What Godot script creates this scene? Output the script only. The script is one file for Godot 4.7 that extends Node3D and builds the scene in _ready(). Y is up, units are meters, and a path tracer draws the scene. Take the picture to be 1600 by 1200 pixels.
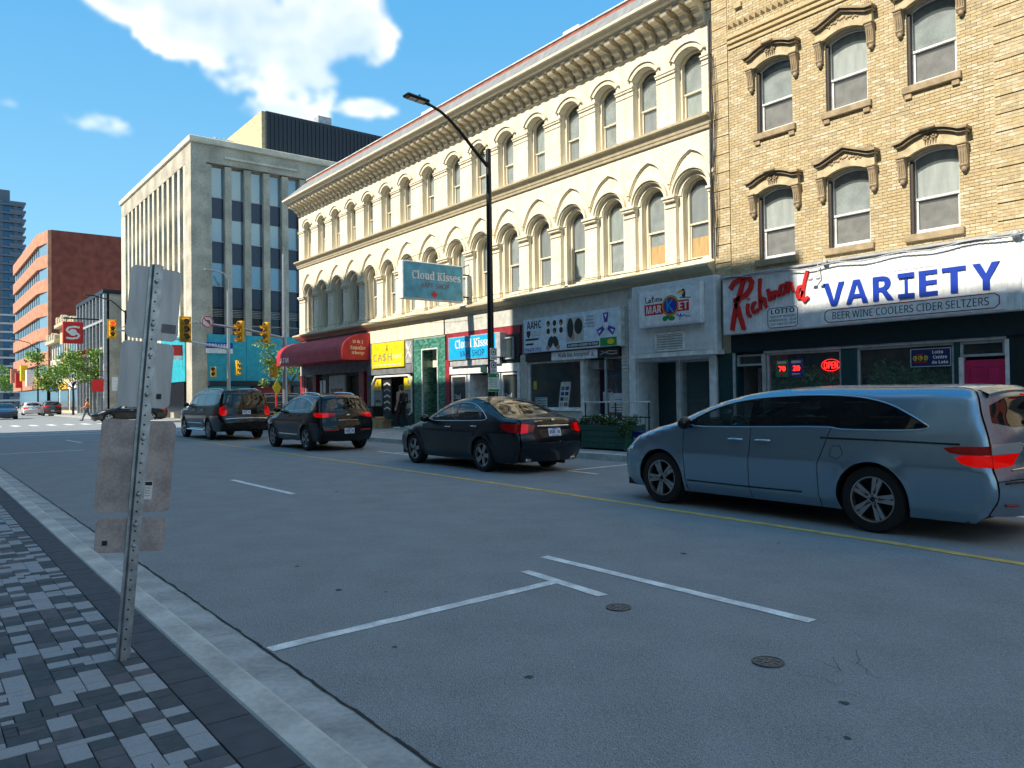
extends Node3D
# A downtown street: a three-storey cream arcade block and a yellow brick block across the road, traffic in the far lane.
const FX := 16.0            # the far-side building line
var M := {}
var T := {}
var rng := RandomNumberGenerator.new()
var used := {}
var mesh_cache := {}

class MB:
	var v := PackedVector3Array()
	var n := PackedVector3Array()
	var c := PackedColorArray()
	var col := Color(1, 1, 1)
	var tinted := false
	func tri(a: Vector3, b: Vector3, d: Vector3, na: Vector3, nb: Vector3, nd: Vector3) -> void:
		if (b - a).cross(d - a).dot(na + nb + nd) > 0.0:
			v.append(a); v.append(d); v.append(b)
			n.append(na); n.append(nd); n.append(nb)
		else:
			v.append(a); v.append(b); v.append(d)
			n.append(na); n.append(nb); n.append(nd)
		if tinted:
			c.append(col); c.append(col); c.append(col)
	func quad(a: Vector3, b: Vector3, d: Vector3, e: Vector3, nn: Vector3) -> void:
		tri(a, b, d, nn, nn, nn)
		tri(a, d, e, nn, nn, nn)
	func fquad(a: Vector3, b: Vector3, d: Vector3, e: Vector3, out: Vector3) -> void:
		var nn := (b - a).cross(e - a)
		if nn.length() < 1e-9: nn = (d - b).cross(e - b)
		nn = nn.normalized()
		if nn.dot(out) < 0.0: nn = -nn
		quad(a, b, d, e, nn)
	func box(ctr: Vector3, size: Vector3, b := Basis.IDENTITY) -> void:
		var h := size * 0.5
		for ax in 3:
			for sg in [-1.0, 1.0]:
				var nn := Vector3.ZERO; nn[ax] = sg
				var uu := Vector3.ZERO; uu[(ax + 1) % 3] = h[(ax + 1) % 3]
				var ww := Vector3.ZERO; ww[(ax + 2) % 3] = h[(ax + 2) % 3]
				var o := nn * h[ax]
				quad(ctr + b * (o - uu - ww), ctr + b * (o + uu - ww), ctr + b * (o + uu + ww), ctr + b * (o - uu + ww), b * nn)
	func cbox(ctr: Vector3, size: Vector3, ch: float, b := Basis.IDENTITY) -> void:
		var h := size * 0.5
		var k := h - Vector3(ch, ch, ch)
		for ax in 3:
			var a1 := (ax + 1) % 3
			var a2 := (ax + 2) % 3
			for sg in [-1.0, 1.0]:
				var p: Array[Vector3] = []
				for q in [[-1, -1], [1, -1], [1, 1], [-1, 1]]:
					var w := Vector3.ZERO
					w[ax] = sg * h[ax]; w[a1] = q[0] * k[a1]; w[a2] = q[1] * k[a2]
					p.append(ctr + b * w)
				var nn := Vector3.ZERO; nn[ax] = sg
				quad(p[0], p[1], p[2], p[3], b * nn)
			for s1 in [-1.0, 1.0]:
				for s2 in [-1.0, 1.0]:
					var e: Array[Vector3] = []
					for q in [[-1, 0], [1, 0], [1, 1], [-1, 1]]:
						var w := Vector3.ZERO
						w[ax] = q[0] * k[ax]
						w[a1] = s1 * (h[a1] if q[1] == 0 else k[a1])
						w[a2] = s2 * (k[a2] if q[1] == 0 else h[a2])
						e.append(ctr + b * w)
					var nn := Vector3.ZERO; nn[a1] = s1; nn[a2] = s2
					quad(e[0], e[1], e[2], e[3], b * nn.normalized())
		for sx in [-1.0, 1.0]:
			for sy in [-1.0, 1.0]:
				for sz in [-1.0, 1.0]:
					var s := Vector3(sx, sy, sz)
					var nn := b * s.normalized()
					tri(ctr + b * (s * Vector3(h.x, k.y, k.z)), ctr + b * (s * Vector3(k.x, h.y, k.z)), ctr + b * (s * Vector3(k.x, k.y, h.z)), nn, nn, nn)
	# a flat outline (a, b) laid on o + a*U + b*V and pushed along W from w0 to w1
	func prism(poly: PackedVector2Array, o: Vector3, U: Vector3, V: Vector3, W: Vector3, w0: float, w1: float, back := false, sides := true) -> void:
		var ix := Geometry2D.triangulate_polygon(poly)
		for k in range(0, ix.size(), 3):
			var a := poly[ix[k]]; var b := poly[ix[k + 1]]; var d := poly[ix[k + 2]]
			tri(o + U * a.x + V * a.y + W * w1, o + U * b.x + V * b.y + W * w1, o + U * d.x + V * d.y + W * w1, W, W, W)
			if back:
				tri(o + U * a.x + V * a.y + W * w0, o + U * b.x + V * b.y + W * w0, o + U * d.x + V * d.y + W * w0, -W, -W, -W)
		if not sides: return
		var sg := -1.0 if Geometry2D.is_polygon_clockwise(poly) else 1.0
		for k in poly.size():
			var a := poly[k]; var b := poly[(k + 1) % poly.size()]
			var e := b - a
			if e.length() < 1e-6: continue
			var nn := (U * e.y - V * e.x).normalized() * sg
			var pa := o + U * a.x + V * a.y; var pb := o + U * b.x + V * b.y
			quad(pa + W * w0, pb + W * w0, pb + W * w1, pa + W * w1, nn)
	func tube(pts: Array, r: float, sides := 8, r_end := -1.0, capped := true) -> void:
		var rings: Array = []
		var cen: Array[Vector3] = []
		var last := Vector3.ZERO
		var side := Vector3.ZERO
		for k in pts.size():
			var p: Vector3 = pts[k]
			var t: Vector3
			if k == 0: t = pts[1] - p
			elif k == pts.size() - 1: t = p - pts[k - 1]
			else: t = (pts[k + 1] - p).normalized() + (p - pts[k - 1]).normalized()
			t = t.normalized()
			if k == 0:
				side = t.cross(Vector3.UP if absf(t.y) < 0.9 else Vector3.RIGHT).normalized()
			else:
				side = (side - t * side.dot(t)).normalized()
			var up := side.cross(t)
			var rr := r if r_end < 0.0 else lerpf(r, r_end, float(k) / (pts.size() - 1))
			var ring: Array[Vector3] = []
			for j in sides:
				var a := TAU * j / sides
				ring.append(side * cos(a) * rr + up * sin(a) * rr)
			rings.append(ring); cen.append(p)
			last = t
		for k in pts.size() - 1:
			for j in sides:
				var j2 := (j + 1) % sides
				var a: Vector3 = rings[k][j]; var b: Vector3 = rings[k][j2]
				var d: Vector3 = rings[k + 1][j2]; var e: Vector3 = rings[k + 1][j]
				tri(cen[k] + a, cen[k] + b, cen[k + 1] + d, a.normalized(), b.normalized(), d.normalized())
				tri(cen[k] + a, cen[k + 1] + d, cen[k + 1] + e, a.normalized(), d.normalized(), e.normalized())
		if capped:
			for k in [0, pts.size() - 1]:
				var nn: Vector3 = (cen[0] - cen[1]).normalized() if k == 0 else last
				for j in range(1, sides - 1):
					tri(cen[k] + rings[k][0], cen[k] + rings[k][j], cen[k] + rings[k][j + 1], nn, nn, nn)
	# profile of (radius, height along local y)
	func lathe(prof: Array, x: Transform3D, seg := 24, arc := TAU) -> void:
		for k in prof.size() - 1:
			var p: Vector2 = prof[k]; var q: Vector2 = prof[k + 1]
			var e := q - p
			if e.length() < 1e-6: continue
			var nn := Vector2(e.y, -e.x).normalized()
			for j in seg:
				var a := arc * j / seg; var b := arc * (j + 1) / seg
				var ca := Vector3(cos(a), 0, sin(a)); var cb := Vector3(cos(b), 0, sin(b))
				var na := x.basis * (ca * nn.x + Vector3.UP * nn.y); var nb := x.basis * (cb * nn.x + Vector3.UP * nn.y)
				var p0 := x * (ca * p.x + Vector3.UP * p.y); var p1 := x * (cb * p.x + Vector3.UP * p.y)
				var q0 := x * (ca * q.x + Vector3.UP * q.y); var q1 := x * (cb * q.x + Vector3.UP * q.y)
				if p.x > 1e-5: tri(p0, p1, q1, na, nb, nb)
				if q.x > 1e-5: tri(p0, q1, q0, na, nb, na)
	func ball(ctr: Vector3, r: Vector3, seg := 10, b := Basis.IDENTITY) -> void:
		var rows := seg / 2 + 1
		for i in rows:
			for j in seg:
				var q: Array[Vector3] = []
				for w in [[i, j], [i + 1, j], [i + 1, j + 1], [i, j + 1]]:
					var th: float = PI * w[0] / rows; var ph: float = TAU * w[1] / seg
					q.append(Vector3(sin(th) * cos(ph), cos(th), sin(th) * sin(ph)))
				var pp: Array[Vector3] = []; var nn: Array[Vector3] = []
				for w in q:
					pp.append(ctr + b * (w * r)); nn.append((b * (w / r)).normalized())
				if i > 0: tri(pp[0], pp[1], pp[3], nn[0], nn[1], nn[3])
				if i < rows - 1: tri(pp[1], pp[2], pp[3], nn[1], nn[2], nn[3])
	# smooth surface through f(i, j)
	func grid(f: Callable, nu: int, nv: int, out := Vector3.ZERO, closed_u := false) -> void:
		var p: Array[Vector3] = []
		for i in nu + 1:
			for j in nv + 1: p.append(f.call(float(i) / nu, float(j) / nv))
		var nn: Array[Vector3] = []
		var w := nv + 1
		for i in nu + 1:
			for j in w:
				var i0 := maxi(i - 1, 0); var i1 := mini(i + 1, nu)
				if closed_u and (i == 0 or i == nu): i0 = nu - 1; i1 = 1
				var du := p[i1 * w + j] - p[i0 * w + j]
				var dv := p[i * w + mini(j + 1, nv)] - p[i * w + maxi(j - 1, 0)]
				var q := du.cross(dv)
				q = q.normalized() if q.length() > 1e-12 else Vector3.UP
				nn.append(q)
		var flip := 1.0
		if out != Vector3.ZERO:
			var acc := 0.0
			for q in nn: acc += q.dot(out)
			flip = 1.0 if acc >= 0.0 else -1.0
		for i in nu:
			for j in nv:
				var a := i * w + j; var b := a + w
				tri(p[a], p[b], p[b + 1], nn[a] * flip, nn[b] * flip, nn[b + 1] * flip)
				tri(p[a], p[b + 1], p[a + 1], nn[a] * flip, nn[b + 1] * flip, nn[a + 1] * flip)
	func mesh(off := Vector3.ZERO) -> ArrayMesh:
		var arr := []
		arr.resize(Mesh.ARRAY_MAX)
		if off != Vector3.ZERO:
			for k in v.size(): v[k] -= off
		arr[Mesh.ARRAY_VERTEX] = v
		arr[Mesh.ARRAY_NORMAL] = n
		if tinted: arr[Mesh.ARRAY_COLOR] = c
		var m := ArrayMesh.new()
		m.add_surface_from_arrays(Mesh.PRIMITIVE_TRIANGLES, arr)
		return m

# ---------------------------------------------------------------- naming and parenting
func numbered(called: String) -> String:
	var k: int = used.get(called, -1) + 1
	used[called] = k
	return called if k == 0 else "%s_%03d" % [called, k]

func tag(o: Node, label: String, category: String, group := "", kind := "") -> Node:
	if label: o.set_meta("label", label)
	if category: o.set_meta("category", category)
	if group: o.set_meta("group", group)
	if kind: o.set_meta("kind", kind)
	return o

func thing(called: String, label: String, category: String, at := Vector3.ZERO, group := "", turn := 0.0) -> Node3D:
	var o := Node3D.new()
	o.name = numbered(called)
	add_child(o, true)
	o.position = at
	o.rotation.y = turn
	tag(o, label, category, group)
	return o

func struct(called: String, at := Vector3.ZERO) -> Node3D:
	var o := Node3D.new()
	o.name = numbered(called)
	add_child(o, true)
	o.position = at
	o.set_meta("kind", "structure")
	return o

func put(mesh: Mesh, called: String, mat: Material, parent: Node, at := Vector3.ZERO, b := Basis.IDENTITY) -> MeshInstance3D:
	var o := MeshInstance3D.new()
	o.name = numbered(called) if parent == self else called
	o.mesh = mesh
	o.material_override = mat
	o.transform = Transform3D(b, at)
	parent.add_child(o, true)
	return o

# a mesh whose points are world positions, under a thing that stands somewhere (unturned)
func wput(mb: MB, called: String, mat: Material, parent: Node) -> MeshInstance3D:
	var off := Vector3.ZERO
	var p := parent
	while p != self and p is Node3D:
		off += (p as Node3D).position
		p = p.get_parent()
	return put(mb.mesh(off), called, mat, parent)

func wat(parent: Node, at: Vector3) -> Vector3:
	var p := parent
	while p != self and p is Node3D:
		at -= (p as Node3D).position
		p = p.get_parent()
	return at

func F(s: float, y: float, d := 0.0) -> Vector3: return Vector3(FX - d, y, -s)
const FU := Vector3(0, 0, -1)
const FV := Vector3(0, 1, 0)
const FW := Vector3(-1, 0, 0)
# facade helpers: s runs along the street away from the camera, d out of the wall into the street
func fp(mb: MB, poly: PackedVector2Array, d0: float, d1: float, back := false, sides := true) -> void:
	mb.prism(poly, Vector3(FX, 0, 0), FU, FV, FW, d0, d1, back, sides)
func fb(mb: MB, s0: float, s1: float, y0: float, y1: float, d0: float, d1: float, ch := 0.0) -> void:
	var ctr := Vector3(FX - (d0 + d1) * 0.5, (y0 + y1) * 0.5, -(s0 + s1) * 0.5)
	var sz := Vector3(absf(d1 - d0), absf(y1 - y0), absf(s1 - s0))
	if ch > 0.0: mb.cbox(ctr, sz, minf(ch, minf(sz.x, minf(sz.y, sz.z)) * 0.45))
	else: mb.box(ctr, sz)
func rect(a0: float, a1: float, b0: float, b1: float) -> PackedVector2Array:
	return PackedVector2Array([Vector2(a0, b0), Vector2(a1, b0), Vector2(a1, b1), Vector2(a0, b1)])
func arch(cs: float, hw: float, y0: float, ys: float, rise: float, seg := 14) -> PackedVector2Array:
	# an opening: straight jambs to ys, then a segmental or half-round head of that rise
	var p := PackedVector2Array([Vector2(cs - hw, y0), Vector2(cs + hw, y0)])
	var r := (hw * hw + rise * rise) / (2.0 * rise)
	var a := asin(clampf(hw / r, -1, 1))
	if rise > hw: a = PI - a
	for k in seg + 1:
		var t := lerpf(a, -a, float(k) / seg)
		p.append(Vector2(cs + sin(t) * r, ys + rise - r + cos(t) * r))
	return p
func ring(cs: float, cy: float, r0: float, r1: float, a0: float, a1: float, seg := 18) -> PackedVector2Array:
	var p := PackedVector2Array()
	for k in seg + 1:
		var t := lerpf(a0, a1, float(k) / seg)
		p.append(Vector2(cs + cos(t) * r1, cy + sin(t) * r1))
	for k in seg + 1:
		var t := lerpf(a1, a0, float(k) / seg)
		p.append(Vector2(cs + cos(t) * r0, cy + sin(t) * r0))
	return p
func stroke(pts: Array, w: float) -> Array:
	var out: Array = []
	var holes: Array = []
	for q in Geometry2D.offset_polyline(PackedVector2Array(pts), w * 0.5, Geometry2D.JOIN_ROUND, Geometry2D.END_ROUND):
		if Geometry2D.is_polygon_clockwise(q): holes.append(q)
		else: out.append(q)
	for h in holes:          # a loop: join outline and hole by a cut
		var o: PackedVector2Array = out[0]
		var bi := 0; var bj := 0; var best := 1e9
		for i in o.size():
			for j in h.size():
				if o[i].distance_to(h[j]) < best: best = o[i].distance_to(h[j]); bi = i; bj = j
		var p := PackedVector2Array()
		for i in o.size() + 1: p.append(o[(bi + i) % o.size()])
		for j in h.size() + 1: p.append(h[(bj + j) % h.size()])
		out[0] = p
	return out
func ellipse(cx: float, cy: float, rx: float, ry: float, seg := 20) -> PackedVector2Array:
	var p := PackedVector2Array()
	for k in seg: p.append(Vector2(cx + cos(TAU * k / seg) * rx, cy + sin(TAU * k / seg) * ry))
	return p

# one storey of wall: its face pierced by openings (all in one row) and the reveals behind them
func wall_row(mb: MB, s0: float, s1: float, y0: float, y1: float, ops: Array, d: float, depth: float) -> void:
	var cuts := [s0]
	for k in ops.size():
		var bb := bounds(ops[k])
		if k > 0:
			cuts.append((bounds(ops[k - 1]).end.x + bb.position.x) * 0.5)
		cuts.append(bb.get_center().x)
	cuts.append(s1)
	for k in cuts.size() - 1:
		var polys: Array = [rect(cuts[k], cuts[k + 1], y0, y1)]
		if ops.size() > 0:
			var oi := clampi(k / 2, 0, ops.size() - 1)
			polys = Geometry2D.clip_polygons(polys[0], ops[oi])
		for q in polys: fp(mb, q, d, d, false, false)
	for op in ops:
		var sg := 1.0 if Geometry2D.is_polygon_clockwise(op) else -1.0
		for k in op.size():
			var a: Vector2 = op[k]; var b: Vector2 = op[(k + 1) % op.size()]
			var e := b - a
			var nn := (FU * e.y - FV * e.x).normalized() * sg
			mb.quad(F(a.x, a.y, d), F(b.x, b.y, d), F(b.x, b.y, d - depth), F(a.x, a.y, d - depth), nn)
func bounds(p: PackedVector2Array) -> Rect2:
	var r := Rect2(p[0], Vector2.ZERO)
	for q in p: r = r.expand(q)
	return r

# courses of bricks on a wall; returns the whole bricks as [s, y] so that the nearest can be laid one by one
func lay_bricks(mb: MB, s0: float, s1: float, y0: float, y1: float, ops: Array, d0: float, d1: float, bl: float, bh: float, joint: float, tones: Array, keep = null) -> Array:
	var whole := []
	var obs: Array[Rect2] = []
	for op in ops: obs.append(bounds(op))
	var row := 0
	var y := y0
	mb.tinted = true
	while y + bh * 0.6 < y1:
		var yt := minf(y + bh - joint, y1)
		var s := s0 - (bl * 0.5 if row % 2 == 1 else 0.0)
		while s < s1 - 0.01:
			var a := maxf(s, s0); var b := minf(s + bl - joint, s1)
			s += bl
			if b - a < 0.02: continue
			var r := Rect2(a, y, b - a, yt - y)
			var hit := -1
			for k in obs.size():
				if obs[k].intersects(r): hit = k; break
			mb.col = tones[rng.randi() % tones.size()]
			if rng.randf() < 0.5: mb.col = mb.col.lerp(tones[rng.randi() % tones.size()], 0.5)
			var dd := d1 + rng.randf_range(-0.0025, 0.0025)
			if hit < 0:
				if keep != null and b - a > bl - joint - 0.001 and keep.call(a, y):
					whole.append([a, y, dd])
					continue
				mb.quad(F(a, y, dd), F(b, y, dd), F(b, yt, dd), F(a, yt, dd), FW)
				mb.quad(F(a, yt, dd), F(b, yt, dd), F(b, yt, d0), F(a, yt, d0), Vector3.UP)
				mb.quad(F(a, y, dd), F(b, y, dd), F(b, y, d0), F(a, y, d0), Vector3.DOWN)
				mb.quad(F(a, y, dd), F(a, yt, dd), F(a, yt, d0), F(a, y, d0), -FU)
				mb.quad(F(b, y, dd), F(b, yt, dd), F(b, yt, d0), F(b, y, d0), FU)
			else:
				var c: Vector2 = r.get_center()
				for q in Geometry2D.clip_polygons(rect(a, b, y, yt), ops[hit]):
					fp(mb, q, d0, dd)
		y += bh
		row += 1
	return whole

# ---------------------------------------------------------------- lettering
func text_mesh(txt: String, face: String, weight := 400) -> TextMesh:
	var f := SystemFont.new()
	f.font_names = PackedStringArray([face])
	f.font_weight = weight
	var t := TextMesh.new()
	t.text = txt
	t.font = f
	t.font_size = 48
	t.pixel_size = 0.01
	t.depth = 0.04
	t.curve_step = 2.0
	return t
# lettering stretched to w x h, centred on `at`, with the given right / up / out directions
func letters(parent: Node, txt: String, at: Vector3, w: float, h: float, right: Vector3, out: Vector3, mat: Material, depth := 0.012, face := "Droid Sans", weight := 400, up := Vector3.UP) -> MeshInstance3D:
	var t := text_mesh(txt, face, weight)
	var bb := t.get_aabb()
	if bb.size.x < 0.001: bb = AABB(Vector3(-0.5, -0.2, 0), Vector3(1, 0.4, 0.04))
	var sx := w / bb.size.x; var sy := h / bb.size.y
	var b := Basis(right * sx, up * sy, out * (depth / 0.04))
	var c := bb.get_center()
	var o := put(t, "lettering", mat, parent, Vector3.ZERO, b)
	o.position = at - b * Vector3(c.x, c.y, 0)
	return o
func fletters(parent: Node, txt: String, s: float, y: float, d: float, w: float, h: float, mat: Material, depth := 0.012, face := "Droid Sans", weight := 400) -> MeshInstance3D:
	return letters(parent, txt, wat(parent, F(s, y, d)), w, h, -FU, FW, mat, depth, face, weight)

# ---------------------------------------------------------------- materials
func lin(r: float, g: float, b: float) -> Color: return Color(r, g, b).linear_to_srgb()
func mat(id: String, c: Color, rough := 0.8, metal := 0.0, tex := "", scale := 1.0, bump := 0.0) -> StandardMaterial3D:
	var m := StandardMaterial3D.new()
	m.resource_name = id
	if tex:
		var k := c.srgb_to_linear() * 1.27
		k.a = c.a
		m.albedo_color = k.linear_to_srgb()
	else:
		m.albedo_color = c
	m.roughness = rough
	m.metallic = metal
	if tex:
		m.albedo_texture = T[tex]
		m.uv1_triplanar = true
		m.uv1_world_triplanar = true
		m.uv1_scale = Vector3.ONE * scale
		if bump > 0.0:
			m.normal_enabled = true
			m.normal_texture = T[tex + "_n"]
			m.normal_scale = bump
	M[id] = m
	return m
func glassy(id: String, c: Color, alpha: float, rough := 0.02) -> StandardMaterial3D:
	var m := mat(id, Color(c.r, c.g, c.b, alpha), rough)
	m.transparency = BaseMaterial3D.TRANSPARENCY_ALPHA
	m.metallic_specular = 0.6
	return m
func glow(id: String, c: Color, e: float) -> StandardMaterial3D:
	var m := mat(id, c, 0.5)
	m.emission_enabled = true
	m.emission = c
	m.emission_energy_multiplier = e
	return m
func vc(id: String, rough := 0.85, tex := "", scale := 1.0, bump := 0.0) -> StandardMaterial3D:
	var m := mat(id, Color.WHITE, rough, 0.0, tex, scale, bump)
	m.vertex_color_use_as_albedo = true
	return m

# a tiling grey picture: soft patches, grain and specks, each with its own strength, around white
func make_tex(id: String, size: int, patch_f: float, patch: float, grain_f: float, grain: float, specks := 0.0, streak := 1.0, sd := 1) -> void:
	var a := FastNoiseLite.new(); a.seed = sd; a.noise_type = FastNoiseLite.TYPE_SIMPLEX_SMOOTH; a.frequency = patch_f; a.fractal_octaves = 4
	var b := FastNoiseLite.new(); b.seed = sd + 7; b.noise_type = FastNoiseLite.TYPE_SIMPLEX; b.frequency = grain_f; b.fractal_octaves = 2
	var ia := a.get_seamless_image(size, int(size * streak) if streak < 1.0 else size, false, false, 0.1, true)
	if streak < 1.0: ia.resize(size, size)
	var ib := b.get_seamless_image(size, size, false, false, 0.1, true)
	ia.convert(Image.FORMAT_L8); ib.convert(Image.FORMAT_L8)
	var da := ia.get_data(); var db := ib.get_data()
	var out := PackedByteArray(); out.resize(size * size)
	var r := RandomNumberGenerator.new(); r.seed = sd
	for k in size * size:
		var x := 0.9 + (da[k] / 255.0 - 0.5) * patch + (db[k] / 255.0 - 0.5) * grain
		if specks > 0.0:
			x += (r.randf() - 0.5) * specks
		out[k] = int(clampf(x, 0.0, 1.0) * 255.0)
	var im := Image.create_from_data(size, size, false, Image.FORMAT_L8, out)
	var rgb := im.duplicate() as Image
	rgb.convert(Image.FORMAT_RGB8)
	T[id] = ImageTexture.create_from_image(rgb)
	var nm := im.duplicate() as Image
	nm.convert(Image.FORMAT_RGBA8)
	nm.bump_map_to_normal_map(4.0)
	T[id + "_n"] = ImageTexture.create_from_image(nm)

func _ready() -> void:
	rng.seed = 21
	var t0 := Time.get_ticks_msec()
	build_view()
	make_materials()
	print("materials ", Time.get_ticks_msec() - t0)
	build_ground()
	build_brick_building()
	print("brick ", Time.get_ticks_msec() - t0)
	build_cream_building()
	print("cream ", Time.get_ticks_msec() - t0)
	build_shopfronts()
	build_beyond()
	build_near_side()
	print("buildings ", Time.get_ticks_msec() - t0)
	build_signs()
	build_vehicles()
	print("vehicles ", Time.get_ticks_msec() - t0)
	build_street_furniture()
	build_plants()
	build_people()
	print("done ", Time.get_ticks_msec() - t0)

func build_view() -> void:
	var cam := Camera3D.new()
	cam.name = "camera"
	cam.fov = 53.13
	cam.near = 0.05
	cam.far = 2000.0
	cam.position = Vector3(0, 1.5, 0)
	cam.rotation_degrees = Vector3(0.9185, -38.168, -0.745)
	add_child(cam)
	cam.current = true
	var we := WorldEnvironment.new()
	we.name = "world_environment"
	var e := Environment.new()
	e.background_mode = Environment.BG_SKY
	e.tonemap_mode = Environment.TONE_MAPPER_LINEAR
	e.tonemap_exposure = 3.05
	e.sdfgi_enabled = true
	e.ssao_enabled = true
	e.ssil_enabled = true
	e.fog_enabled = false
	e.fog_density = 0.0005
	e.fog_light_color = Color(0.75, 0.86, 0.97)
	var sk := ProceduralSkyMaterial.new()
	sk.sky_top_color = lin(0.023, 0.132, 0.275)
	sk.sky_horizon_color = lin(0.17, 0.32, 0.40)
	sk.sky_curve = 0.19
	sk.ground_bottom_color = lin(0.16, 0.17, 0.18)
	sk.ground_horizon_color = lin(0.3, 0.36, 0.42)
	sk.sun_angle_max = 12.0
	sk.sun_curve = 0.08
	sk.sky_cover = clouds()
	sk.sky_cover_modulate = Color(1, 1, 1, 1)
	var sky := Sky.new()
	sky.sky_material = sk
	e.sky = sky
	e.background_energy_multiplier = 1.0
	we.environment = e
	add_child(we)
	var sun := DirectionalLight3D.new()
	sun.name = "sun"
	sun.light_energy = 0.78
	sun.light_color = Color(1.0, 0.96, 0.89)
	sun.light_angular_distance = 0.55
	sun.shadow_enabled = true
	add_child(sun)
	var dir := Vector3(cos(deg_to_rad(40.0)), -sin(deg_to_rad(40.0)), 0.05)
	sun.look_at_from_position(Vector3.ZERO, dir.normalized(), Vector3.UP)

# fair-weather cumulus as light added to the blue: rounded heaps, flatter below
func clouds() -> ImageTexture:
	var w := 1536
	var h := 768
	var big := FastNoiseLite.new(); big.seed = 4; big.noise_type = FastNoiseLite.TYPE_SIMPLEX_SMOOTH; big.frequency = 1.0; big.fractal_octaves = 2
	var fine := FastNoiseLite.new(); fine.seed = 9; fine.noise_type = FastNoiseLite.TYPE_SIMPLEX_SMOOTH; fine.frequency = 1.0; fine.fractal_octaves = 6; fine.fractal_gain = 0.55
	var im := Image.create(w, h, false, Image.FORMAT_RGBAF)
	# the heaps: compass bearing (degrees right of the street), height, half-sizes, strength
	var heaps := [[12.0, 25.6, 3.0, 1.8, 1.25], [15.5, 24.8, 3.0, 2.6, 1.35], [19.5, 24.0, 3.2, 3.6, 1.35], [23.0, 23.6, 3.0, 3.8, 1.3], [26.0, 25.2, 3.0, 2.6, 1.25], [21.5, 19.6, 2.6, 1.3, 1.05], [27.6, 20.4, 1.8, 0.6, 0.95], [18, 30, 8, 3.5, 1.1], [9.5, 17.6, 1.8, 0.6, 0.8], [4.8, 18.2, 0.7, 0.45, 0.7]]
	var r := RandomNumberGenerator.new(); r.seed = 12
	for k in 44:
		var az := r.randf_range(80, 335); var el := r.randf_range(10, 62)
		var q := r.randf_range(3.5, 9.0)
		heaps.append([az, el, q * 1.5 / cos(deg_to_rad(el)), q * 0.7, r.randf_range(0.8, 1.1)])
		heaps.append([az + q * 1.3, el + q * 0.3, q / cos(deg_to_rad(el)), q * 0.6, r.randf_range(0.8, 1.1)])
	var sums := PackedFloat32Array(); sums.resize(w * h)
	for b in heaps:
		var cx := int(b[0] / 360.0 * w)
		var cy := int((0.5 - b[1] / 180.0) * h)
		var rx := int(b[2] * 2.0 / 360.0 * w) + 2
		var ry := int(b[3] * 2.0 / 180.0 * h) + 2
		for j in range(maxi(cy - ry, 0), mini(cy + ry, h / 2 - 4)):
			var el: float = (0.5 - (j + 0.5) / h) * 180.0
			var v: float = (el - b[1]) / b[3]
			if v < 0.0: v *= 1.35
			for i in range(cx - rx, cx + rx):
				var az: float = (i + 0.5) / w * 360.0
				var u: float = (az - b[0]) / b[2]
				var q: float = u * u + v * v
				if q < 4.0:
					var kk := j * w + posmod(i, w)
					sums[kk] = maxf(sums[kk], b[4] * (1.0 - q / 1.9))
	for j in h / 2:
		var el := (0.5 - (j + 0.5) / h) * PI
		for i in w:
			var s := sums[j * w + i]
			if s <= -0.9 or s == 0.0: continue
			var az := (i + 0.5) / w * TAU
			var p := Vector3(sin(az) * cos(el), sin(el) * 1.4, -cos(az) * cos(el))
			var f := fine.get_noise_3dv(p * 9.0)
			var g := big.get_noise_3dv(p * 5.0)
			var a := smoothstep(-0.05, 0.62, s + f * 1.5 + g * 0.25 - 0.16)
			if a <= 0.0: continue
			var body := clampf(1.0 - 0.42 * smoothstep(0.35, 1.15, s + g * 0.6) + f * 0.45, 0.4, 1.1)
			im.set_pixel(i, j, Color(body * 0.34, body * 0.235, body * 0.085, a))
	return ImageTexture.create_from_image(im)

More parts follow.
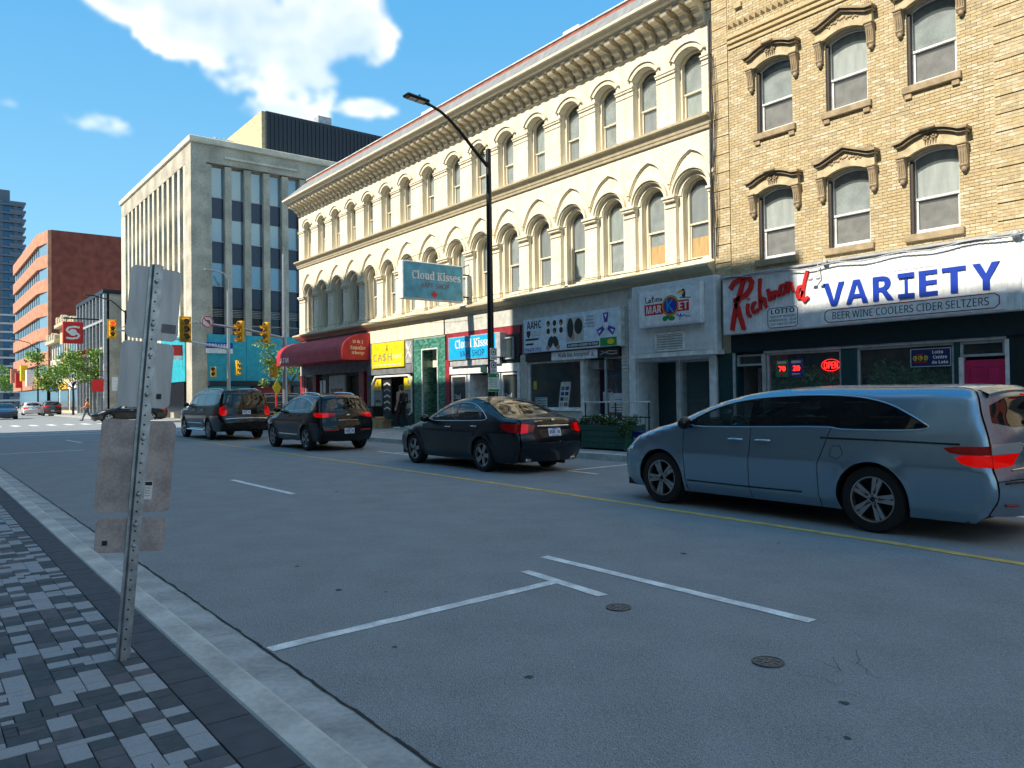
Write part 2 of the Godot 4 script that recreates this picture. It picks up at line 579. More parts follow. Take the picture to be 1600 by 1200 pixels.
func make_materials() -> void:
	make_tex("asphalt", 1024, 0.004, 0.1, 0.42, 0.36, 0.36, 1.0, 3)
	make_tex("grain", 512, 0.012, 0.14, 0.3, 0.14, 0.08, 1.0, 5)
	make_tex("stain", 512, 0.008, 0.24, 0.06, 0.1, 0.06, 1.0, 8)
	make_tex("streak", 512, 0.02, 0.16, 0.2, 0.08, 0.05, 0.12, 6)
	make_tex("speck", 512, 0.05, 0.06, 0.45, 0.35, 0.34, 1.0, 11)
	make_tex("wood", 512, 0.03, 0.25, 0.2, 0.1, 0.03, 0.1, 14)
	mat("asphalt", lin(0.27, 0.285, 0.295), 0.9, 0.0, "asphalt", 0.27, 0.7)
	mat("ground", lin(0.2, 0.2, 0.19), 0.95, 0.0, "grain", 0.2)
	mat("paint_white", lin(0.78, 0.78, 0.77), 0.8, 0.0, "stain", 0.9)
	mat("paint_yellow", lin(0.66, 0.45, 0.13), 0.8, 0.0, "stain", 0.9)
	mat("kerb_concrete", lin(0.52, 0.51, 0.48), 0.9, 0.0, "stain", 0.45, 0.3)
	mat("gutter_concrete", lin(0.40, 0.405, 0.40), 0.9, 0.0, "stain", 0.5, 0.3)
	mat("walk", lin(0.36, 0.36, 0.35), 0.9, 0.0, "stain", 0.3, 0.3)
	mat("tar", lin(0.07, 0.075, 0.08), 0.9, 0.0, "asphalt", 0.5)
	mat("seam", lin(0.03, 0.03, 0.03), 0.95)
	mat("sand", lin(0.16, 0.16, 0.16), 0.95, 0.0, "grain", 2.0)
	mat("paver_light", lin(0.37, 0.39, 0.42), 0.9, 0.0, "speck", 1.6, 0.8)
	mat("paver_dark", lin(0.075, 0.088, 0.10), 0.85, 0.0, "grain", 2.0, 0.5)
	mat("paver_mid", lin(0.12, 0.12, 0.135), 0.85, 0.0, "grain", 1.7, 0.5)
	mat("paver_border", lin(0.075, 0.08, 0.095), 0.85, 0.0, "grain", 1.2, 0.5)
	mat("iron", lin(0.14, 0.14, 0.14), 0.6, 0.5, "grain", 3.0)
	vc("brick", 0.9, "grain", 1.5, 0.4)
	var bt := [[0.50, 0.40, 0.225], [0.53, 0.44, 0.275], [0.46, 0.36, 0.20], [0.485, 0.37, 0.20], [0.56, 0.48, 0.33]]
	for k in bt.size(): mat("brick%d" % k, lin(bt[k][0], bt[k][1], bt[k][2]), 0.9, 0.0, "grain", 1.5, 0.4)
	mat("mortar", lin(0.39, 0.33, 0.23), 0.95, 0.0, "grain", 1.0, 0.3)
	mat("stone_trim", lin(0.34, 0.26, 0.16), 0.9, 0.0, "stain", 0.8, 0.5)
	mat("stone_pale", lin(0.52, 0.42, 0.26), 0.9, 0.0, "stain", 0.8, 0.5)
	vc("cream_brick", 0.8, "streak", 0.3, 0.1)
	mat("cream", lin(0.80, 0.73, 0.57), 0.75, 0.0, "streak", 0.3, 0.1)
	mat("cream_trim", lin(0.74, 0.66, 0.49), 0.75, 0.0, "streak", 0.5, 0.1)
	mat("tan_trim", lin(0.52, 0.45, 0.30), 0.75, 0.0, "streak", 0.5, 0.1)
	mat("slate", lin(0.22, 0.23, 0.23), 0.8, 0.0, "stain", 0.6, 0.3)
	mat("red_tile", lin(0.36, 0.1, 0.06), 0.8, 0.0, "stain", 0.6)
	mat("frame_white", lin(0.72, 0.71, 0.68), 0.5, 0.0, "stain", 0.7)
	mat("frame_grey", lin(0.42, 0.43, 0.43), 0.5, 0.2, "stain", 0.7)
	mat("frame_brown", lin(0.05, 0.04, 0.035), 0.7)
	mat("blind", lin(0.24, 0.28, 0.275), 0.8, 0.0, "stain", 0.5)
	mat("blind_pale", lin(0.36, 0.40, 0.385), 0.8, 0.0, "streak", 0.5)
	mat("blind_grey", lin(0.19, 0.22, 0.225), 0.8, 0.0, "streak", 0.5)
	mat("blind_green", lin(0.27, 0.32, 0.30), 0.8, 0.0, "streak", 0.7)
	mat("screen_grey", lin(0.17, 0.165, 0.155), 0.8, 0.0, "stain", 0.7)
	mat("plywood", lin(0.55, 0.33, 0.10), 0.8, 0.0, "wood", 0.7)
	glassy("pane", lin(0.5, 0.56, 0.57), 0.13, 0.02)
	glassy("shop_glass", lin(0.2, 0.28, 0.29), 0.16, 0.01)
	mat("plaster", lin(0.2, 0.19, 0.175), 0.9, 0.0, "stain", 0.4)
	mat("room", lin(0.26, 0.24, 0.21), 0.9, 0.0, "stain", 0.4)
	mat("white_metal", lin(0.72, 0.74, 0.74), 0.45, 0.0, "grain", 0.5)
	mat("black_panel", lin(0.006, 0.02, 0.024), 0.3, 0.0, "grain", 0.7)
	mat("teal_trim", lin(0.006, 0.045, 0.05), 0.45, 0.0, "grain", 0.8)
	mat("magenta", lin(0.5, 0.01, 0.09), 0.5, 0.0, "grain", 0.7)
	mat("red_paint", lin(0.6, 0.015, 0.015), 0.4)
	mat("blue_paint", lin(0.004, 0.04, 0.36), 0.4)
	mat("navy", lin(0.008, 0.02, 0.1), 0.4)
	mat("black", lin(0.012, 0.012, 0.012), 0.5)
	mat("ink", lin(0.02, 0.02, 0.022), 0.6)
	mat("sign_white", lin(0.78, 0.79, 0.8), 0.45, 0.0, "grain", 0.6)
	mat("sign_cyan", lin(0.01, 0.36, 0.68), 0.4, 0.0, "grain", 0.6)
	mat("sign_faded", lin(0.08, 0.36, 0.52), 0.45, 0.0, "stain", 0.5)
	mat("sign_yellow", lin(0.8, 0.58, 0.01), 0.45, 0.0, "grain", 0.6)
	mat("signal_yellow", lin(0.75, 0.4, 0.01), 0.45)
	mat("awning_red", lin(0.45, 0.015, 0.03), 0.6, 0.0, "stain", 0.5)
	mat("maroon", lin(0.28, 0.02, 0.03), 0.5, 0.0, "stain", 0.6)
	mat("purple", lin(0.06, 0.03, 0.3), 0.5)
	mat("green_paint", lin(0.02, 0.25, 0.05), 0.5)
	mat("skin", lin(0.42, 0.24, 0.16), 0.6)
	mat("grey_panel", lin(0.16, 0.17, 0.18), 0.6, 0.0, "stain", 0.5)
	mat("siding", lin(0.5, 0.5, 0.45), 0.7, 0.0, "grain", 0.5)
	mat("concrete", lin(0.42, 0.38, 0.30), 0.9, 0.0, "stain", 0.12, 0.2)
	mat("concrete_pale", lin(0.60, 0.54, 0.42), 0.9, 0.0, "stain", 0.12, 0.2)
	mat("galvanised", lin(0.40, 0.42, 0.44), 0.38, 0.85, "stain", 2.5, 0.2)
	mat("aluminium", lin(0.42, 0.43, 0.45), 0.4, 0.5, "streak", 1.3)
	mat("aluminium_worn", lin(0.40, 0.35, 0.34), 0.55, 0.3, "stain", 1.2)
	mat("black_pole", lin(0.012, 0.013, 0.015), 0.4, 0.3)
	mat("chrome", lin(0.75, 0.76, 0.78), 0.12, 1.0)
	mat("teal_panel", lin(0.02, 0.36, 0.44), 0.5, 0.0, "grain", 0.3)

func sheet(mb: MB, x0: float, x1: float, z0: float, z1: float, y: float) -> void:
	mb.quad(Vector3(x0, y, z0), Vector3(x1, y, z0), Vector3(x1, y, z1), Vector3(x0, y, z1), Vector3.UP)

func mark(road: Node, pts: Array, w: float, m := "paint_white") -> void:
	# a painted line with slightly ragged edges
	var a := PackedVector2Array(); var b := PackedVector2Array()
	for k in pts.size() - 1:
		var p: Vector2 = pts[k]; var q: Vector2 = pts[k + 1]
		var n := maxi(2, int(p.distance_to(q) / 0.12))
		var nn := (q - p).normalized().orthogonal()
		for i in n:
			var c := p.lerp(q, float(i) / (n - 1))
			a.append(c + nn * (w * 0.5 + rng.randf_range(-0.004, 0.004)))
			b.append(c - nn * (w * 0.5 + rng.randf_range(-0.004, 0.004)))
	var mb := MB.new()
	for k in a.size() - 1:
		mb.quad(Vector3(a[k].x, 0.004, -a[k].y), Vector3(a[k + 1].x, 0.004, -a[k + 1].y), Vector3(b[k + 1].x, 0.004, -b[k + 1].y), Vector3(b[k].x, 0.004, -b[k].y), Vector3.UP)
	wput(mb, "lane_marking", M[m], road)

func build_ground() -> void:
	var g := MB.new()
	sheet(g, -500, 500, 300, -700, -0.06)
	put(g.mesh(), "ground", M.ground, self).set_meta("kind", "structure")
	var road := struct("road")
	var r := MB.new()
	sheet(r, 1.69, 12.6, 40, -39, 0.0)
	sheet(r, -120, 140, -39, -56, 0.0)
	sheet(r, 1.69, 12.6, -56, -600, 0.0)
	wput(r, "asphalt", M.asphalt, road)
	for l in [[[4.65, 2.77], [4.66, 5.48]], [[4.78, 11.7], [4.77, 14.6]], [[4.98, 31.9], [4.9, 34.7]], [[4.75, 20.5], [4.78, 23.3]], [[4.6, -0.4], [4.6, -3.2]]]:
		mark(road, [Vector2(l[0][0], l[0][1]), Vector2(l[1][0], l[1][1])], 0.1)
	mark(road, [Vector2(1.7, 4.55), Vector2(4.08, 4.68)], 0.1)
	mark(road, [Vector2(4.08, 4.12), Vector2(4.15, 5.14)], 0.1)
	mark(road, [Vector2(2.0, 26.9), Vector2(4.3, 27.1)], 0.12)
	mark(road, [Vector2(7.48, -2.0), Vector2(7.53, 2.5), Vector2(7.64, 3.7), Vector2(7.8, 7.4), Vector2(7.94, 10.1), Vector2(8.1, 15.0), Vector2(8.17, 18.0), Vector2(8.27, 23.1), Vector2(8.4, 31.0), Vector2(8.45, 37.0)], 0.12, "paint_yellow")
	for z in [4.0, 11.4, 18.4, 24.3, 31.0]:
		mark(road, [Vector2(10.35, z), Vector2(12.5, z + 0.1)], 0.1)
		mark(road, [Vector2(10.3, z - 0.9), Vector2(10.35, z + 0.9)], 0.1)
	for k in 9:
		mark(road, [Vector2(3.4 + k, 57.2), Vector2(3.4 + k, 60.0)], 0.4)
	mark(road, [Vector2(2.0, 41.0), Vector2(12.4, 41.0)], 0.25)
	mark(road, [Vector2(2.0, 43.6), Vector2(12.4, 43.6)], 0.25)
	# tar spots on the asphalt
	var pm := MB.new()
	for k in 11:
		var q := Vector2(rng.randf_range(2.0, 7.6), rng.randf_range(1.2, 16.0))
		if k < 7: q = [Vector2(3.55, 1.95), Vector2(3.2, 1.75), Vector2(2.6, 3.2), Vector2(2.9, 5.3), Vector2(2.65, 5.6), Vector2(6.8, 4.4), Vector2(2.3, 4.1)][k]
		var rr := rng.randf_range(0.012, 0.045)
		var poly := PackedVector2Array()
		for j in 10: poly.append(q + Vector2.from_angle(TAU * j / 10) * rr * rng.randf_range(0.6, 1.2) * Vector2(1.0, 1.3))
		pm.prism(poly, Vector3(0, 0.0025, 0), Vector3(1, 0, 0), Vector3(0, 0, -1), Vector3.UP, 0, 0, false, false)
	tag(wput(pm, "tar_spot", M.tar, road), "", "", "", "stuff")
	# fine cracks running out from the valve covers and across the lane
	var cm := MB.new()
	for k in 5:
		var q := Vector2(3.9 + rng.randf_range(-0.25, 0.3), 2.35 + rng.randf_range(-0.2, 0.25)) if k < 7 else Vector2(rng.randf_range(2.2, 7.0), rng.randf_range(4.0, 12.0))
		var a := rng.randf() * TAU
		var pts: Array = []
		for j in (6 if k < 7 else 14):
			pts.append(q)
			a += rng.randfn(0, 0.5)
			q += Vector2.from_angle(a) * rng.randf_range(0.03, 0.07)
		for o in stroke(pts, rng.randf_range(0.002, 0.004)): cm.prism(o, Vector3(0, 0.002, 0), Vector3(1, 0, 0), Vector3(0, 0, -1), Vector3.UP, 0, 0, false, false)
	tag(wput(cm, "crack", M.tar, road), "", "", "", "stuff")
	# near kerb and gutter, cast in three-metre lengths
	var kerb := struct("kerb")
	var prof := PackedVector2Array([Vector2(1.19, -0.05), Vector2(1.19, 0.112), Vector2(1.2, 0.12), Vector2(1.34, 0.118), Vector2(1.365, 0.105), Vector2(1.40, 0.02), Vector2(1.41, -0.05)])
	var pan := PackedVector2Array([Vector2(1.405, -0.05), Vector2(1.405, 0.018), Vector2(1.675, 0.006), Vector2(1.675, -0.05)])
	var z := 4.0
	while z > -37.0:
		var km := MB.new()
		km.prism(prof, Vector3(0, 0, z), Vector3(1, 0, 0), Vector3(0, 1, 0), Vector3(0, 0, -1), 0.004, 2.996, true)
		wput(km, "kerb_section", M.kerb_concrete, kerb)
		var gm := MB.new()
		gm.prism(pan, Vector3(0, 0, z), Vector3(1, 0, 0), Vector3(0, 1, 0), Vector3(0, 0, -1), 0.004, 2.996, true)
		wput(gm, "gutter_section", M.gutter_concrete, kerb)
		z -= 3.0
	var sm := MB.new()
	var px := 1.66
	for k in 400:
		var nx := 1.672 + rng.randf_range(-0.006, 0.008)
		var nw := rng.randf_range(0.002, 0.014)
		var z0 := 4.0 - k * 0.1
		sm.quad(Vector3(px - 0.006, 0.011, z0), Vector3(px + nw, 0.0105, z0), Vector3(nx + nw, 0.0105, z0 - 0.1), Vector3(nx - 0.006, 0.011, z0 - 0.1), Vector3.UP)
		px = nx
	wput(sm, "dirt_seam", M.seam, kerb)
	build_pavers()
	# the far pavement and the corner blocks beyond the crossing, each slab cut by joints
	var walk := struct("pavement")
	var wm := MB.new()
	fb(wm, -40, 38.6, -0.05, 0.15, 3.18, 3.4, 0.012)
	wput(wm, "far_kerb", M.kerb_concrete, walk)
	var s := -4.0
	while s < 38.0:
		for q in [[3.175, 1.6], [1.595, -0.6]]:
			var sl := MB.new()
			var y0: float = 0.15 + (3.18 - q[0]) * 0.045; var y1: float = 0.15 + (3.18 - q[1]) * 0.045
			var s1 := s + 1.49
			sl.quad(F(s, y0, q[0]), F(s1, y0, q[0]), F(s1, y1, q[1]), F(s, y1, q[1]), Vector3.UP)
			sl.quad(F(s, y0, q[0]), F(s, y0 - 0.1, q[0]), F(s, y1 - 0.1, q[1]), F(s, y1, q[1]), -FU)
			wput(sl, "slab", M.walk, walk)
		s += 1.5
	var far := MB.new()
	sheet(far, 12.6, 140, -56, -600, 0.14)
	far.quad(Vector3(12.6, 0, -56), Vector3(12.6, 0.14, -56), Vector3(12.6, 0.14, -600), Vector3(12.6, 0, -600), Vector3(-1, 0, 0))
	far.quad(Vector3(12.6, 0, -56), Vector3(12.6, 0.14, -56), Vector3(140, 0.14, -56), Vector3(140, 0, -56), Vector3(0, 0, 1))
	sheet(far, -60, 1.69, -56, -600, 0.14)
	sheet(far, -60, 0.0, -18, -39, 0.1)
	sheet(far, -60, -1.6, 40, -18, 0.1)
	sheet(far, 16.6, 140, -38.6, -39, 0.1)
	wput(far, "far_pavement", M.walk, walk)
	# manhole covers set flush in the lane
	for q in [Vector3(3.93, 0, -3.82), Vector3(3.76, 0, -2.51)]:
		var mh := thing("manhole_cover", ("small round iron cover beside the white T parking mark" if q.z < -3 else "small round iron cover alone in the open near lane"), "manhole cover", q)
		var c := MB.new()
		c.lathe([Vector2(0.088, 0.001), Vector2(0.088, 0.009), Vector2(0.083, 0.0095), Vector2(0.081, 0.005), Vector2(0.079, 0.005)], Transform3D.IDENTITY, 28)
		put(c.mesh(), "ring", M.iron, mh)
		var l := MB.new()
		l.lathe([Vector2(0.078, 0.003), Vector2(0.077, 0.0065), Vector2(0.0, 0.0065)], Transform3D.IDENTITY, 28)
		for a in 8:
			l.box(Vector3(cos(a * TAU / 8) * 0.05, 0.0075, sin(a * TAU / 8) * 0.05), Vector3(0.03, 0.004, 0.01), Basis(Vector3.UP, -a * TAU / 8))
		l.box(Vector3(0, 0.0075, 0), Vector3(0.05, 0.004, 0.018))
		put(l.mesh(), "lid", M.iron, mh)

func build_pavers() -> void:
	var walk := struct("near_pavement")
	var bed := MB.new()
	sheet(bed, -1.6, 1.19, 4, -18, 0.095)
	sheet(bed, 0.0, 1.19, -18, -37, 0.095)
	wput(bed, "bedding", M.sand, walk)
	# a random mosaic on a ten-centimetre grid
	var cell := 0.052
	var nx := 49; var nz := 320
	var x1 := 0.985
	var taken := {}
	var shapes := [[2, 2], [2, 2], [2, 2], [2, 3], [3, 1], [4, 1], [2, 1], [3, 2], [2, 2], [1, 1]]
	var kinds := ["paver_light", "paver_light", "paver_light", "paver_dark", "paver_dark", "paver_mid"]
	var pieces := []
	for j in nz:
		for i in nx:
			if taken.has(i * 1000 + j): continue
			var best := [1, 1]
			for tryn in 5:
				var q: Array = shapes[rng.randi() % 9]
				var ok: bool = i + q[0] <= nx and j + q[1] <= nz
				if ok:
					for a in q[0]:
						for b in q[1]:
							if taken.has((i + a) * 1000 + j + b): ok = false
				if ok: best = q; break
			for a in best[0]:
				for b in best[1]: taken[(i + a) * 1000 + j + b] = true
			pieces.append([x1 - (i + best[0] * 0.5) * cell, -1.2 - (j + best[1] * 0.5) * cell, best[0], best[1], kinds[rng.randi() % kinds.size()]])
	# the border course
	for k in 90: pieces.append([1.087, -0.6 - (k + 0.5) * 0.2, 3.82, 3.82, "paver_border"])
	pieces.sort_custom(func(a, b): return paver_key(a) < paver_key(b))
	var rest := {}
	var count := 0
	for p in pieces:
		var at := Vector3(p[0], 0.107 + rng.randf_range(-0.0012, 0.0012), p[1])
		var size := Vector3(p[2] * cell - 0.0035, 0.026, p[3] * cell - 0.0035)
		if count < 300 and paver_key(p) < 1000.0:
			var key := "pv%s_%s" % [p[2], p[3]]
			if not mesh_cache.has(key):
				var mb := MB.new()
				mb.cbox(Vector3.ZERO, size, 0.002)
				mesh_cache[key] = mb.mesh()
			put(mesh_cache[key], "paver", M[p[4]], walk, at, Basis(Vector3.UP, rng.randf_range(-0.006, 0.006)))
			count += 1
		else:
			if not rest.has(p[4]): rest[p[4]] = MB.new()
			rest[p[4]].box(at, size)
	for k in rest: tag(wput(rest[k], "paver_field", M[k], walk), "", "", "", "stuff")
	var bm := MB.new()
	for k in 110:
		bm.box(Vector3(1.087, 0.107, -18.75 - k * 0.3), Vector3(0.19, 0.026, 0.292))
	for k in 150:
		for i in 5: bm.box(Vector3(0.89 - i * 0.2, 0.107, -18.15 - k * 0.13), Vector3(0.195, 0.026, 0.125))
	tag(wput(bm, "paver_field", M.paver_mid, walk), "", "", "", "stuff")

func paver_key(p: Array) -> float:
	# nearest first, those outside the view last
	var v := Vector2(p[0], p[1])
	var a := rad_to_deg(atan2(v.x, -v.y))
	return v.length() + (0.0 if a > 3.0 and v.length() > 2.4 else 1000.0)

# a two-sash window set in an opening; local x = along the wall towards the camera, y up, z out of the wall
func sash_meshes(key: String, hw: float, h: float, rise: float, fw: float, meet: float) -> Dictionary:
	if mesh_cache.has(key): return mesh_cache[key]
	var out := arch(0, hw, 0, h, rise, 12)
	var fr := MB.new()
	var inn := arch(0, hw - fw, fw, h, maxf(rise - fw * 0.6, 0.03), 12)
	# frame as a ring of quads between outline and inner line
	for k in out.size():
		var a := out[k]; var b := out[(k + 1) % out.size()]
		var c := inn[(k + 1) % inn.size()]; var d := inn[k]
		fr.fquad(Vector3(a.x, a.y, 0), Vector3(b.x, b.y, 0), Vector3(c.x, c.y, 0), Vector3(d.x, d.y, 0), Vector3(0, 0, 1))
		fr.fquad(Vector3(d.x, d.y, 0), Vector3(c.x, c.y, 0), Vector3(c.x, c.y, -0.05), Vector3(d.x, d.y, -0.05), Vector3(-d.x, h * 0.5 - d.y, 0))
	var up := MB.new()
	up.cbox(Vector3(0, meet, -0.028), Vector3(2 * (hw - fw) + 0.01, 0.05, 0.05), 0.008)
	var lo := MB.new()
	var sw := 0.04
	for sg in [-1.0, 1.0]: lo.cbox(Vector3(sg * (hw - fw - sw * 0.5), (meet + fw) * 0.5, -0.045), Vector3(sw, meet - fw, 0.03), 0.006)
	lo.cbox(Vector3(0, fw + sw * 0.6, -0.045), Vector3(2 * (hw - fw - sw), sw * 1.2, 0.03), 0.006)
	var pn := MB.new()
	pn.prism(arch(0, hw - fw + 0.005, fw - 0.005, h, maxf(rise - fw * 0.6, 0.03), 12), Vector3.ZERO, Vector3(1, 0, 0), Vector3(0, 1, 0), Vector3(0, 0, 1), -0.05, -0.05, false, false)
	var bl := MB.new()
	bl.prism(arch(0, hw - fw + 0.01, meet, h, maxf(rise - fw * 0.6, 0.03), 12), Vector3.ZERO, Vector3(1, 0, 0), Vector3(0, 1, 0), Vector3(0, 0, 1), -0.1, -0.1, false, false)
	var b2 := MB.new()
	b2.prism(rect(-hw + fw - 0.01, hw - fw + 0.01, fw - 0.01, meet), Vector3.ZERO, Vector3(1, 0, 0), Vector3(0, 1, 0), Vector3(0, 0, 1), -0.085, -0.085, false, false)
	mesh_cache[key] = {"frame": fr.mesh(), "rail": up.mesh(), "sash": lo.mesh(), "pane": pn.mesh(), "blind": bl.mesh(), "screen": b2.mesh()}
	return mesh_cache[key]
const FB := Basis(Vector3(0, 0, 1), Vector3(0, 1, 0), Vector3(-1, 0, 0))

func put_window(parent: Node, ms: Dictionary, s: float, y: float, d: float, fm: Material, bm: Material, sm: Material) -> Node3D:
	var w := put(ms.frame, "window", fm, parent, wat(parent, F(s, y, d)), FB)
	put(ms.rail, "meeting_rail", fm, w)
	put(ms.sash, "sash", fm, w)
	put(ms.blind, "blind", bm, w)
	put(ms.screen, "lower_blind", sm, w)
	put(ms.pane, "pane", M.pane, w)
	return w

func build_brick_building() -> void:
	var b := thing("brick_building", "yellow brick three-storey block with carved stone window hoods above the variety shop", "building", F(5.0, 0.3))
	var cs := [10.24, 8.48, 6.72]
	var extra := [3.2, 1.44, -0.32]
	var ops := [[], []]
	for s in cs + extra:
		ops[0].append(arch(s, 0.47, 4.66, 6.2, 0.13, 8))
		ops[1].append(arch(s, 0.47, 7.68, 9.22, 0.13, 8))
	for k in 2:
		ops[k].reverse()
	# mortar body
	var wm := MB.new()
	wall_row(wm, -2.0, 11.95, 2.5, 7.2, ops[0], 0.0, 0.16)
	wall_row(wm, -2.0, 11.95, 7.2, 10.7, ops[1], 0.0, 0.16)
	fb(wm, -2.0, 11.95, 10.7, 12.6, -0.3, 0.0)
	wput(wm, "wall", M.mortar, b)
	var core := MB.new()
	fb(core, -2.0, 11.95, 2.6, 12.4, -14.0, -0.35)
	fb(core, -2.0, 11.95, 0.0, 2.6, -14.0, -4.0)
	wput(core, "building_core", M.mortar, b)
	var tones := [Color(0.50, 0.40, 0.225), Color(0.53, 0.44, 0.275), Color(0.46, 0.36, 0.20), Color(0.485, 0.37, 0.20), Color(0.56, 0.48, 0.33), Color(0.42, 0.34, 0.21)]
	var near := func(s: float, y: float) -> bool: return s > 5.62 and s < 7.6 and y > 4.4 and y < 9.2
	var bm := MB.new()
	var whole := []
	whole += lay_bricks(bm, 5.6, 11.5, 4.3, 7.2, ops[0], 0.0, 0.012, 0.195, 0.0645, 0.009, tones, near)
	whole += lay_bricks(bm, 5.6, 11.5, 7.2 + 0.02, 10.02, ops[1], 0.0, 0.012, 0.195, 0.0645, 0.009, tones, near)
	whole += lay_bricks(bm, 5.6, 11.5, 10.28, 11.6, [], 0.0, 0.03, 0.195, 0.0645, 0.009, tones)
	lay_bricks(bm, -2.0, 4.72, 4.3, 7.2, ops[0], 0.0, 0.012, 0.195, 0.0645, 0.009, tones)
	lay_bricks(bm, -2.0, 4.72, 7.22, 11.6, ops[1], 0.0, 0.012, 0.195, 0.0645, 0.009, tones)
	whole.sort_custom(func(p, q): return F(p[0], p[1]).distance_to(Vector3(0, 1.5, 0)) < F(q[0], q[1]).distance_to(Vector3(0, 1.5, 0)))
	var one := MB.new()
	one.cbox(Vector3(0.093, 0.0278, 0.006), Vector3(0.186, 0.0555, 0.014), 0.003)
	var om := one.mesh()
	for k in whole.size():
		var q: Array = whole[k]
		if k < 300:
			put(om, "brick", M["brick%d" % (rng.randi() % 5)], b, wat(b, F(q[0] + 0.186, q[1], q[2] - 0.013)), FB)
		else:
			bm.col = tones[rng.randi() % tones.size()]
			bm.box(F(q[0] + 0.093, q[1] + 0.0278, q[2] - 0.006), Vector3(0.012, 0.0555, 0.186))
	# pilasters at both ends, rusticated into blocks with deep joints
	for p in [[11.5, 11.95, 0.452, 0.05, 0.7], [4.72, 5.6, 0.332, 0.06, 4.42]]:
		var pm := MB.new()
		fb(pm, p[0] + 0.02, p[1] - 0.005, 4.3, 10.0, -0.01, p[3] - 0.035)
		wput(pm, "pilaster_core", M.frame_brown, b)
		var y := 4.3
		while y < 11.2:
			var q := MB.new()
			lay_bricks(q, p[0], p[1], y + 0.012, y + p[2] - 0.014, [], -0.0, p[3], 0.195, 0.0645, 0.008, tones)
			q.col = Color(0.42, 0.33, 0.19)
			fb(q, p[0] + 0.002, p[1] - 0.002, y + 0.014, y + p[2] - 0.016, -0.0, p[3] - 0.006)
			wput(q, "quoin_block", M.brick, b)
			y += p[2]
	tag(wput(bm, "brickwork", M.brick, b), "", "", "", "stuff")
	# string courses, a row of pyramid studs and the stepped frieze
	for y in [10.0, 10.13, 10.25]:
		var sc := MB.new()
		sc.tinted = true; sc.col = tones[0]
		fb(sc, 5.61, 11.49, y, y + 0.075, 0.0, 0.05 + (y - 10.0) * 0.12, 0.006)
		wput(sc, "string_course", M.brick, b)
	var stud := MB.new()
	for k in 4:
		var a := Vector3([-1, 1, 1, -1][k], [-1, -1, 1, 1][k], 0) * 0.075; var c := Vector3([1, 1, -1, -1][k], [-1, 1, 1, -1][k], 0) * 0.075
		var nn := (a + c).normalized() * 0.5 + Vector3(0, 0, 0.5)
		stud.tri(a, c, Vector3(0, 0, 0.11), nn, nn, nn)
	var sm := stud.mesh()
	for k in 38: put(sm, "stud", M.brick2, b, wat(b, F(11.4 - k * 0.154, 10.58, 0.03)), FB)
	for k in 14:
		var fr := MB.new()
		fr.cbox(F(11.15 - k * 0.4, 10.98 if k % 2 == 0 else 11.1, 0.06), Vector3(0.09, 0.13, 0.2), 0.006)
		wput(fr, "frieze_block", M.brick0, b)
	var cn := MB.new()
	fb(cn, -2.0, 12.05, 11.55, 11.75, 0.0, 0.22, 0.02); fb(cn, -2.0, 12.1, 11.77, 12.15, 0.0, 0.4, 0.03); fb(cn, -2.0, 12.15, 12.17, 12.5, 0.0, 0.55, 0.03)
	wput(cn, "cornice", M.stone_pale, b)
	var ms := sash_meshes("bwin", 0.47, 1.54, 0.13, 0.055, 0.72)
	for r in 2:
		var y: float = [4.66, 7.68][r]
		for k in 3 + (3 if r == 0 else 3):
			var s: float = (cs + extra)[k]
			put_window(b, ms, s, y, -0.12, M.frame_white, M.blind_pale if (k + r) % 2 == 0 else M.blind, M.screen_grey)
			var dj := MB.new()
			fb(dj, s + 0.415, s + 0.468, y, y + 1.5, -0.13, -0.03, 0.005)
			wput(dj, "brick_moulding", M.frame_brown, b)
			var sl := MB.new()
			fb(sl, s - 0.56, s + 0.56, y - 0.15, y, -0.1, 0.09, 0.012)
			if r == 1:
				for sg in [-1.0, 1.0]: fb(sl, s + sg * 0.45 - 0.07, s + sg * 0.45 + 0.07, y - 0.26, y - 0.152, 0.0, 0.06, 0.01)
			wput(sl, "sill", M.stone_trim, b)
			build_hood(b, s, y + 1.54, k % 2 == 1)

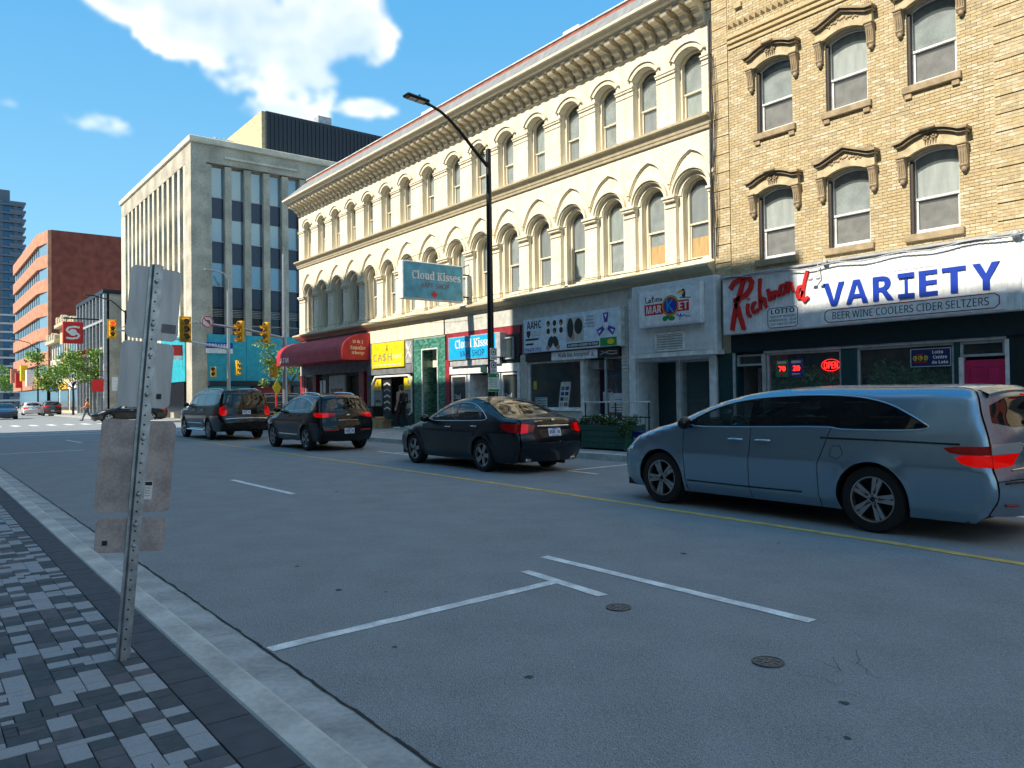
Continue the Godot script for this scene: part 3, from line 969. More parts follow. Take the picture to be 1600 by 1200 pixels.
# a carved stone hood: segmental with a rosette, or pediment with leaf carving, on two scrolled brackets
func build_hood(b: Node3D, s: float, ys: float, ped: bool) -> void:
	var hm := MB.new()
	var lower := PackedVector2Array()
	for k in 13:
		var t := lerpf(-0.64, 0.64, k / 12.0)
		var yy := ys + 0.04
		if absf(t) < 0.47: yy = ys + 0.02 + 0.13 * (1.0 - (t / 0.47) * (t / 0.47))
		lower.append(Vector2(s + t, yy))
	var upper := PackedVector2Array()
	var lip := PackedVector2Array()
	for k in 17:
		var t := lerpf(0.64, -0.64, k / 16.0)
		var yy: float
		if ped: yy = ys + 0.27 + maxf(0.0, 0.22 * (1.0 - absf(t) / 0.5))
		else: yy = ys + 0.24 + maxf(0.0, 0.16 * (1.0 - (t / 0.5) * (t / 0.5)))
		upper.append(Vector2(s + t, yy))
	var face := lower.duplicate(); face.append_array(upper)
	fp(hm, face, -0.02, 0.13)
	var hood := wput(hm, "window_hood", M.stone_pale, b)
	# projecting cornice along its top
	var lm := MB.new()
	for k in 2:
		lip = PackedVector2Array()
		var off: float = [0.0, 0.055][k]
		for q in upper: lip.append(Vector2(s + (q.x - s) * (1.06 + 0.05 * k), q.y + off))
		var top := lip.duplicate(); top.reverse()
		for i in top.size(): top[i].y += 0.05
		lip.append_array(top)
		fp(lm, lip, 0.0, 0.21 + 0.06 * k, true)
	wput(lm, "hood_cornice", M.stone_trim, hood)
	var om := MB.new()
	if ped:
		for k in 15:
			var t := lerpf(-0.34, 0.34, k / 14.0)
			om.ball(F(s + t, ys + 0.265 + 0.1 * (1.0 - absf(t) / 0.36) + sin(k * 2.3) * 0.025, 0.135), Vector3(0.02, 0.026, 0.034), 6, Basis(Vector3.RIGHT, k * 0.9))
		for sg in [-1.0, 1.0]:
			var fm := MB.new()
			for k in 5: fm.tube([F(s + sg * 0.56, ys + 0.36, 0.15), F(s + sg * 0.56 + (k - 2) * 0.045, ys + 0.5 - absf(k - 2) * 0.02, 0.17)], 0.028, 5, 0.012)
			wput(fm, "finial", M.stone_trim, hood)
	else:
		for c in [-0.075, 0.075]:
			for k in 7:
				om.ball(F(s + c + cos(k * TAU / 7) * 0.045, ys + 0.33 + sin(k * TAU / 7) * 0.045, 0.15), Vector3(0.03, 0.03, 0.03), 6)
			om.ball(F(s + c, ys + 0.33, 0.17), Vector3(0.03, 0.028, 0.028), 6)
		for k in 5: om.tube([F(s - 0.1 + k * 0.05, ys + 0.26, 0.15), F(s - 0.1 + k * 0.05, ys + 0.18, 0.14)], 0.02, 5, 0.008)
		fb(om, s - 0.15, s + 0.15, ys + 0.445, ys + 0.5, 0.1, 0.32, 0.012)
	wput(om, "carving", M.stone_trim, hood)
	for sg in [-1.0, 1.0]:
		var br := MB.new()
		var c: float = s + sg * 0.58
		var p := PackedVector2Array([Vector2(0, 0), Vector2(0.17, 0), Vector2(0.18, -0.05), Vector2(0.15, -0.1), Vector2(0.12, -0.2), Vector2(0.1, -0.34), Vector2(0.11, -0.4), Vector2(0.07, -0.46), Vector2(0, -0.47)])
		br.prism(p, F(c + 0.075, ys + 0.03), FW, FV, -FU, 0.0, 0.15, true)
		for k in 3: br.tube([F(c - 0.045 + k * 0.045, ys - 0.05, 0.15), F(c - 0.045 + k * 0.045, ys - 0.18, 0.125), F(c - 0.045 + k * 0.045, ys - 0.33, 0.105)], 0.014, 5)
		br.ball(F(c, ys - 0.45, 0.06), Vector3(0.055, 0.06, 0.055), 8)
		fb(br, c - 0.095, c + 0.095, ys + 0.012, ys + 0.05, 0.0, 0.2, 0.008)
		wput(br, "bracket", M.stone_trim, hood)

func build_cream_building() -> void:
	var S0 := 12.0
	var S1 := 38.15
	var b := thing("arcade_building", "long cream painted brick block with round arched windows under a deep bracketed cornice", "building", F(25.0, 0.3))
	var up := [12.75, 14.26, 15.77, 17.32, 18.92, 20.54, 22.12, 23.72, 25.5, 27.25, 28.85, 30.47, 32.13, 33.78, 35.38, 37.05]
	var lo := [12.68, 14.13, 15.65, 17.25, 18.82, 20.42, 21.98, 23.56, 25.3, 27.1, 28.68, 30.28, 31.98, 33.6, 35.28, 36.9]
	var uo := []; var lo1 := []; var lo2 := []
	for s in up: uo.append(arch(s, 0.43, 8.6, 10.28, 0.24, 10))
	for s in lo:
		lo1.append(arch(s, 0.55, 4.9, 6.74, 0.549, 18))
		lo2.append(arch(s, 0.41, 4.98, 6.76, 0.409, 16))
	var w := MB.new()
	wall_row(w, S0, S1, 4.5, 8.3, lo1, 0.0, 0.12)
	wall_row(w, S0, S1, 8.3, 11.0, uo, 0.0, 0.3)
	fb(w, S0, S1, 11.0, 11.6, -0.3, 0.0)
	wput(w, "wall", M.cream, b)
	var w2 := MB.new()
	for k in lo.size(): wall_row(w2, lo[k] - 0.6, lo[k] + 0.6, 4.8, 7.5, [lo2[k]], -0.12, 0.2)
	wput(w2, "inner_arch_order", M.cream_trim, b)
	# the body behind, end wall to the side street, rear
	var core := MB.new()
	fb(core, S0, S1 - 0.05, 2.7, 11.5, -13.0, -0.45)
	fb(core, S0, S1 - 0.05, 0.0, 2.7, -13.0, -3.5)
	fb(core, S1 - 0.45, S1, 0.2, 11.5, -13.0, -0.02)
	wput(core, "building_core", M.cream, b)
	var bm := MB.new()
	var tones := [Color(0.80, 0.73, 0.57), Color(0.78, 0.71, 0.55), Color(0.82, 0.75, 0.60), Color(0.75, 0.68, 0.53)]
	lay_bricks(bm, S0, S1, 4.82, 8.24, lo1, 0.0, 0.006, 0.215, 0.075, 0.008, tones)
	lay_bricks(bm, S0, S1, 8.62, 11.25, uo, 0.0, 0.006, 0.215, 0.075, 0.008, tones)
	tag(wput(bm, "painted_brickwork", M.cream_brick, b), "", "", "", "stuff")
	# belt course between the storeys, shop cornice, eaves
	var bel := MB.new()
	bel.prism(PackedVector2Array([Vector2(0, 8.26), Vector2(0.06, 8.26), Vector2(0.08, 8.33), Vector2(0.1, 8.34), Vector2(0.12, 8.4), Vector2(0.2, 8.49), Vector2(0.26, 8.52), Vector2(0.27, 8.58), Vector2(0, 8.61)]), F(S0 - 0.02, 0), FW, FV, FU, 0, S1 - S0 + 0.15, true)
	wput(bel, "belt_course", M.tan_trim, b)
	var scn := MB.new()
	scn.prism(PackedVector2Array([Vector2(-0.1, 4.5), Vector2(0.1, 4.5), Vector2(0.14, 4.58), Vector2(0.3, 4.66), Vector2(0.34, 4.7), Vector2(0.34, 4.76), Vector2(0.0, 4.86)]), F(S0 - 0.03, 0), FW, FV, FU, 0, S1 - S0 + 0.2, true)
	wput(scn, "shop_cornice", M.tan_trim, b)
	var eav := MB.new()
	eav.prism(PackedVector2Array([Vector2(-0.2, 11.46), Vector2(0.62, 11.46), Vector2(0.64, 11.52), Vector2(0.74, 11.54), Vector2(0.82, 11.62), Vector2(0.88, 11.63), Vector2(0.88, 11.7), Vector2(-0.2, 11.7)]), F(S0 + 0.02, 0), FW, FV, FU, 0, S1 - S0 + 0.05, true)
	eav.prism(PackedVector2Array([Vector2(0, 10.94), Vector2(0.04, 10.94), Vector2(0.05, 10.99), Vector2(0, 11.0)]), F(S0, 0), FW, FV, FU, 0, S1 - S0, true)
	eav.prism(PackedVector2Array([Vector2(0, 11.28), Vector2(0.1, 11.28), Vector2(0.13, 11.41), Vector2(0, 11.41)]), F(S0, 0), FW, FV, FU, 0, S1 - S0, true)
	wput(eav, "eaves", M.cream_trim, b)
	var br := MB.new()
	var bp := PackedVector2Array([Vector2(0, 0), Vector2(0.66, 0), Vector2(0.68, -0.09), Vector2(0.64, -0.17), Vector2(0.5, -0.21), Vector2(0.38, -0.25), Vector2(0.34, -0.33), Vector2(0.3, -0.41), Vector2(0.2, -0.47), Vector2(0.14, -0.55), Vector2(0.14, -0.63), Vector2(0.1, -0.67), Vector2(0, -0.69)])
	for k in bp.size(): bp[k] *= Vector2(0.88, 0.7)
	br.prism(bp, Vector3(-0.105, 0, 0), Vector3(0, 0, 1), Vector3(0, 1, 0), Vector3(1, 0, 0), 0.0, 0.21, true)
	br.cbox(Vector3(0, -0.03, 0.31), Vector3(0.24, 0.04, 0.6), 0.01)
	br.cbox(Vector3(0, -0.165, 0.2), Vector3(0.235, 0.03, 0.36), 0.01)
	var brm := br.mesh()
	var nb := 64
	for k in nb: put(brm, "cornice_bracket", M.cream_trim, b, wat(b, F(S0 + 0.25 + k * (S1 - S0 - 0.4) / (nb - 1), 11.455, 0.0)), FB)
	var rf := MB.new()
	rf.prism(PackedVector2Array([Vector2(0.86, 11.705), Vector2(0.56, 12.15), Vector2(0.5, 12.16), Vector2(-12, 12.1), Vector2(-12, 11.7)]), F(S0 + 0.02, 0), FW, FV, FU, 0, S1 - S0 - 2.0, true)
	rf.fquad(F(S1 - 1.98, 12.15, 0.56), F(S1 - 1.98, 11.705, 0.86), F(S1 + 0.03, 11.71, 0.86), F(S1 + 0.02, 11.74, 0.6), Vector3(-1, 1, 0))
	wput(rf, "roof", M.slate, b)
	var rr := MB.new()
	fb(rr, S0 + 0.02, S1 - 2.2, 12.165, 12.28, -0.1, 0.5, 0.01)
	wput(rr, "red_parapet", M.red_tile, b)
	var rc := MB.new()
	fb(rc, S0 + 0.02, S1 - 2.2, 12.282, 12.33, -0.14, 0.54, 0.01)
	wput(rc, "parapet_cap", M.frame_white, b)
	for q in [[16.5, 17.2], [24.6, 25.4]]: slab(b, "roof_vent_box", "frame_white", q[0], q[1], 12.332, 12.55, -0.3, 0.35, 0.02)
	# windows of the top storey with hoods and pier caps
	var shades := ["blind", "blind_grey", "blind_green", "blind"]
	var ums := sash_meshes("uwin", 0.43, 1.68, 0.24, 0.07, 0.85)
	var lms := sash_meshes("lwin", 0.41, 1.78, 0.405, 0.07, 1.0)
	for k in up.size():
		var s: float = up[k]
		put_window(b, ums, s, 8.6, -0.27, M.cream_trim, M[shades[rng.randi() % 4]], M[shades[rng.randi() % 4]])
		var hd := MB.new()
		var r0 := (0.43 * 0.43 + 0.24 * 0.24) / 0.48
		var cy := 10.28 + 0.24 - r0
		var a := asin(0.43 / r0)
		fp(hd, ring(s, cy, r0 + 0.012, r0 + 0.13, PI / 2 + a * 0.98, PI / 2 - a * 0.98, 12), 0.0, 0.055)
		fp(hd, ring(s, cy, r0 + 0.13, r0 + 0.17, PI / 2 + a * 1.05, PI / 2 - a * 1.05, 12), 0.0, 0.1)
		wput(hd, "window_hood", M.cream_trim, b)
		var rv := MB.new()
		var rin := arch(s, 0.36, 8.62, 10.26, 0.2, 10)
		for q in rin.size():
			if q == 0: continue
			var p0 := rin[q]; var p1 := rin[(q + 1) % rin.size()]
			var m0 := arch(s, 0.428, 8.61, 10.28, 0.238, 10)
			rv.fquad(F(p0.x, p0.y, -0.2), F(p1.x, p1.y, -0.2), F(m0[(q + 1) % rin.size()].x, m0[(q + 1) % rin.size()].y, -0.2), F(m0[q].x, m0[q].y, -0.2), FW)
			rv.fquad(F(p0.x, p0.y, -0.2), F(p1.x, p1.y, -0.2), F(p1.x, p1.y, -0.27), F(p0.x, p0.y, -0.27), Vector3(0, s - p0.x, 0))
		wput(rv, "brick_moulding", M.cream_trim, b)
	for k in up.size() + 1:
		var a: float = S0 + 0.01 if k == 0 else up[k - 1] + 0.43
		var c: float = S1 if k == up.size() else up[k] - 0.43
		var cp := MB.new()
		fb(cp, a - 0.03, c + 0.03, 10.1, 10.16, -0.12, 0.07, 0.012)
		fb(cp, a - 0.015, c + 0.015, 10.04, 10.098, -0.1, 0.045, 0.008)
		fb(cp, a - 0.008, c + 0.008, 9.9, 9.925, -0.05, 0.03, 0.006)
		wput(cp, "pier_cap", M.cream_trim, b)
	# the arcade storey: ring moulds, pointed label moulds on little pendants, capitals
	for k in lo.size():
		var s: float = lo[k]
		var w3 := put_window(b, lms, s, 4.98, -0.3, M.cream_trim, M[shades[rng.randi() % 4]], M[shades[rng.randi() % 4]])
		if k < 2:
			var ply := MB.new()
			fb(ply, s - 0.3, s + 0.3, 5.07, 5.62, -0.376, -0.37)
			wput(ply, "plywood_board", M.plywood, b)
		var hd := MB.new()
		fp(hd, ring(s, 6.75, 0.60, 0.665, PI, 0, 22), 0.0, 0.1)
		fp(hd, ring(s, 6.75, 0.555, 0.598, PI, 0, 22), 0.0, 0.05)
		fp(hd, ring(s, 6.76, 0.43, 0.53, PI, 0, 22), -0.12, -0.085)
		wput(hd, "arch_mould", M.cream_trim, b)
		var og := MB.new()
		var l: float = (lo[k - 1] + s) * 0.5 if k > 0 else s - 0.74
		var r: float = (lo[k + 1] + s) * 0.5 if k < lo.size() - 1 else s + 0.78
		var pts: Array = []
		for j in 21:
			var t := j / 20.0
			var q := absf(t - 0.5) * 2.0            # 1 at the ends, 0 at the point
			var xx := lerpf(s, (l if t < 0.5 else r), q) + (0.03 if t < 0.5 else -0.03) * q
			pts.append(Vector2(xx, 7.86 - 0.27 * q - 0.5 * q * q * q))
		for st in stroke(pts, 0.075): fp(og, st, 0.0, 0.05)
		for st in stroke(pts, 0.03): fp(og, st, 0.05, 0.085)
		wput(og, "label_mould", M.cream_trim, b)
		var pd := MB.new()
		pd.lathe([Vector2(0.0, -0.15), Vector2(0.03, -0.12), Vector2(0.05, -0.06), Vector2(0.03, -0.04), Vector2(0.07, 0.0), Vector2(0.0, 0.02)], Transform3D(Basis.IDENTITY, F(l, 7.1, 0.03)), 8)
		wput(pd, "pendant", M.cream_trim, b)
	for k in lo.size() + 1:
		var a: float = S0 + 0.02 if k == 0 else lo[k - 1] + 0.5
		var c: float = S1 if k == lo.size() else lo[k] - 0.5
		var cp := MB.new()
		fb(cp, a, c, 6.69, 6.77, -0.11, 0.13, 0.015)
		fb(cp, a + 0.03, c - 0.03, 6.62, 6.688, -0.11, 0.09, 0.012)
		fb(cp, a + 0.04, c - 0.04, 6.46, 6.5, -0.11, 0.04, 0.01)
		wput(cp, "capital", M.cream_trim, b)
		var bs := MB.new()
		fb(bs, a + 0.03, c - 0.03, 4.85, 5.12, -0.1, 0.035, 0.012)
		wput(bs, "pier_base", M.cream_trim, b)
	# loose cables and downpipe by the joint with the brick block
	var cb := MB.new()
	cb.tube([F(12.02, 10.95, 0.08), F(12.0, 9.0, 0.09), F(12.03, 6.5, 0.08), F(12.0, 4.9, 0.1)], 0.03, 8)
	for k in 3:
		var pts: Array = []
		for j in 12: pts.append(F(11.93 - k * 0.05 + sin(j * 1.1 + k) * 0.035, 10.0 - j * 0.46, 0.07 + 0.02 * k))
		cb.tube(pts, 0.009, 5)
	wput(cb, "downpipe_and_cables", M.frame_brown, b)
	var sw := MB.new()
	var wires := [[12.1, 38.0, 4.9, 4.95], [12.1, 26.0, 4.92, 4.82], [22.0, 33.0, 4.6, 4.85]]
	for q in wires:
		var pts: Array = []
		for j in 15:
			var t := j / 14.0
			pts.append(F(lerpf(q[0], q[1], t), lerpf(q[2], q[3], t) - sin(t * PI * 4) * 0.05, 0.36 + 0.02 * sin(t * 9)))
		sw.tube(pts, 0.008, 4)
	wput(sw, "loose_cable", M.black, b)

func pane_in(parent: Node, s0: float, s1: float, y0: float, y1: float, d: float, fm: Material, bar := 0.05, cols := 1, gm := "shop_glass", depth := 0.08) -> Node3D:
	# a framed pane: four bars, optional mullions, glass
	var f := MB.new()
	fb(f, s0, s1, y1 - bar, y1, d - depth, d, 0.008)
	fb(f, s0, s1, y0, y0 + bar, d - depth, d, 0.008)
	fb(f, s0, s0 + bar, y0 + bar, y1 - bar, d - depth, d, 0.008)
	fb(f, s1 - bar, s1, y0 + bar, y1 - bar, d - depth, d, 0.008)
	for k in range(1, cols):
		var c := lerpf(s0, s1, float(k) / cols)
		fb(f, c - bar * 0.5, c + bar * 0.5, y0 + bar, y1 - bar, d - depth, d - 0.004, 0.008)
	var w := wput(f, "window", fm, parent)
	var g := MB.new()
	fp(g, rect(s0 + bar * 0.5, s1 - bar * 0.5, y0 + bar * 0.5, y1 - bar * 0.5), d - depth * 0.5, d - depth * 0.5, false, false)
	wput(g, "pane", M[gm], w)
	return w
func slab(parent: Node, called: String, m: String, s0: float, s1: float, y0: float, y1: float, d0: float, d1: float, ch := 0.006) -> MeshInstance3D:
	var q := MB.new()
	fb(q, s0, s1, y0, y1, d0, d1, ch)
	return wput(q, called, M[m], parent)
func flat(parent: Node, called: String, m: String, poly: PackedVector2Array, d0: float, d1: float) -> MeshInstance3D:
	var q := MB.new()
	fp(q, poly, d0, d1, true)
	return wput(q, called, M[m], parent)
func lines(parent: Node, called: String, m: String, strokes: Array, w: float, d0: float, d1: float) -> MeshInstance3D:
	var q := MB.new()
	for st in strokes:
		var pts: Array = []
		for p in st: pts.append(Vector2(p[0], p[1]))
		for o in stroke(pts, w): fp(q, o, d0, d1)
	return wput(q, called, M[m], parent)
func frame_line(s0: float, s1: float, y0: float, y1: float) -> Array:
	return [[s0, y0], [s1, y0], [s1, y1], [s0, y1], [s0, y0]]
func door_leaf(parent: Node, m: String, s0: float, s1: float, y0: float, y1: float, d: float, glazed := 0.0) -> Node3D:
	var q := MB.new()
	var dr: MeshInstance3D
	if glazed <= 0.0:
		fb(q, s0, s1, y0, y1, d - 0.05, d, 0.006)
		dr = wput(q, "door", M[m], parent)
		var pn := MB.new()
		var w := s1 - s0
		for r in [[0.08, 0.34], [0.4, 0.66], [0.72, 0.93]]:
			for c in [[0.12, 0.46], [0.54, 0.88]]:
				var p := frame_line(s0 + w * c[0], s0 + w * c[1], lerpf(y0, y1, r[0]), lerpf(y0, y1, r[1]))
				var pp: Array = []
				for e in p: pp.append(Vector2(e[0], e[1]))
				for o in stroke(pp, 0.02): fp(pn, o, d, d + 0.008)
				fb(pn, s0 + w * c[0] + 0.03, s0 + w * c[1] - 0.03, lerpf(y0, y1, r[0]) + 0.03, lerpf(y0, y1, r[1]) - 0.03, d - 0.01, d + 0.006, 0.004)
		wput(pn, "door_panel", M[m], dr)
	else:
		fb(q, s0, s0 + 0.09, y0, y1, d - 0.05, d, 0.006); fb(q, s1 - 0.09, s1, y0, y1, d - 0.05, d, 0.006)
		fb(q, s0 + 0.09, s1 - 0.09, y1 - 0.1, y1, d - 0.05, d, 0.006); fb(q, s0 + 0.09, s1 - 0.09, y0, y0 + 0.25, d - 0.05, d, 0.006)
		dr = wput(q, "door", M[m], parent)
		var g := MB.new()
		fp(g, rect(s0 + 0.08, s1 - 0.08, y0 + 0.24, y1 - 0.09), d - 0.025, d - 0.025, false, false)
		wput(g, "pane", M.shop_glass, dr)
	var h := MB.new()
	h.tube([F(s0 + 0.06, y0 + 0.9, d + 0.0), F(s0 + 0.06, y0 + 0.9, d + 0.05), F(s0 + 0.06, y0 + 1.15, d + 0.05), F(s0 + 0.06, y0 + 1.15, d)], 0.012, 6)
	wput(h, "handle", M.chrome, dr)
	return dr
func room(parent: Node, s0: float, s1: float, m := "room") -> void:
	var q := MB.new()
	fb(q, s0, s0 + 0.06, 0.25, 2.69, -3.4, -0.2); fb(q, s1 - 0.06, s1, 0.25, 2.69, -3.4, -0.2)
	fb(q, s0 + 0.06, s1 - 0.06, 0.25, 2.69, -3.45, -3.38); fb(q, s0 + 0.06, s1 - 0.06, 0.2, 0.3, -3.37, -0.2)
	wput(q, "interior_wall", M[m], parent)
	for k in 3:
		var sh := MB.new()
		var c := lerpf(s0 + 0.4, s1 - 0.4, (k + 0.5) / 3.0)
		for j in 4: fb(sh, c - 0.4, c + 0.4, 0.5 + j * 0.45, 0.53 + j * 0.45, -3.3, -2.9)
		wput(sh, "shelf", M.frame_grey, parent)
		var gd := MB.new()
		gd.tinted = true
		for j in 4:
			for i in 8:
				gd.col = Color(rng.randf_range(0.05, 0.6), rng.randf_range(0.05, 0.5), rng.randf_range(0.05, 0.4))
				fb(gd, c - 0.38 + i * 0.095, c - 0.3 + i * 0.095, 0.535 + j * 0.45, 0.535 + j * 0.45 + rng.randf_range(0.12, 0.3), -3.2, -3.0)
		tag(wput(gd, "goods", M.brick, parent), "", "", "", "stuff")
func clump(mb: MB, ctr: Vector3, r: Vector3, n: int, size: float) -> void:
	# leaf-sized faces scattered through a volume
	for k in n:
		var p := Vector3(rng.randfn(0, 0.45), rng.randfn(0, 0.45), rng.randfn(0, 0.45))
		if p.length() > 1.05: p = p.normalized() * rng.randf_range(0.6, 1.05)
		p = ctr + p * r
		var b := Basis(Vector3(rng.randfn(), rng.randfn(), rng.randfn()).normalized(), rng.randf() * TAU)
		var l := size * rng.randf_range(0.6, 1.3)
		var w := l * rng.randf_range(0.4, 0.6)
		var g := rng.randf_range(0.7, 1.35)
		mb.col = Color(mb_tint.r * g * rng.randf_range(0.85, 1.15), mb_tint.g * g, mb_tint.b * g)
		var a := p + b * Vector3(0, 0, -l); var c := p + b * Vector3(0, 0, l)
		var e := p + b * Vector3(w, l * 0.12, 0); var f := p + b * Vector3(-w, l * 0.12, 0)
		mb.fquad(a, e, c, f, b.y)
var mb_tint := Color(0.06, 0.13, 0.03)

func build_shopfronts() -> void:
	var gy := 0.29
	vc("leaf", 0.6)
	(M.leaf as StandardMaterial3D).backlight_enabled = true
	(M.leaf as StandardMaterial3D).backlight = Color(0.25, 0.3, 0.1)
	glow("neon_red", Color(1.0, 0.12, 0.1), 2.0)
	# ---------------- variety shop
	var v := thing("variety_shopfront", "dark teal shopfront with a magenta door and leafy plants behind its windows", "shopfront", F(8.4, gy))
	slab(v, "fascia", "black_panel", 5.15, 11.5, 2.5, 2.92, -0.3, 0.1)
	slab(v, "head_rail", "frame_grey", 5.5, 10.62, 2.44, 2.5, -0.2, 0.06)
	pane_in(v, 8.72, 10.58, 0.95, 2.44, 0.0, M.frame_grey, 0.05)
	pane_in(v, 6.42, 8.37, 0.95, 2.44, 0.0, M.frame_grey, 0.05)
	slab(v, "post", "teal_trim", 8.37, 8.72, gy, 2.44, -0.12, 0.03)
	slab(v, "post", "teal_trim", 6.33, 6.42, gy, 2.44, -0.12, 0.03)
	slab(v, "stall_riser", "teal_trim", 6.42, 8.37, gy, 0.95, -0.12, 0.02)
	slab(v, "stall_riser", "teal_trim", 8.72, 10.6, gy, 0.95, -0.12, 0.02)
	pane_in(v, 5.53, 6.32, 2.14, 2.44, 0.0, M.frame_grey, 0.05)
	slab(v, "door_frame", "frame_white", 6.26, 6.33, gy, 2.14, -0.12, 0.04)
	slab(v, "door_frame", "frame_white", 5.46, 5.53, gy, 2.44, -0.12, 0.04)
	tag(door_leaf(v, "magenta", 5.53, 6.26, gy + 0.02, 2.08, -0.03), "bright magenta panelled door", "")
	slab(v, "post", "black_panel", 4.9, 5.46, gy, 2.5, -0.12, 0.03)
	slab(v, "post", "frame_white", 4.72, 4.9, gy, 2.9, -0.12, 0.05)
	slab(v, "post", "frame_grey", 10.6, 10.69, gy, 2.44, -0.9, 0.03)
	pane_in(v, 10.69, 11.42, 2.16, 2.44, -0.02, M.frame_grey, 0.05)
	door_leaf(v, "frame_grey", 10.72, 11.4, gy + 0.02, 2.14, -0.85, 1.0)
	slab(v, "post", "teal_trim", 11.42, 11.95, gy, 2.5, -0.3, 0.0)
	slab(v, "post", "frame_grey", 11.44, 11.5, gy, 2.5, -0.3, 0.05)
	room(v, 4.8, 11.5, "plaster")
	# plants behind the glass
	mb_tint = Color(0.09, 0.22, 0.08)
	for k in 12:
		var pl := thing("window_plant", "leafy green pot plant on the sill inside the variety shop window", "plant", F(6.7 + k * 0.32 if k < 5 else 8.9 + (k - 5) * 0.25, 1.25, -0.3), "plants in the variety shop window")
		var lm := MB.new(); lm.tinted = true
		clump(lm, Vector3(0, 0.38 + rng.randf() * 0.12, 0), Vector3(0.17, 0.44, 0.3), 420, 0.05)
		put(lm.mesh(), "foliage", M.leaf, pl)
		var pt := MB.new()
		pt.lathe([Vector2(0.0, -0.08), Vector2(0.08, -0.08), Vector2(0.1, 0.08), Vector2(0.09, 0.08), Vector2(0, 0.06)], Transform3D.IDENTITY, 12)
		put(pt.mesh(), "pot", M.red_tile, pl)
	slab(v, "window_shelf", "frame_white", 6.42, 10.58, 1.13, 1.165, -0.6, -0.1)
	# lit signs in the window
	var op := thing("open_sign", "red neon OPEN sign hanging in the variety shop window", "neon sign", F(9.0, 2.1, -0.06))
	var ring_pts: Array = []
	for k in 25: ring_pts.append(F(9.0 + cos(TAU * k / 24) * 0.22, 2.1 + sin(TAU * k / 24) * 0.13, -0.06))
	var rg := MB.new(); rg.tube(ring_pts, 0.004, 5, -1, false)
	wput(rg, "neon_ring", M.neon_red, op)
	fletters(op, "OPEN", 9.0, 2.1, -0.06, 0.32, 0.15, M.neon_red, 0.01)
	for q in [[10.24, "70", "green_paint", "green and white"], [9.87, "20", "blue_paint", "blue and white"]]:
		var ds := thing("jackpot_display", "%s lottery jackpot display showing %s in red" % [q[3], q[1]], "display", F(q[0], 2.07, -0.1))
		slab(ds, "panel", q[2], q[0] - 0.165, q[0] + 0.165, 1.87, 2.27, -0.13, -0.1)
		slab(ds, "screen", "black", q[0] - 0.13, q[0] + 0.1, 1.99, 2.14, -0.1, -0.096, 0.0)
		fletters(ds, q[1], q[0] - 0.01, 2.065, -0.094, 0.18, 0.12, M.neon_red, 0.004, "Droid Sans", 700)
		slab(ds, "label_strip", "sign_white", q[0] - 0.12, q[0] + 0.12, 2.18, 2.24, -0.1, -0.096, 0.0)
		if q[1] == "70": flat(ds, "emblem", "red_paint", ellipse(q[0], 1.925, 0.055, 0.04), -0.1, -0.094)
		else: slab(ds, "label_strip", "sign_white", q[0] - 0.1, q[0] + 0.1, 1.92, 1.945, -0.1, -0.096, 0.0)
	var lt := thing("lotto_centre_sign", "navy window sign with yellow emblem reading Lotto Centre de Loto", "sign", F(6.86, 2.16, 0.0))
	slab(lt, "panel", "navy", 6.47, 7.25, 1.98, 2.35, -0.02, 0.01)
	lines(lt, "border", "frame_grey", [frame_line(6.48, 7.24, 1.99, 2.34)], 0.018, 0.01, 0.016)
	for k in 3: flat(lt, "emblem_ball", "sign_yellow", ellipse(7.15 - k * 0.1, 2.16, 0.045, 0.05), 0.01, 0.016)
	fletters(lt, "OLG", 7.05, 2.16, 0.017, 0.26, 0.06, M.ink, 0.003, "Droid Sans", 700)
	lines(lt, "emblem_line", "red_paint", [[[7.18, 2.08], [6.92, 2.08]], [[7.12, 2.22], [7.0, 2.24]]], 0.02, 0.01, 0.015)
	for k in 3: fletters(lt, ["Lotto", "Centre", "de Loto"][k], 6.68 - [-0.04, 0.0, 0.0][k], 2.27 - k * 0.1, 0.012, [0.2, 0.26, 0.3][k], 0.065, M.sign_white, 0.004, "Droid Sans", 700)
	# ---------------- market unit under the cream block
	var l := thing("market_shopfront", "narrow pale metal-clad shopfront with a louvred vent and two dark doors", "shopfront", F(13.4, gy))
	slab(l, "upper_panel", "siding", 12.0, 14.95, 4.2, 4.5, -0.3, 0.02)
	slab(l, "backing", "white_metal", 12.0, 14.95, 2.5, 4.2, -0.3, 0.05)
	slab(l, "corner_post", "white_metal", 14.7, 14.95, gy, 2.5, -0.25, 0.06)
	slab(l, "corner_post", "white_metal", 12.0, 12.2, gy, 2.5, -0.25, 0.06)
	var cor := MB.new()
	var cw := 0.06
	var sc := 11.82
	while sc < 14.56:
		cor.prism(PackedVector2Array([Vector2(sc, 0.28), Vector2(sc + cw * 0.25, 0.31), Vector2(sc + cw * 0.6, 0.31), Vector2(sc + cw * 0.85, 0.28), Vector2(sc + cw, 0.28), Vector2(sc + cw, 0.26), Vector2(sc, 0.26)]), Vector3(FX, 2.62, 0), FU, FW, FV, 0, 1.82, true)
		sc += cw
	tag(wput(cor, "corrugated_cladding", M.white_metal, l), "", "", "", "stuff")
	slab(l, "cladding_box", "white_metal", 11.8, 14.58, 2.6, 4.46, 0.05, 0.26)
	slab(l, "sill_board", "frame_white", 11.75, 14.62, 2.48, 2.6, 0.02, 0.34)
	lines(l, "vent_frame", "frame_white", [frame_line(12.78, 13.7, 2.66, 3.1)], 0.05, 0.3, 0.34)
	slab(l, "vent_back", "frame_grey", 12.78, 13.7, 2.66, 3.1, 0.26, 0.312, 0)
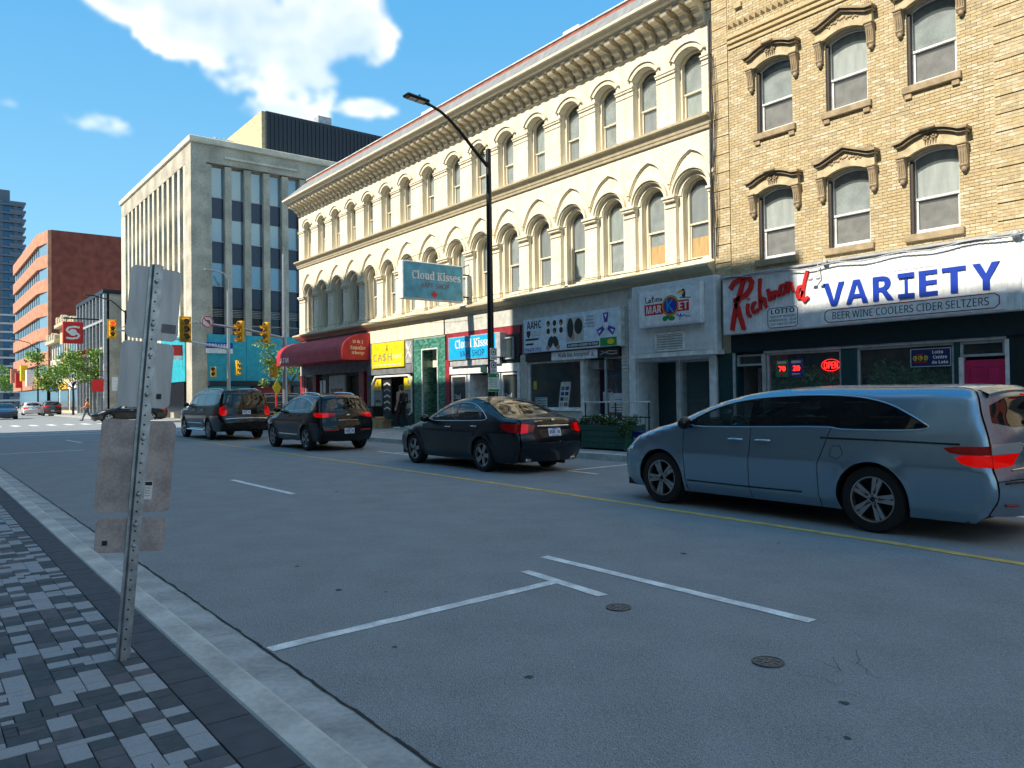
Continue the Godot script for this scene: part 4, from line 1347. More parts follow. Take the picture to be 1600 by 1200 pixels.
	for k in 6:
		var lv := MB.new()
		for h in [[12.81, 13.22], [13.26, 13.67]]:
			lv.box(F((h[0] + h[1]) * 0.5, 2.72 + k * 0.066, 0.325), Vector3(0.045, 0.012, h[1] - h[0]), Basis(Vector3.BACK, 0.6))
		wput(lv, "louvre", M.frame_white, l)
	slab(l, "recess_wall", "white_metal", 14.68, 14.74, gy, 2.4, -0.92, -0.02)
	slab(l, "soffit", "white_metal", 12.0, 14.95, 2.4, 2.5, -1.0, 0.02)
	slab(l, "door", "teal_trim", 13.3, 14.68, gy, 2.4, -0.92, -0.86)
	slab(l, "post", "frame_grey", 13.2, 13.34, gy, 2.4, -0.3, -0.02)
	slab(l, "door", "teal_trim", 12.32, 13.26, gy, 2.4, -0.6, -0.56)
	pane_in(l, 12.2, 13.26, gy, 2.4, -0.1, M.frame_grey, 0.06)
	var gf := MB.new()
	for st in [[[14.42, 1.3], [14.36, 1.52], [14.31, 1.36], [14.38, 1.38]], [[14.44, 1.1], [14.32, 1.2], [14.4, 1.24]], [[14.4, 0.95], [14.34, 1.06], [14.3, 0.96]]]:
		var pp: Array = []
		for p in st: pp.append(Vector3(16.0 + (14.6 - p[0]) * 2.0, p[1], -14.676))
		gf.tube(pp, 0.008, 4)
	wput(gf, "graffiti", M.frame_grey, l)
	slab(l, "upper_wall", "siding", 12.0, 14.95, 2.5, 2.7, -3.4, -0.32)
	slab(l, "interior_wall", "plaster", 11.96, 14.98, 0.2, 2.7, -2.0, -1.95)
	# ---------------- barber academy
	var a := thing("barber_shopfront", "beige clapboard shopfront with posters and mirrors inside its wide window", "shopfront", F(17.4, gy))
	slab(a, "upper_panel", "siding", 14.96, 24.5, 3.88, 4.5, -0.3, 0.02)
	slab(a, "backing", "grey_panel", 14.98, 19.8, 2.6, 3.9, -0.3, 0.0)
	for side in [[19.5, 19.84], [14.98, 15.24]]:
		var yy := gy + 0.02
		while yy < (4.0 if side[0] < 16 else 2.85):
			var cl := MB.new()
			cl.prism(PackedVector2Array([Vector2(-0.15, 0), Vector2(0.05, 0), Vector2(0.03, 0.1), Vector2(-0.15, 0.1)]), F(side[0], yy), FW, FV, FU, 0, side[1] - side[0], true)
			wput(cl, "clapboard", M.siding, a)
			yy += 0.102
	var yb := gy + 0.02
	while yb < 1.0:
		var cl := MB.new()
		cl.prism(PackedVector2Array([Vector2(-0.15, 0), Vector2(0.05, 0), Vector2(0.03, 0.1), Vector2(-0.15, 0.1)]), F(16.95, yb), FW, FV, FU, 0, 2.55, true)
		wput(cl, "clapboard", M.siding, a)
		yb += 0.102
	slab(a, "stall_sill", "frame_white", 16.95, 19.5, yb, yb + 0.05, -0.15, 0.09)
	pane_in(a, 16.95, 19.5, yb + 0.05, 2.6, 0.0, M.frame_white, 0.06)
	pane_in(a, 15.24, 15.98, gy + 0.4, 2.6, 0.0, M.frame_grey, 0.05)
	slab(a, "stall_riser", "siding", 15.24, 15.98, gy, gy + 0.4, -0.15, 0.02)
	door_leaf(a, "navy", 16.02, 16.85, gy + 0.02, 2.2, -0.7, 1.0)
	slab(a, "transom_unit", "frame_grey", 16.4, 16.88, 2.28, 2.55, -0.7, -0.2)
	slab(a, "post", "frame_white", 16.87, 16.95, gy, 2.6, -0.7, 0.0)
	room(a, 15.0, 19.8)
	slab(a, "interior_panel", "maroon", 17.2, 18.6, 0.3, 2.6, -1.7, -1.62)
	for q in [[18.85, 19.45, 1.05, 1.45, -0.25, "sign_white"], [16.3, 16.7, 1.3, 1.6, -0.65, "sign_white"], [15.3, 15.9, 1.0, 1.55, -0.1, "sign_white"]]:
		var po := slab(a, "poster", q[5], q[0], q[1], q[2], q[3], q[4] - 0.01, q[4], 0)
		for k in 5: slab(po, "print_line", ["ink", "blue_paint", "green_paint", "ink", "sign_cyan"][k], q[0] + 0.05, lerpf(q[0], q[1], rng.randf_range(0.5, 0.9)), q[2] + 0.05 + k * 0.075, q[2] + 0.075 + k * 0.075, q[4], q[4] + 0.003, 0)
	tag(slab(a, "notice", "sign_yellow", 19.2, 19.36, 1.72, 1.98, -0.12, -0.11, 0), "small yellow notice on the glass", "")
	# ---------------- vape shop
	var c := thing("vape_shopfront", "pale grey vape shopfront with black window posters under a cyan sign", "shopfront", F(22.0, gy))
	slab(c, "upper_panel", "maroon", 19.86, 24.3, 2.9, 3.87, -0.3, 0.02)
	slab(c, "dark_panel", "black_panel", 19.9, 20.85, 2.62, 3.6, -0.1, 0.04)
	pane_in(c, 20.15, 20.7, 2.75, 3.5, 0.1, M.frame_grey, 0.05, 1, "shop_glass", 0.06)
	slab(c, "awning_box", "frame_grey", 20.85, 23.9, 2.62, 2.84, 0.0, 0.14)
	slab(c, "head_panel", "frame_white", 19.9, 24.1, 2.34, 2.62, -0.2, 0.04)
	slab(c, "pier", "maroon", 24.1, 24.4, gy, 2.9, -0.3, 0.04)
	slab(c, "pier", "frame_white", 19.88, 20.0, gy, 2.34, -0.2, 0.05)
	for q in [[23.05, 24.05], [20.02, 20.95]]:
		pane_in(c, q[0], q[1], 0.75, 2.3, 0.0, M.frame_white, 0.07)
		slab(c, "stall_riser", "frame_white", q[0], q[1], gy, 0.75, -0.15, 0.02)
		var po := slab(c, "window_poster", "black", q[0] + 0.08, q[1] - 0.08, 0.83, 2.22, -0.075, -0.065, 0)
		var mid: float = (q[0] + q[1]) * 0.5
		fletters(po, "Cloud", mid + 0.16, 1.52, -0.06, 0.42, 0.2, M.sign_white, 0.004, "Droid Serif", 700)
		fletters(po, "Kisses", mid - 0.14, 1.28, -0.06, 0.5, 0.2, M.sign_white, 0.004, "Droid Serif", 700)
		fletters(po, "VAPE SHOP", mid, 1.02, -0.06, 0.62, 0.11, M.red_paint, 0.004, "Droid Serif", 700)
	slab(c, "recess_wall", "frame_white", 22.8, 22.95, gy, 2.3, -1.2, 0.02)
	slab(c, "recess_wall", "frame_white", 21.0, 21.12, gy, 2.3, -1.2, 0.02)
	door_leaf(c, "frame_grey", 21.5, 22.4, gy + 0.02, 2.25, -1.15, 1.0)
	var dp := slab(c, "door_poster", "purple", 21.7, 22.25, 1.4, 2.1, -1.18, -1.12, 0)
	slab(dp, "print_line", "sign_white", 21.75, 22.2, 0.8, 1.35, -1.18, -1.12, 0)
	room(c, 19.9, 24.4)
	slab(c, "wall_box", "teal_trim", 21.7, 22.0, 2.36, 2.6, 0.04, 0.12)
	# ---------------- green tiled doorway
	var g := thing("tiled_doorway", "deep doorway faced in small green glazed tiles with white edging", "doorway", F(25.6, gy))
	var gt := [Color(0.05, 0.2, 0.14), Color(0.08, 0.26, 0.19), Color(0.12, 0.32, 0.24), Color(0.04, 0.15, 0.12)]
	mat("tile_grout", lin(0.25, 0.3, 0.26), 0.7)
	vc("tile", 0.2)
	var dop := [PackedVector2Array([Vector2(24.98, 0.0), Vector2(26.05, 0.0), Vector2(26.05, 3.36), Vector2(24.98, 3.36)])]
	var gb := MB.new()
	fb(gb, 26.05, 26.72, gy, 3.87, -0.3, 0.0); fb(gb, 24.42, 24.98, gy, 3.87, -0.3, 0.0); fb(gb, 24.98, 26.05, 3.36, 3.87, -0.3, 0.0)
	wput(gb, "wall", M.tile_grout, g)
	var tl := MB.new()
	lay_bricks(tl, 24.42, 26.72, gy, 3.86, dop, 0.0, 0.008, 0.15, 0.075, 0.006, gt)
	tag(wput(tl, "wall_tiles", M.tile, g), "", "", "", "stuff")
	lines(g, "white_edging", "frame_white", [[[26.08, gy], [26.08, 3.39], [24.95, 3.39], [24.95, gy]]], 0.05, 0.0, 0.03)
	slab(g, "recess_wall", "plaster", 24.9, 26.1, gy, 3.4, -2.0, -1.95)
	var rt := MB.new()
	for yy in 40:
		for k in 8:
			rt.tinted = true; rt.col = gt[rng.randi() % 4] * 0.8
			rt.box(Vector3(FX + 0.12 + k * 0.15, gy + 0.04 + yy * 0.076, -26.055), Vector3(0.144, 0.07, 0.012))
	tag(wput(rt, "recess_tiles", M.tile, g), "", "", "", "stuff")
	slab(g, "recess_side", "tile_grout", 26.06, 26.2, gy, 3.4, -2.0, -0.01)
	slab(g, "door", "frame_white", 24.99, 25.3, gy, 2.55, -0.7, -0.6)
	slab(g, "upper_panel", "cream_trim", 24.4, 30.75, 3.88, 4.5, -0.3, 0.02)
	# ---------------- cash shop
	var k1 := thing("cash_shopfront", "black shopfront with yellow window panels and a canted white frame", "shopfront", F(28.7, gy))
	slab(k1, "upper_panel", "grey_panel", 26.74, 30.7, 2.5, 3.87, -0.3, 0.03)
	slab(k1, "lattice_panel", "frame_grey", 26.8, 27.3, 2.9, 3.8, 0.03, 0.05)
	lines(k1, "lattice_cross", "frame_white", [[[26.85, 3.1], [27.25, 3.7]], [[26.85, 3.7], [27.25, 3.1]]], 0.05, 0.05, 0.07)
	slab(k1, "side_panel", "black_panel", 30.3, 30.75, gy, 2.5, -0.3, 0.02)
	slab(k1, "side_panel", "black_panel", 26.74, 26.85, gy, 2.5, -0.3, 0.02)
	slab(k1, "stall_riser", "teal_trim", 26.85, 30.3, gy, 0.8, -0.2, 0.0)
	lines(k1, "canted_frame", "frame_white", [[[30.25, 0.85], [30.25, 2.1], [29.95, 2.42], [27.15, 2.42], [26.88, 2.15], [26.88, 0.95], [27.1, 0.8]]], 0.07, -0.05, 0.05)
	for q in [[29.55, 30.22], [26.9, 27.6]]:
		var wp := slab(k1, "window_panel", "sign_yellow", q[0], q[1], 1.85, 2.36, -0.06, -0.04, 0)
		flat(wp, "emblem", "grey_panel", ellipse((q[0] + q[1]) * 0.5, 2.15, 0.06, 0.09), -0.04, -0.035)
		var g2 := pane_in(k1, q[0], q[1], 0.8, 1.85, -0.03, M.frame_grey, 0.03)
		var ban := slab(g2, "window_banner", "green_paint", q[0] + 0.03, q[1] - 0.03, 1.0, 1.35, -0.09, -0.08, 0)
		for j in 6: slab(ban, "print_line", "sign_white", q[0] + 0.07 + j * 0.09, q[0] + 0.12 + j * 0.09, 1.08, 1.28, -0.08, -0.075, 0)
		slab(g2, "notes_print", "siding", q[0] + 0.03, q[1] - 0.03, 1.4, 1.8, -0.09, -0.08, 0)
	door_leaf(k1, "black", 27.75, 28.5, gy + 0.02, 2.36, -0.5, 1.0)
	slab(k1, "poster_column", "black", 28.75, 29.5, 0.8, 2.36, -0.12, -0.09, 0)
	for j in 5: lines(k1, "price_print", ["frame_white", "cream", "frame_white", "frame_grey", "frame_white"][j], [[[28.85, 1.0 + j * 0.26], [29.1, 1.1 + j * 0.26], [29.4, 1.02 + j * 0.26]]], 0.07, -0.09, -0.085)
	room(k1, 26.8, 30.7)
	# ---------------- smoke shop
	var s := thing("smoke_shopfront", "red pillared corner shopfront in the shade of a red barrel awning", "shopfront", F(34.5, gy))
	slab(s, "upper_panel", "grey_panel", 30.76, 38.0, 2.7, 4.5, -0.3, 0.02)
	for q in [[37.5, 38.05], [36.1, 36.5], [31.0, 31.45]]: slab(s, "pillar", "maroon", q[0], q[1], gy, 2.7, -0.3, 0.05)
	pane_in(s, 36.5, 37.5, 1.0, 2.7, 0.0, M.frame_grey, 0.06)
	slab(s, "stall_riser", "grey_panel", 36.5, 37.5, gy, 1.0, -0.2, 0.02)
	door_leaf(s, "black", 35.0, 36.0, gy, 2.6, -0.1, 1.0)
	var pst := slab(s, "poster_panel", "siding", 33.0, 34.7, gy + 0.3, 2.6, -0.1, 0.0)
	for j in 3: lines(pst, "print_line", ["red_paint", "frame_grey", "maroon"][j], [[[33.2, 1.0 + j * 0.45], [34.5, 1.0 + j * 0.45]]], 0.16, 0.0, 0.004)
	pane_in(s, 31.45, 33.0, gy, 2.6, -0.3, M.black, 0.06)
	for q in [[35.2, 35.5], [35.6, 35.85]]: slab(s, "notice", "sign_white", q[0], q[1], 1.7, 2.4, -0.08, -0.06, 0)
	room(s, 30.8, 38.0)
	var aw := thing("barrel_awning", "red barrel awning with white lettering over the smoke shop", "awning", F(34.0, 3.2))
	var prof: Array = []
	for k in 9:
		var t := PI * 0.5 * k / 8.0
		prof.append(Vector2(cos(t) * 1.35, 3.62 + sin(t) * 0.75))
	prof.push_front(Vector2(1.35, 3.18))
	var am := MB.new()
	for k in prof.size() - 1:
		var p: Vector2 = prof[k]; var q: Vector2 = prof[k + 1]
		am.fquad(F(30.4, p.y, p.x), F(37.9, p.y, p.x), F(37.9, q.y, q.x), F(30.4, q.y, q.x), Vector3(-1, 0.6, 0))
	am.fquad(F(30.4, 3.18, 1.35), F(37.9, 3.18, 1.35), F(37.9, 3.16, 0.0), F(30.4, 3.16, 0.0), Vector3.DOWN)
	wput(am, "canopy", M.awning_red, aw)
	for e in [30.4, 37.9]:
		var em := MB.new()
		var pol := PackedVector2Array([Vector2(0.0, 3.18)])
		for p in prof: pol.append(p)
		em.prism(pol, F(e - 0.01, 0), FW, FV, FU, 0, 0.02, true)
		wput(em, "end_panel", M.awning_red, aw)
	for k in 3: letters(aw, ["D & J", "Smoke", "Shop"][k], wat(aw, F(30.385, 3.95 - k * 0.24, 0.62)), [0.5, 0.72, 0.6][k], 0.17, Vector3(1, 0, 0), Vector3(0, 0, 1), M.cream, 0.006, "Droid Serif", 700)
	fletters(aw, "ATM", 36.9, 3.42, 1.352, 1.1, 0.26, M.sign_white, 0.01, "Droid Sans", 700)

func build_signs() -> void:
	# ---------------- the variety fascia sign
	var v := thing("variety_sign", "wide white ribbed fascia sign with red script and blue VARIETY letters", "sign", F(8.36, 2.9))
	slab(v, "board", "white_metal", 5.15, 11.56, 2.93, 4.3, 0.1, 0.3, 0.01)
	var rib := MB.new()
	var s := 5.17
	while s < 11.5:
		fb(rib, s, s + 0.085, 2.95, 4.28, 0.3, 0.308, 0.004)
		s += 0.1
	tag(wput(rib, "rib", M.white_metal, v), "", "", "", "stuff")
	slab(v, "lower_board", "sign_white", 4.5, 5.15, 2.93, 4.34, 0.1, 0.28, 0.01)
	var top := MB.new()
	fb(top, 5.1, 11.6, 4.3, 4.36, 0.05, 0.36, 0.01)
	wput(top, "top_trim", M.frame_grey, v)
	var R := {
		"s": [[10.93, 4.22], [11.05, 3.9], [11.18, 3.54], [11.24, 3.26], [11.28, 3.02]],
		"b": [[11.32, 4.03], [11.21, 4.17], [10.98, 4.25], [10.79, 4.24], [10.72, 4.13], [10.75, 3.98], [10.88, 3.84], [11.11, 3.76], [11.23, 3.73]],
		"l": [[11.17, 3.67], [11.1, 3.53], [11.05, 3.34], [10.98, 3.12], [10.95, 3.02]]}
	lines(v, "script_letter", "red_paint", R.values(), 0.11, 0.3, 0.36)
	var sc := [[[10.83, 3.63], [10.85, 3.5], [10.83, 3.37], [10.76, 3.31]], [[10.82, 3.75], [10.82, 3.73]], [[10.61, 3.63], [10.68, 3.62], [10.72, 3.52], [10.68, 3.4], [10.58, 3.42], [10.55, 3.48]],
		[[10.49, 4.18], [10.51, 3.93], [10.5, 3.65], [10.5, 3.45]], [[10.49, 3.61], [10.43, 3.72], [10.38, 3.69], [10.36, 3.53], [10.32, 3.49]],
		[[10.29, 3.91], [10.25, 3.7], [10.24, 3.63], [10.22, 3.76], [10.17, 3.84], [10.15, 3.73], [10.14, 3.65], [10.12, 3.79], [10.07, 3.84], [10.04, 3.76], [10.02, 3.7]],
		[[9.88, 3.96], [9.96, 3.93], [9.98, 3.8], [9.92, 3.74], [9.85, 3.79], [9.82, 3.9], [9.87, 3.955]], [[9.8, 4.02], [9.78, 3.85], [9.78, 3.76], [9.75, 3.91], [9.69, 3.99], [9.67, 3.88], [9.64, 3.78]],
		[[9.41, 3.87], [9.49, 3.86], [9.54, 3.74], [9.52, 3.62], [9.45, 3.63], [9.39, 3.76]], [[9.28, 4.2], [9.35, 3.99], [9.4, 3.76], [9.41, 3.6], [9.37, 3.53], [9.27, 3.62]]]
	for st in sc: lines(v, "script_letter", "red_paint", [st], 0.07, 0.3, 0.36)
	for q in [["V", 8.92, 8.45], ["A", 8.41, 7.94], ["R", 7.83, 7.41], ["I", 7.22, 7.09], ["E", 6.91, 6.57], ["T", 6.48, 6.06], ["Y", 5.94, 5.48]]:
		var o := fletters(v, q[0], (q[1] + q[2]) * 0.5, 3.61, 0.308, absf(q[1] - q[2]), 0.5, M.blue_paint, 0.05, "Droid Sans", 700)
		if q[0] == "I":
			slab(v, "letter_serif", "blue_paint", 7.0, 7.31, 3.36, 3.45, 0.308, 0.357, 0)
			slab(v, "letter_serif", "blue_paint", 7.0, 7.31, 3.77, 3.86, 0.308, 0.357, 0)
	slab(v, "plate", "sign_white", 5.4, 9.0, 2.97, 3.32, 0.3, 0.32, 0.006)
	lines(v, "plate_border", "maroon", [[[8.82, 3.01], [5.58, 3.01], [5.5, 3.08], [5.5, 3.22], [5.58, 3.28], [8.82, 3.28], [8.9, 3.22], [8.9, 3.08], [8.82, 3.01]]], 0.018, 0.32, 0.325)
	fletters(v, "BEER WINE COOLERS CIDER SELTZERS", 7.2, 3.145, 0.32, 3.05, 0.15, M.ink, 0.005)
	slab(v, "plate", "sign_white", 9.53, 10.33, 2.98, 3.47, 0.3, 0.318, 0.006)
	lines(v, "plate_border", "ink", [[[10.26, 3.0], [9.6, 3.0], [9.55, 3.05], [9.55, 3.4], [9.6, 3.45], [10.26, 3.45], [10.31, 3.4], [10.31, 3.05], [10.26, 3.0]]], 0.016, 0.318, 0.322)
	fletters(v, "LOTTO", 9.93, 3.37, 0.318, 0.6, 0.11, M.ink, 0.005, "Droid Sans", 700)
	for k in 3: fletters(v, ["STATIONERY MAGAZINES", "NEWSPAPERS - FILM", "COLD SODA ICE CREAM"][k], 9.93, 3.25 - k * 0.085, 0.318, 0.68, 0.055, M.ink, 0.005)
	slab(v, "blank_plate", "sign_white", 6.6, 7.78, 3.93, 4.14, 0.3, 0.316, 0.006)
	var cb := MB.new()
	var pts: Array = []
	for k in 25: pts.append(F(lerpf(11.6, 5.0, k / 24.0), 4.3 + 0.03 * sin(k * 1.3) - 0.05 * sin(k / 24.0 * PI), 0.4))
	cb.tube(pts, 0.014, 6)
	cb.tube([F(9.0, 4.3, 0.4), F(8.98, 4.05, 0.42), F(9.1, 3.98, 0.5)], 0.012, 6)
	cb.ball(F(9.12, 3.97, 0.5), Vector3(0.04, 0.03, 0.06), 8); cb.ball(F(8.94, 3.97, 0.5), Vector3(0.04, 0.03, 0.06), 8)
	cb.ball(F(8.85, 4.32, 0.38), Vector3(0.05, 0.07, 0.07), 8); cb.ball(F(5.2, 4.3, 0.38), Vector3(0.06, 0.08, 0.08), 8)
	wput(cb, "cable_and_floodlight", M.frame_grey, v)
	# ---------------- market sign
	var m := thing("market_sign", "white box sign with colourful market logo, red banner and a painted bird", "sign", F(13.1, 3.3, 0.3))
	slab(m, "box", "white_metal", 12.1, 14.15, 3.28, 4.26, 0.31, 0.5, 0.012)
	slab(m, "face", "sign_white", 12.16, 14.1, 3.33, 4.21, 0.5, 0.51, 0.004)
	for st in [[[13.9, 4.1], [13.87, 3.95], [13.8, 3.93], [13.76, 3.98]], [[13.72, 3.98], [13.76, 4.02], [13.76, 3.94], [13.7, 3.94], [13.7, 4.01]], [[13.63, 4.1], [13.64, 3.95], [13.6, 3.94]], [[13.68, 4.04], [13.58, 4.05]], [[13.55, 4.02], [13.55, 3.94]], [[13.5, 3.94], [13.49, 4.03], [13.44, 4.02], [13.44, 3.94]], [[13.35, 3.94], [13.39, 3.98], [13.35, 4.02], [13.31, 3.98], [13.35, 3.94]]]:
		lines(m, "script_letter", "ink", [st], 0.022, 0.51, 0.516)
	slab(m, "banner", "red_paint", 13.28, 13.92, 3.6, 3.88, 0.51, 0.515, 0)
	slab(m, "banner", "red_paint", 12.44, 12.8, 3.62, 3.9, 0.51, 0.515, 0)
	fletters(m, "MAR", 13.6, 3.74, 0.515, 0.52, 0.2, M.sign_white, 0.008, "Droid Sans", 700)
	fletters(m, "ET", 12.62, 3.76, 0.515, 0.3, 0.2, M.sign_white, 0.008, "Droid Sans", 700)
	for q in [[0.285, "green_paint", 0.512], [0.26, "sign_yellow", 0.516], [0.24, "red_paint", 0.52], [0.2, "blue_paint", 0.524]]: flat(m, "logo_ring", q[1], ellipse(13.04, 3.79, q[0], q[0] * 0.95, 28), 0.51, q[2])
	lines(m, "logo_letter", "sign_cyan", [[[13.14, 3.95], [13.12, 3.64]], [[12.96, 3.95], [13.1, 3.8], [13.0, 3.7], [12.94, 3.62]]], 0.04, 0.524, 0.53)
	lines(m, "script_letter", "blue_paint", [[[12.85, 3.52], [12.8, 3.56], [12.78, 3.48], [12.7, 3.54], [12.66, 3.47], [12.6, 3.53], [12.55, 3.48], [12.4, 3.47]], [[12.7, 3.56], [12.74, 3.4]]], 0.02, 0.51, 0.515)
	for q in [[13.22, 3.47, 0.09, 0.07], [13.0, 3.46, 0.11, 0.06], [13.12, 3.52, 0.06, 0.06]]: flat(m, "leaf", "green_paint", ellipse(q[0], q[1], q[2], q[3], 14), 0.505, 0.514)
	flat(m, "bird_body", "ink", ellipse(12.6, 4.05, 0.055, 0.1, 16), 0.505, 0.515)
	flat(m, "bird_head", "ink", ellipse(12.62, 4.14, 0.05, 0.045, 14), 0.505, 0.516)
	flat(m, "bird_throat", "sign_yellow", ellipse(12.63, 4.09, 0.035, 0.04, 12), 0.505, 0.519)
	flat(m, "bird_beak", "signal_yellow", PackedVector2Array([Vector2(12.65, 4.16), Vector2(12.76, 4.14), Vector2(12.83, 4.08), Vector2(12.74, 4.09), Vector2(12.65, 4.11)]), 0.505, 0.517)
	lines(m, "branch", "frame_brown", [[[12.72, 3.97], [12.38, 3.94]]], 0.022, 0.51, 0.516)
	var tt := MB.new()
	for k in 34: fb(tt, 12.1 + k * 0.062, 12.13 + k * 0.062, 4.26, 4.31, 0.3, 0.5)
	tag(wput(tt, "toothed_flashing", M.white_metal, m), "", "", "", "stuff")
	# ---------------- barber sign and banner
	var a := thing("barber_sign", "pale blue barber academy fascia with hair photos and purple clipper emblem", "sign", F(17.3, 2.9))
	mat("sign_pale", lin(0.62, 0.72, 0.8), 0.4, 0.0, "grain", 0.6)
	slab(a, "board", "sign_pale", 15.18, 19.46, 2.9, 3.99, 0.0, 0.2, 0.008)
	slab(a, "edge", "frame_white", 15.1, 15.18, 2.88, 4.02, 0.0, 0.22, 0.006)
	fletters(a, "AAHC", 18.92, 3.78, 0.2, 0.72, 0.25, M.ink, 0.006, "Droid Sans", 700)
	fletters(a, "519-679-3113", 19.0, 2.985, 0.2, 0.82, 0.13, M.blue_paint, 0.005, "Droid Sans", 700)
	for q in [[19.35, 18.7, 3.32], [19.35, 18.95, 3.17]]: slab(a, "print_bar", "ink", q[1], q[0], q[2] - 0.03, q[2] + 0.03, 0.2, 0.204, 0)
	for k in 4: slab(a, "print_line", "frame_grey", 18.62, 19.0, 3.42 + k * 0.05, 3.435 + k * 0.05, 0.2, 0.204, 0)
	flat(a, "beard_emblem", "ink", PackedVector2Array([Vector2(19.3, 3.6), Vector2(19.1, 3.6), Vector2(19.12, 3.45), Vector2(19.2, 3.36), Vector2(19.28, 3.45)]), 0.2, 0.206)
	for r in 2:
		for c in 3:
			var cs := 18.22 - c * 0.3; var cy := 3.74 - r * 0.24
			slab(a, "photo", "sign_white", cs - 0.13, cs + 0.13, cy - 0.11, cy + 0.13, 0.2, 0.203, 0)
			flat(a, "photo_hair", "ink", ellipse(cs, cy + 0.025, 0.085, 0.095, 14), 0.2, 0.206)
			if (r + c) % 2 == 0: flat(a, "photo_face", "skin", ellipse(cs + 0.02, cy - 0.03, 0.05, 0.06, 12), 0.2, 0.208)
	for q in [[18.15, 3.12, 0.45], [17.85, 3.12, -0.45]]:
		flat(a, "photo_hair", "ink", (Transform2D(q[2], Vector2(q[0], q[1])) * ellipse(0, 0.06, 0.12, 0.2, 16)), 0.2, 0.206)
		flat(a, "photo_face", "skin", ellipse(q[0] + (0.09 if q[2] > 0 else -0.09), 3.0, 0.08, 0.07, 12), 0.2, 0.208)
	slab(a, "photo", "siding", 16.62, 17.38, 3.13, 3.86, 0.2, 0.203, 0)
	flat(a, "photo_hair", "ink", ellipse(17.2, 3.55, 0.14, 0.3, 16), 0.2, 0.207)
	flat(a, "photo_hair", "ink", ellipse(16.84, 3.58, 0.18, 0.24, 16), 0.2, 0.207)
	flat(a, "photo_face", "skin", ellipse(17.12, 3.3, 0.1, 0.14, 14), 0.2, 0.205)
	for k in 4: fletters(a, ["AVENUE", "BARBER", "ACADEMY", "OF HAIR HQ"][k], 16.33 + 0.02 * k, 3.83 - k * 0.1, 0.2, [0.3, 0.34, 0.4, 0.46][k], 0.06, M.ink, 0.004)
	for k in 3:
		var ang := PI / 2 + k * TAU / 3
		var dr := Vector2(cos(ang), sin(ang)); var n := dr.orthogonal()
		var c := Vector2(15.69, 3.5)
		flat(a, "emblem_blade", "purple", PackedVector2Array([c + dr * 0.1 + n * 0.06, c + dr * 0.1 - n * 0.06, c + dr * 0.38 - n * 0.11, c + dr * 0.38 + n * 0.11]), 0.2, 0.207)
		flat(a, "emblem_letter", "sign_white", PackedVector2Array([c + dr * 0.2, c + dr * 0.34 - n * 0.05, c + dr * 0.34 + n * 0.05]), 0.2, 0.209)
	flat(a, "emblem_disc", "sign_white", ellipse(15.69, 3.5, 0.1, 0.1), 0.2, 0.209)
	slab(a, "print_bar", "ink", 15.98, 17.36, 2.95, 3.08, 0.2, 0.204, 0)
	fletters(a, "#1 BARBER ACADEMY IN TOWN", 16.67, 3.015, 0.204, 1.28, 0.07, M.sign_white, 0.003, "Droid Sans", 700)
	slab(a, "print_block", "green_paint", 15.27, 15.93, 2.92, 3.16, 0.2, 0.204, 0)
	flat(a, "print_badge", "sign_yellow", ellipse(15.5, 3.04, 0.14, 0.08), 0.2, 0.207)
	var bn := thing("walk_in_banner", "black and white banner strip hanging under the barber sign", "banner", F(17.4, 2.6))
	slab(bn, "strip", "black", 15.28, 19.5, 2.62, 2.86, 0.0, 0.1, 0)
	slab(bn, "panel", "sign_white", 16.15, 18.2, 2.6, 2.86, 0.1, 0.105, 0)
	fletters(bn, "Walk Ins Accepted", 17.2, 2.73, 0.105, 1.4, 0.16, M.ink, 0.004, "Droid Serif", 700)
	flat(bn, "emblem", "frame_grey", PackedVector2Array([Vector2(16.42, 2.66), Vector2(16.28, 2.66), Vector2(16.35, 2.82)]), 0.105, 0.11)
	lines(bn, "razor_print", "frame_grey", [[[16.05, 2.68], [15.7, 2.78], [15.35, 2.76]], [[16.0, 2.78], [15.6, 2.68], [15.35, 2.7]]], 0.025, 0.1, 0.106)
	# ---------------- vape signs
	var c := thing("vape_fascia_sign", "bright cyan vape shop box sign mounted over the door", "sign", F(22.4, 2.85))
	slab(c, "box", "frame_grey", 20.86, 23.92, 2.85, 3.7, 0.02, 0.19, 0.008)
	slab(c, "face", "sign_cyan", 20.9, 23.88, 2.88, 3.67, 0.19, 0.2, 0.004)
	fletters(c, "Cloud Kisses", 22.3, 3.43, 0.2, 2.3, 0.32, M.sign_white, 0.012, "Droid Serif", 700)
	fletters(c, "VAPE SHOP", 22.4, 3.06, 0.2, 1.5, 0.22, M.navy, 0.01)
	slab(c, "return_panel", "frame_grey", 20.6, 20.86, 2.85, 3.68, 0.0, 0.3)
	var p := thing("projecting_vape_sign", "faded blue projecting box sign with red maple leaf above the pavement", "sign", Vector3(14.4, 5.4, -22.8))
	var pb := MB.new()
	pb.cbox(Vector3(14.4, 5.53, -22.8), Vector3(2.5, 1.3, 0.28), 0.015)
	wput(pb, "box", M.frame_white, p)
	var pf := MB.new()
	pf.box(Vector3(14.4, 5.53, -22.655), Vector3(2.4, 1.22, 0.01))
	wput(pf, "face", M.sign_faded, p)
	letters(p, "Cloud Kisses", Vector3(0.12, 0.33, 0.155), 2.0, 0.3, Vector3.RIGHT, Vector3.BACK, M.sign_white, 0.006, "Droid Serif", 700)
	letters(p, "VAPE SHOP", Vector3(0.05, -0.02, 0.155), 1.15, 0.17, Vector3.RIGHT, Vector3.BACK, M.maroon, 0.006)
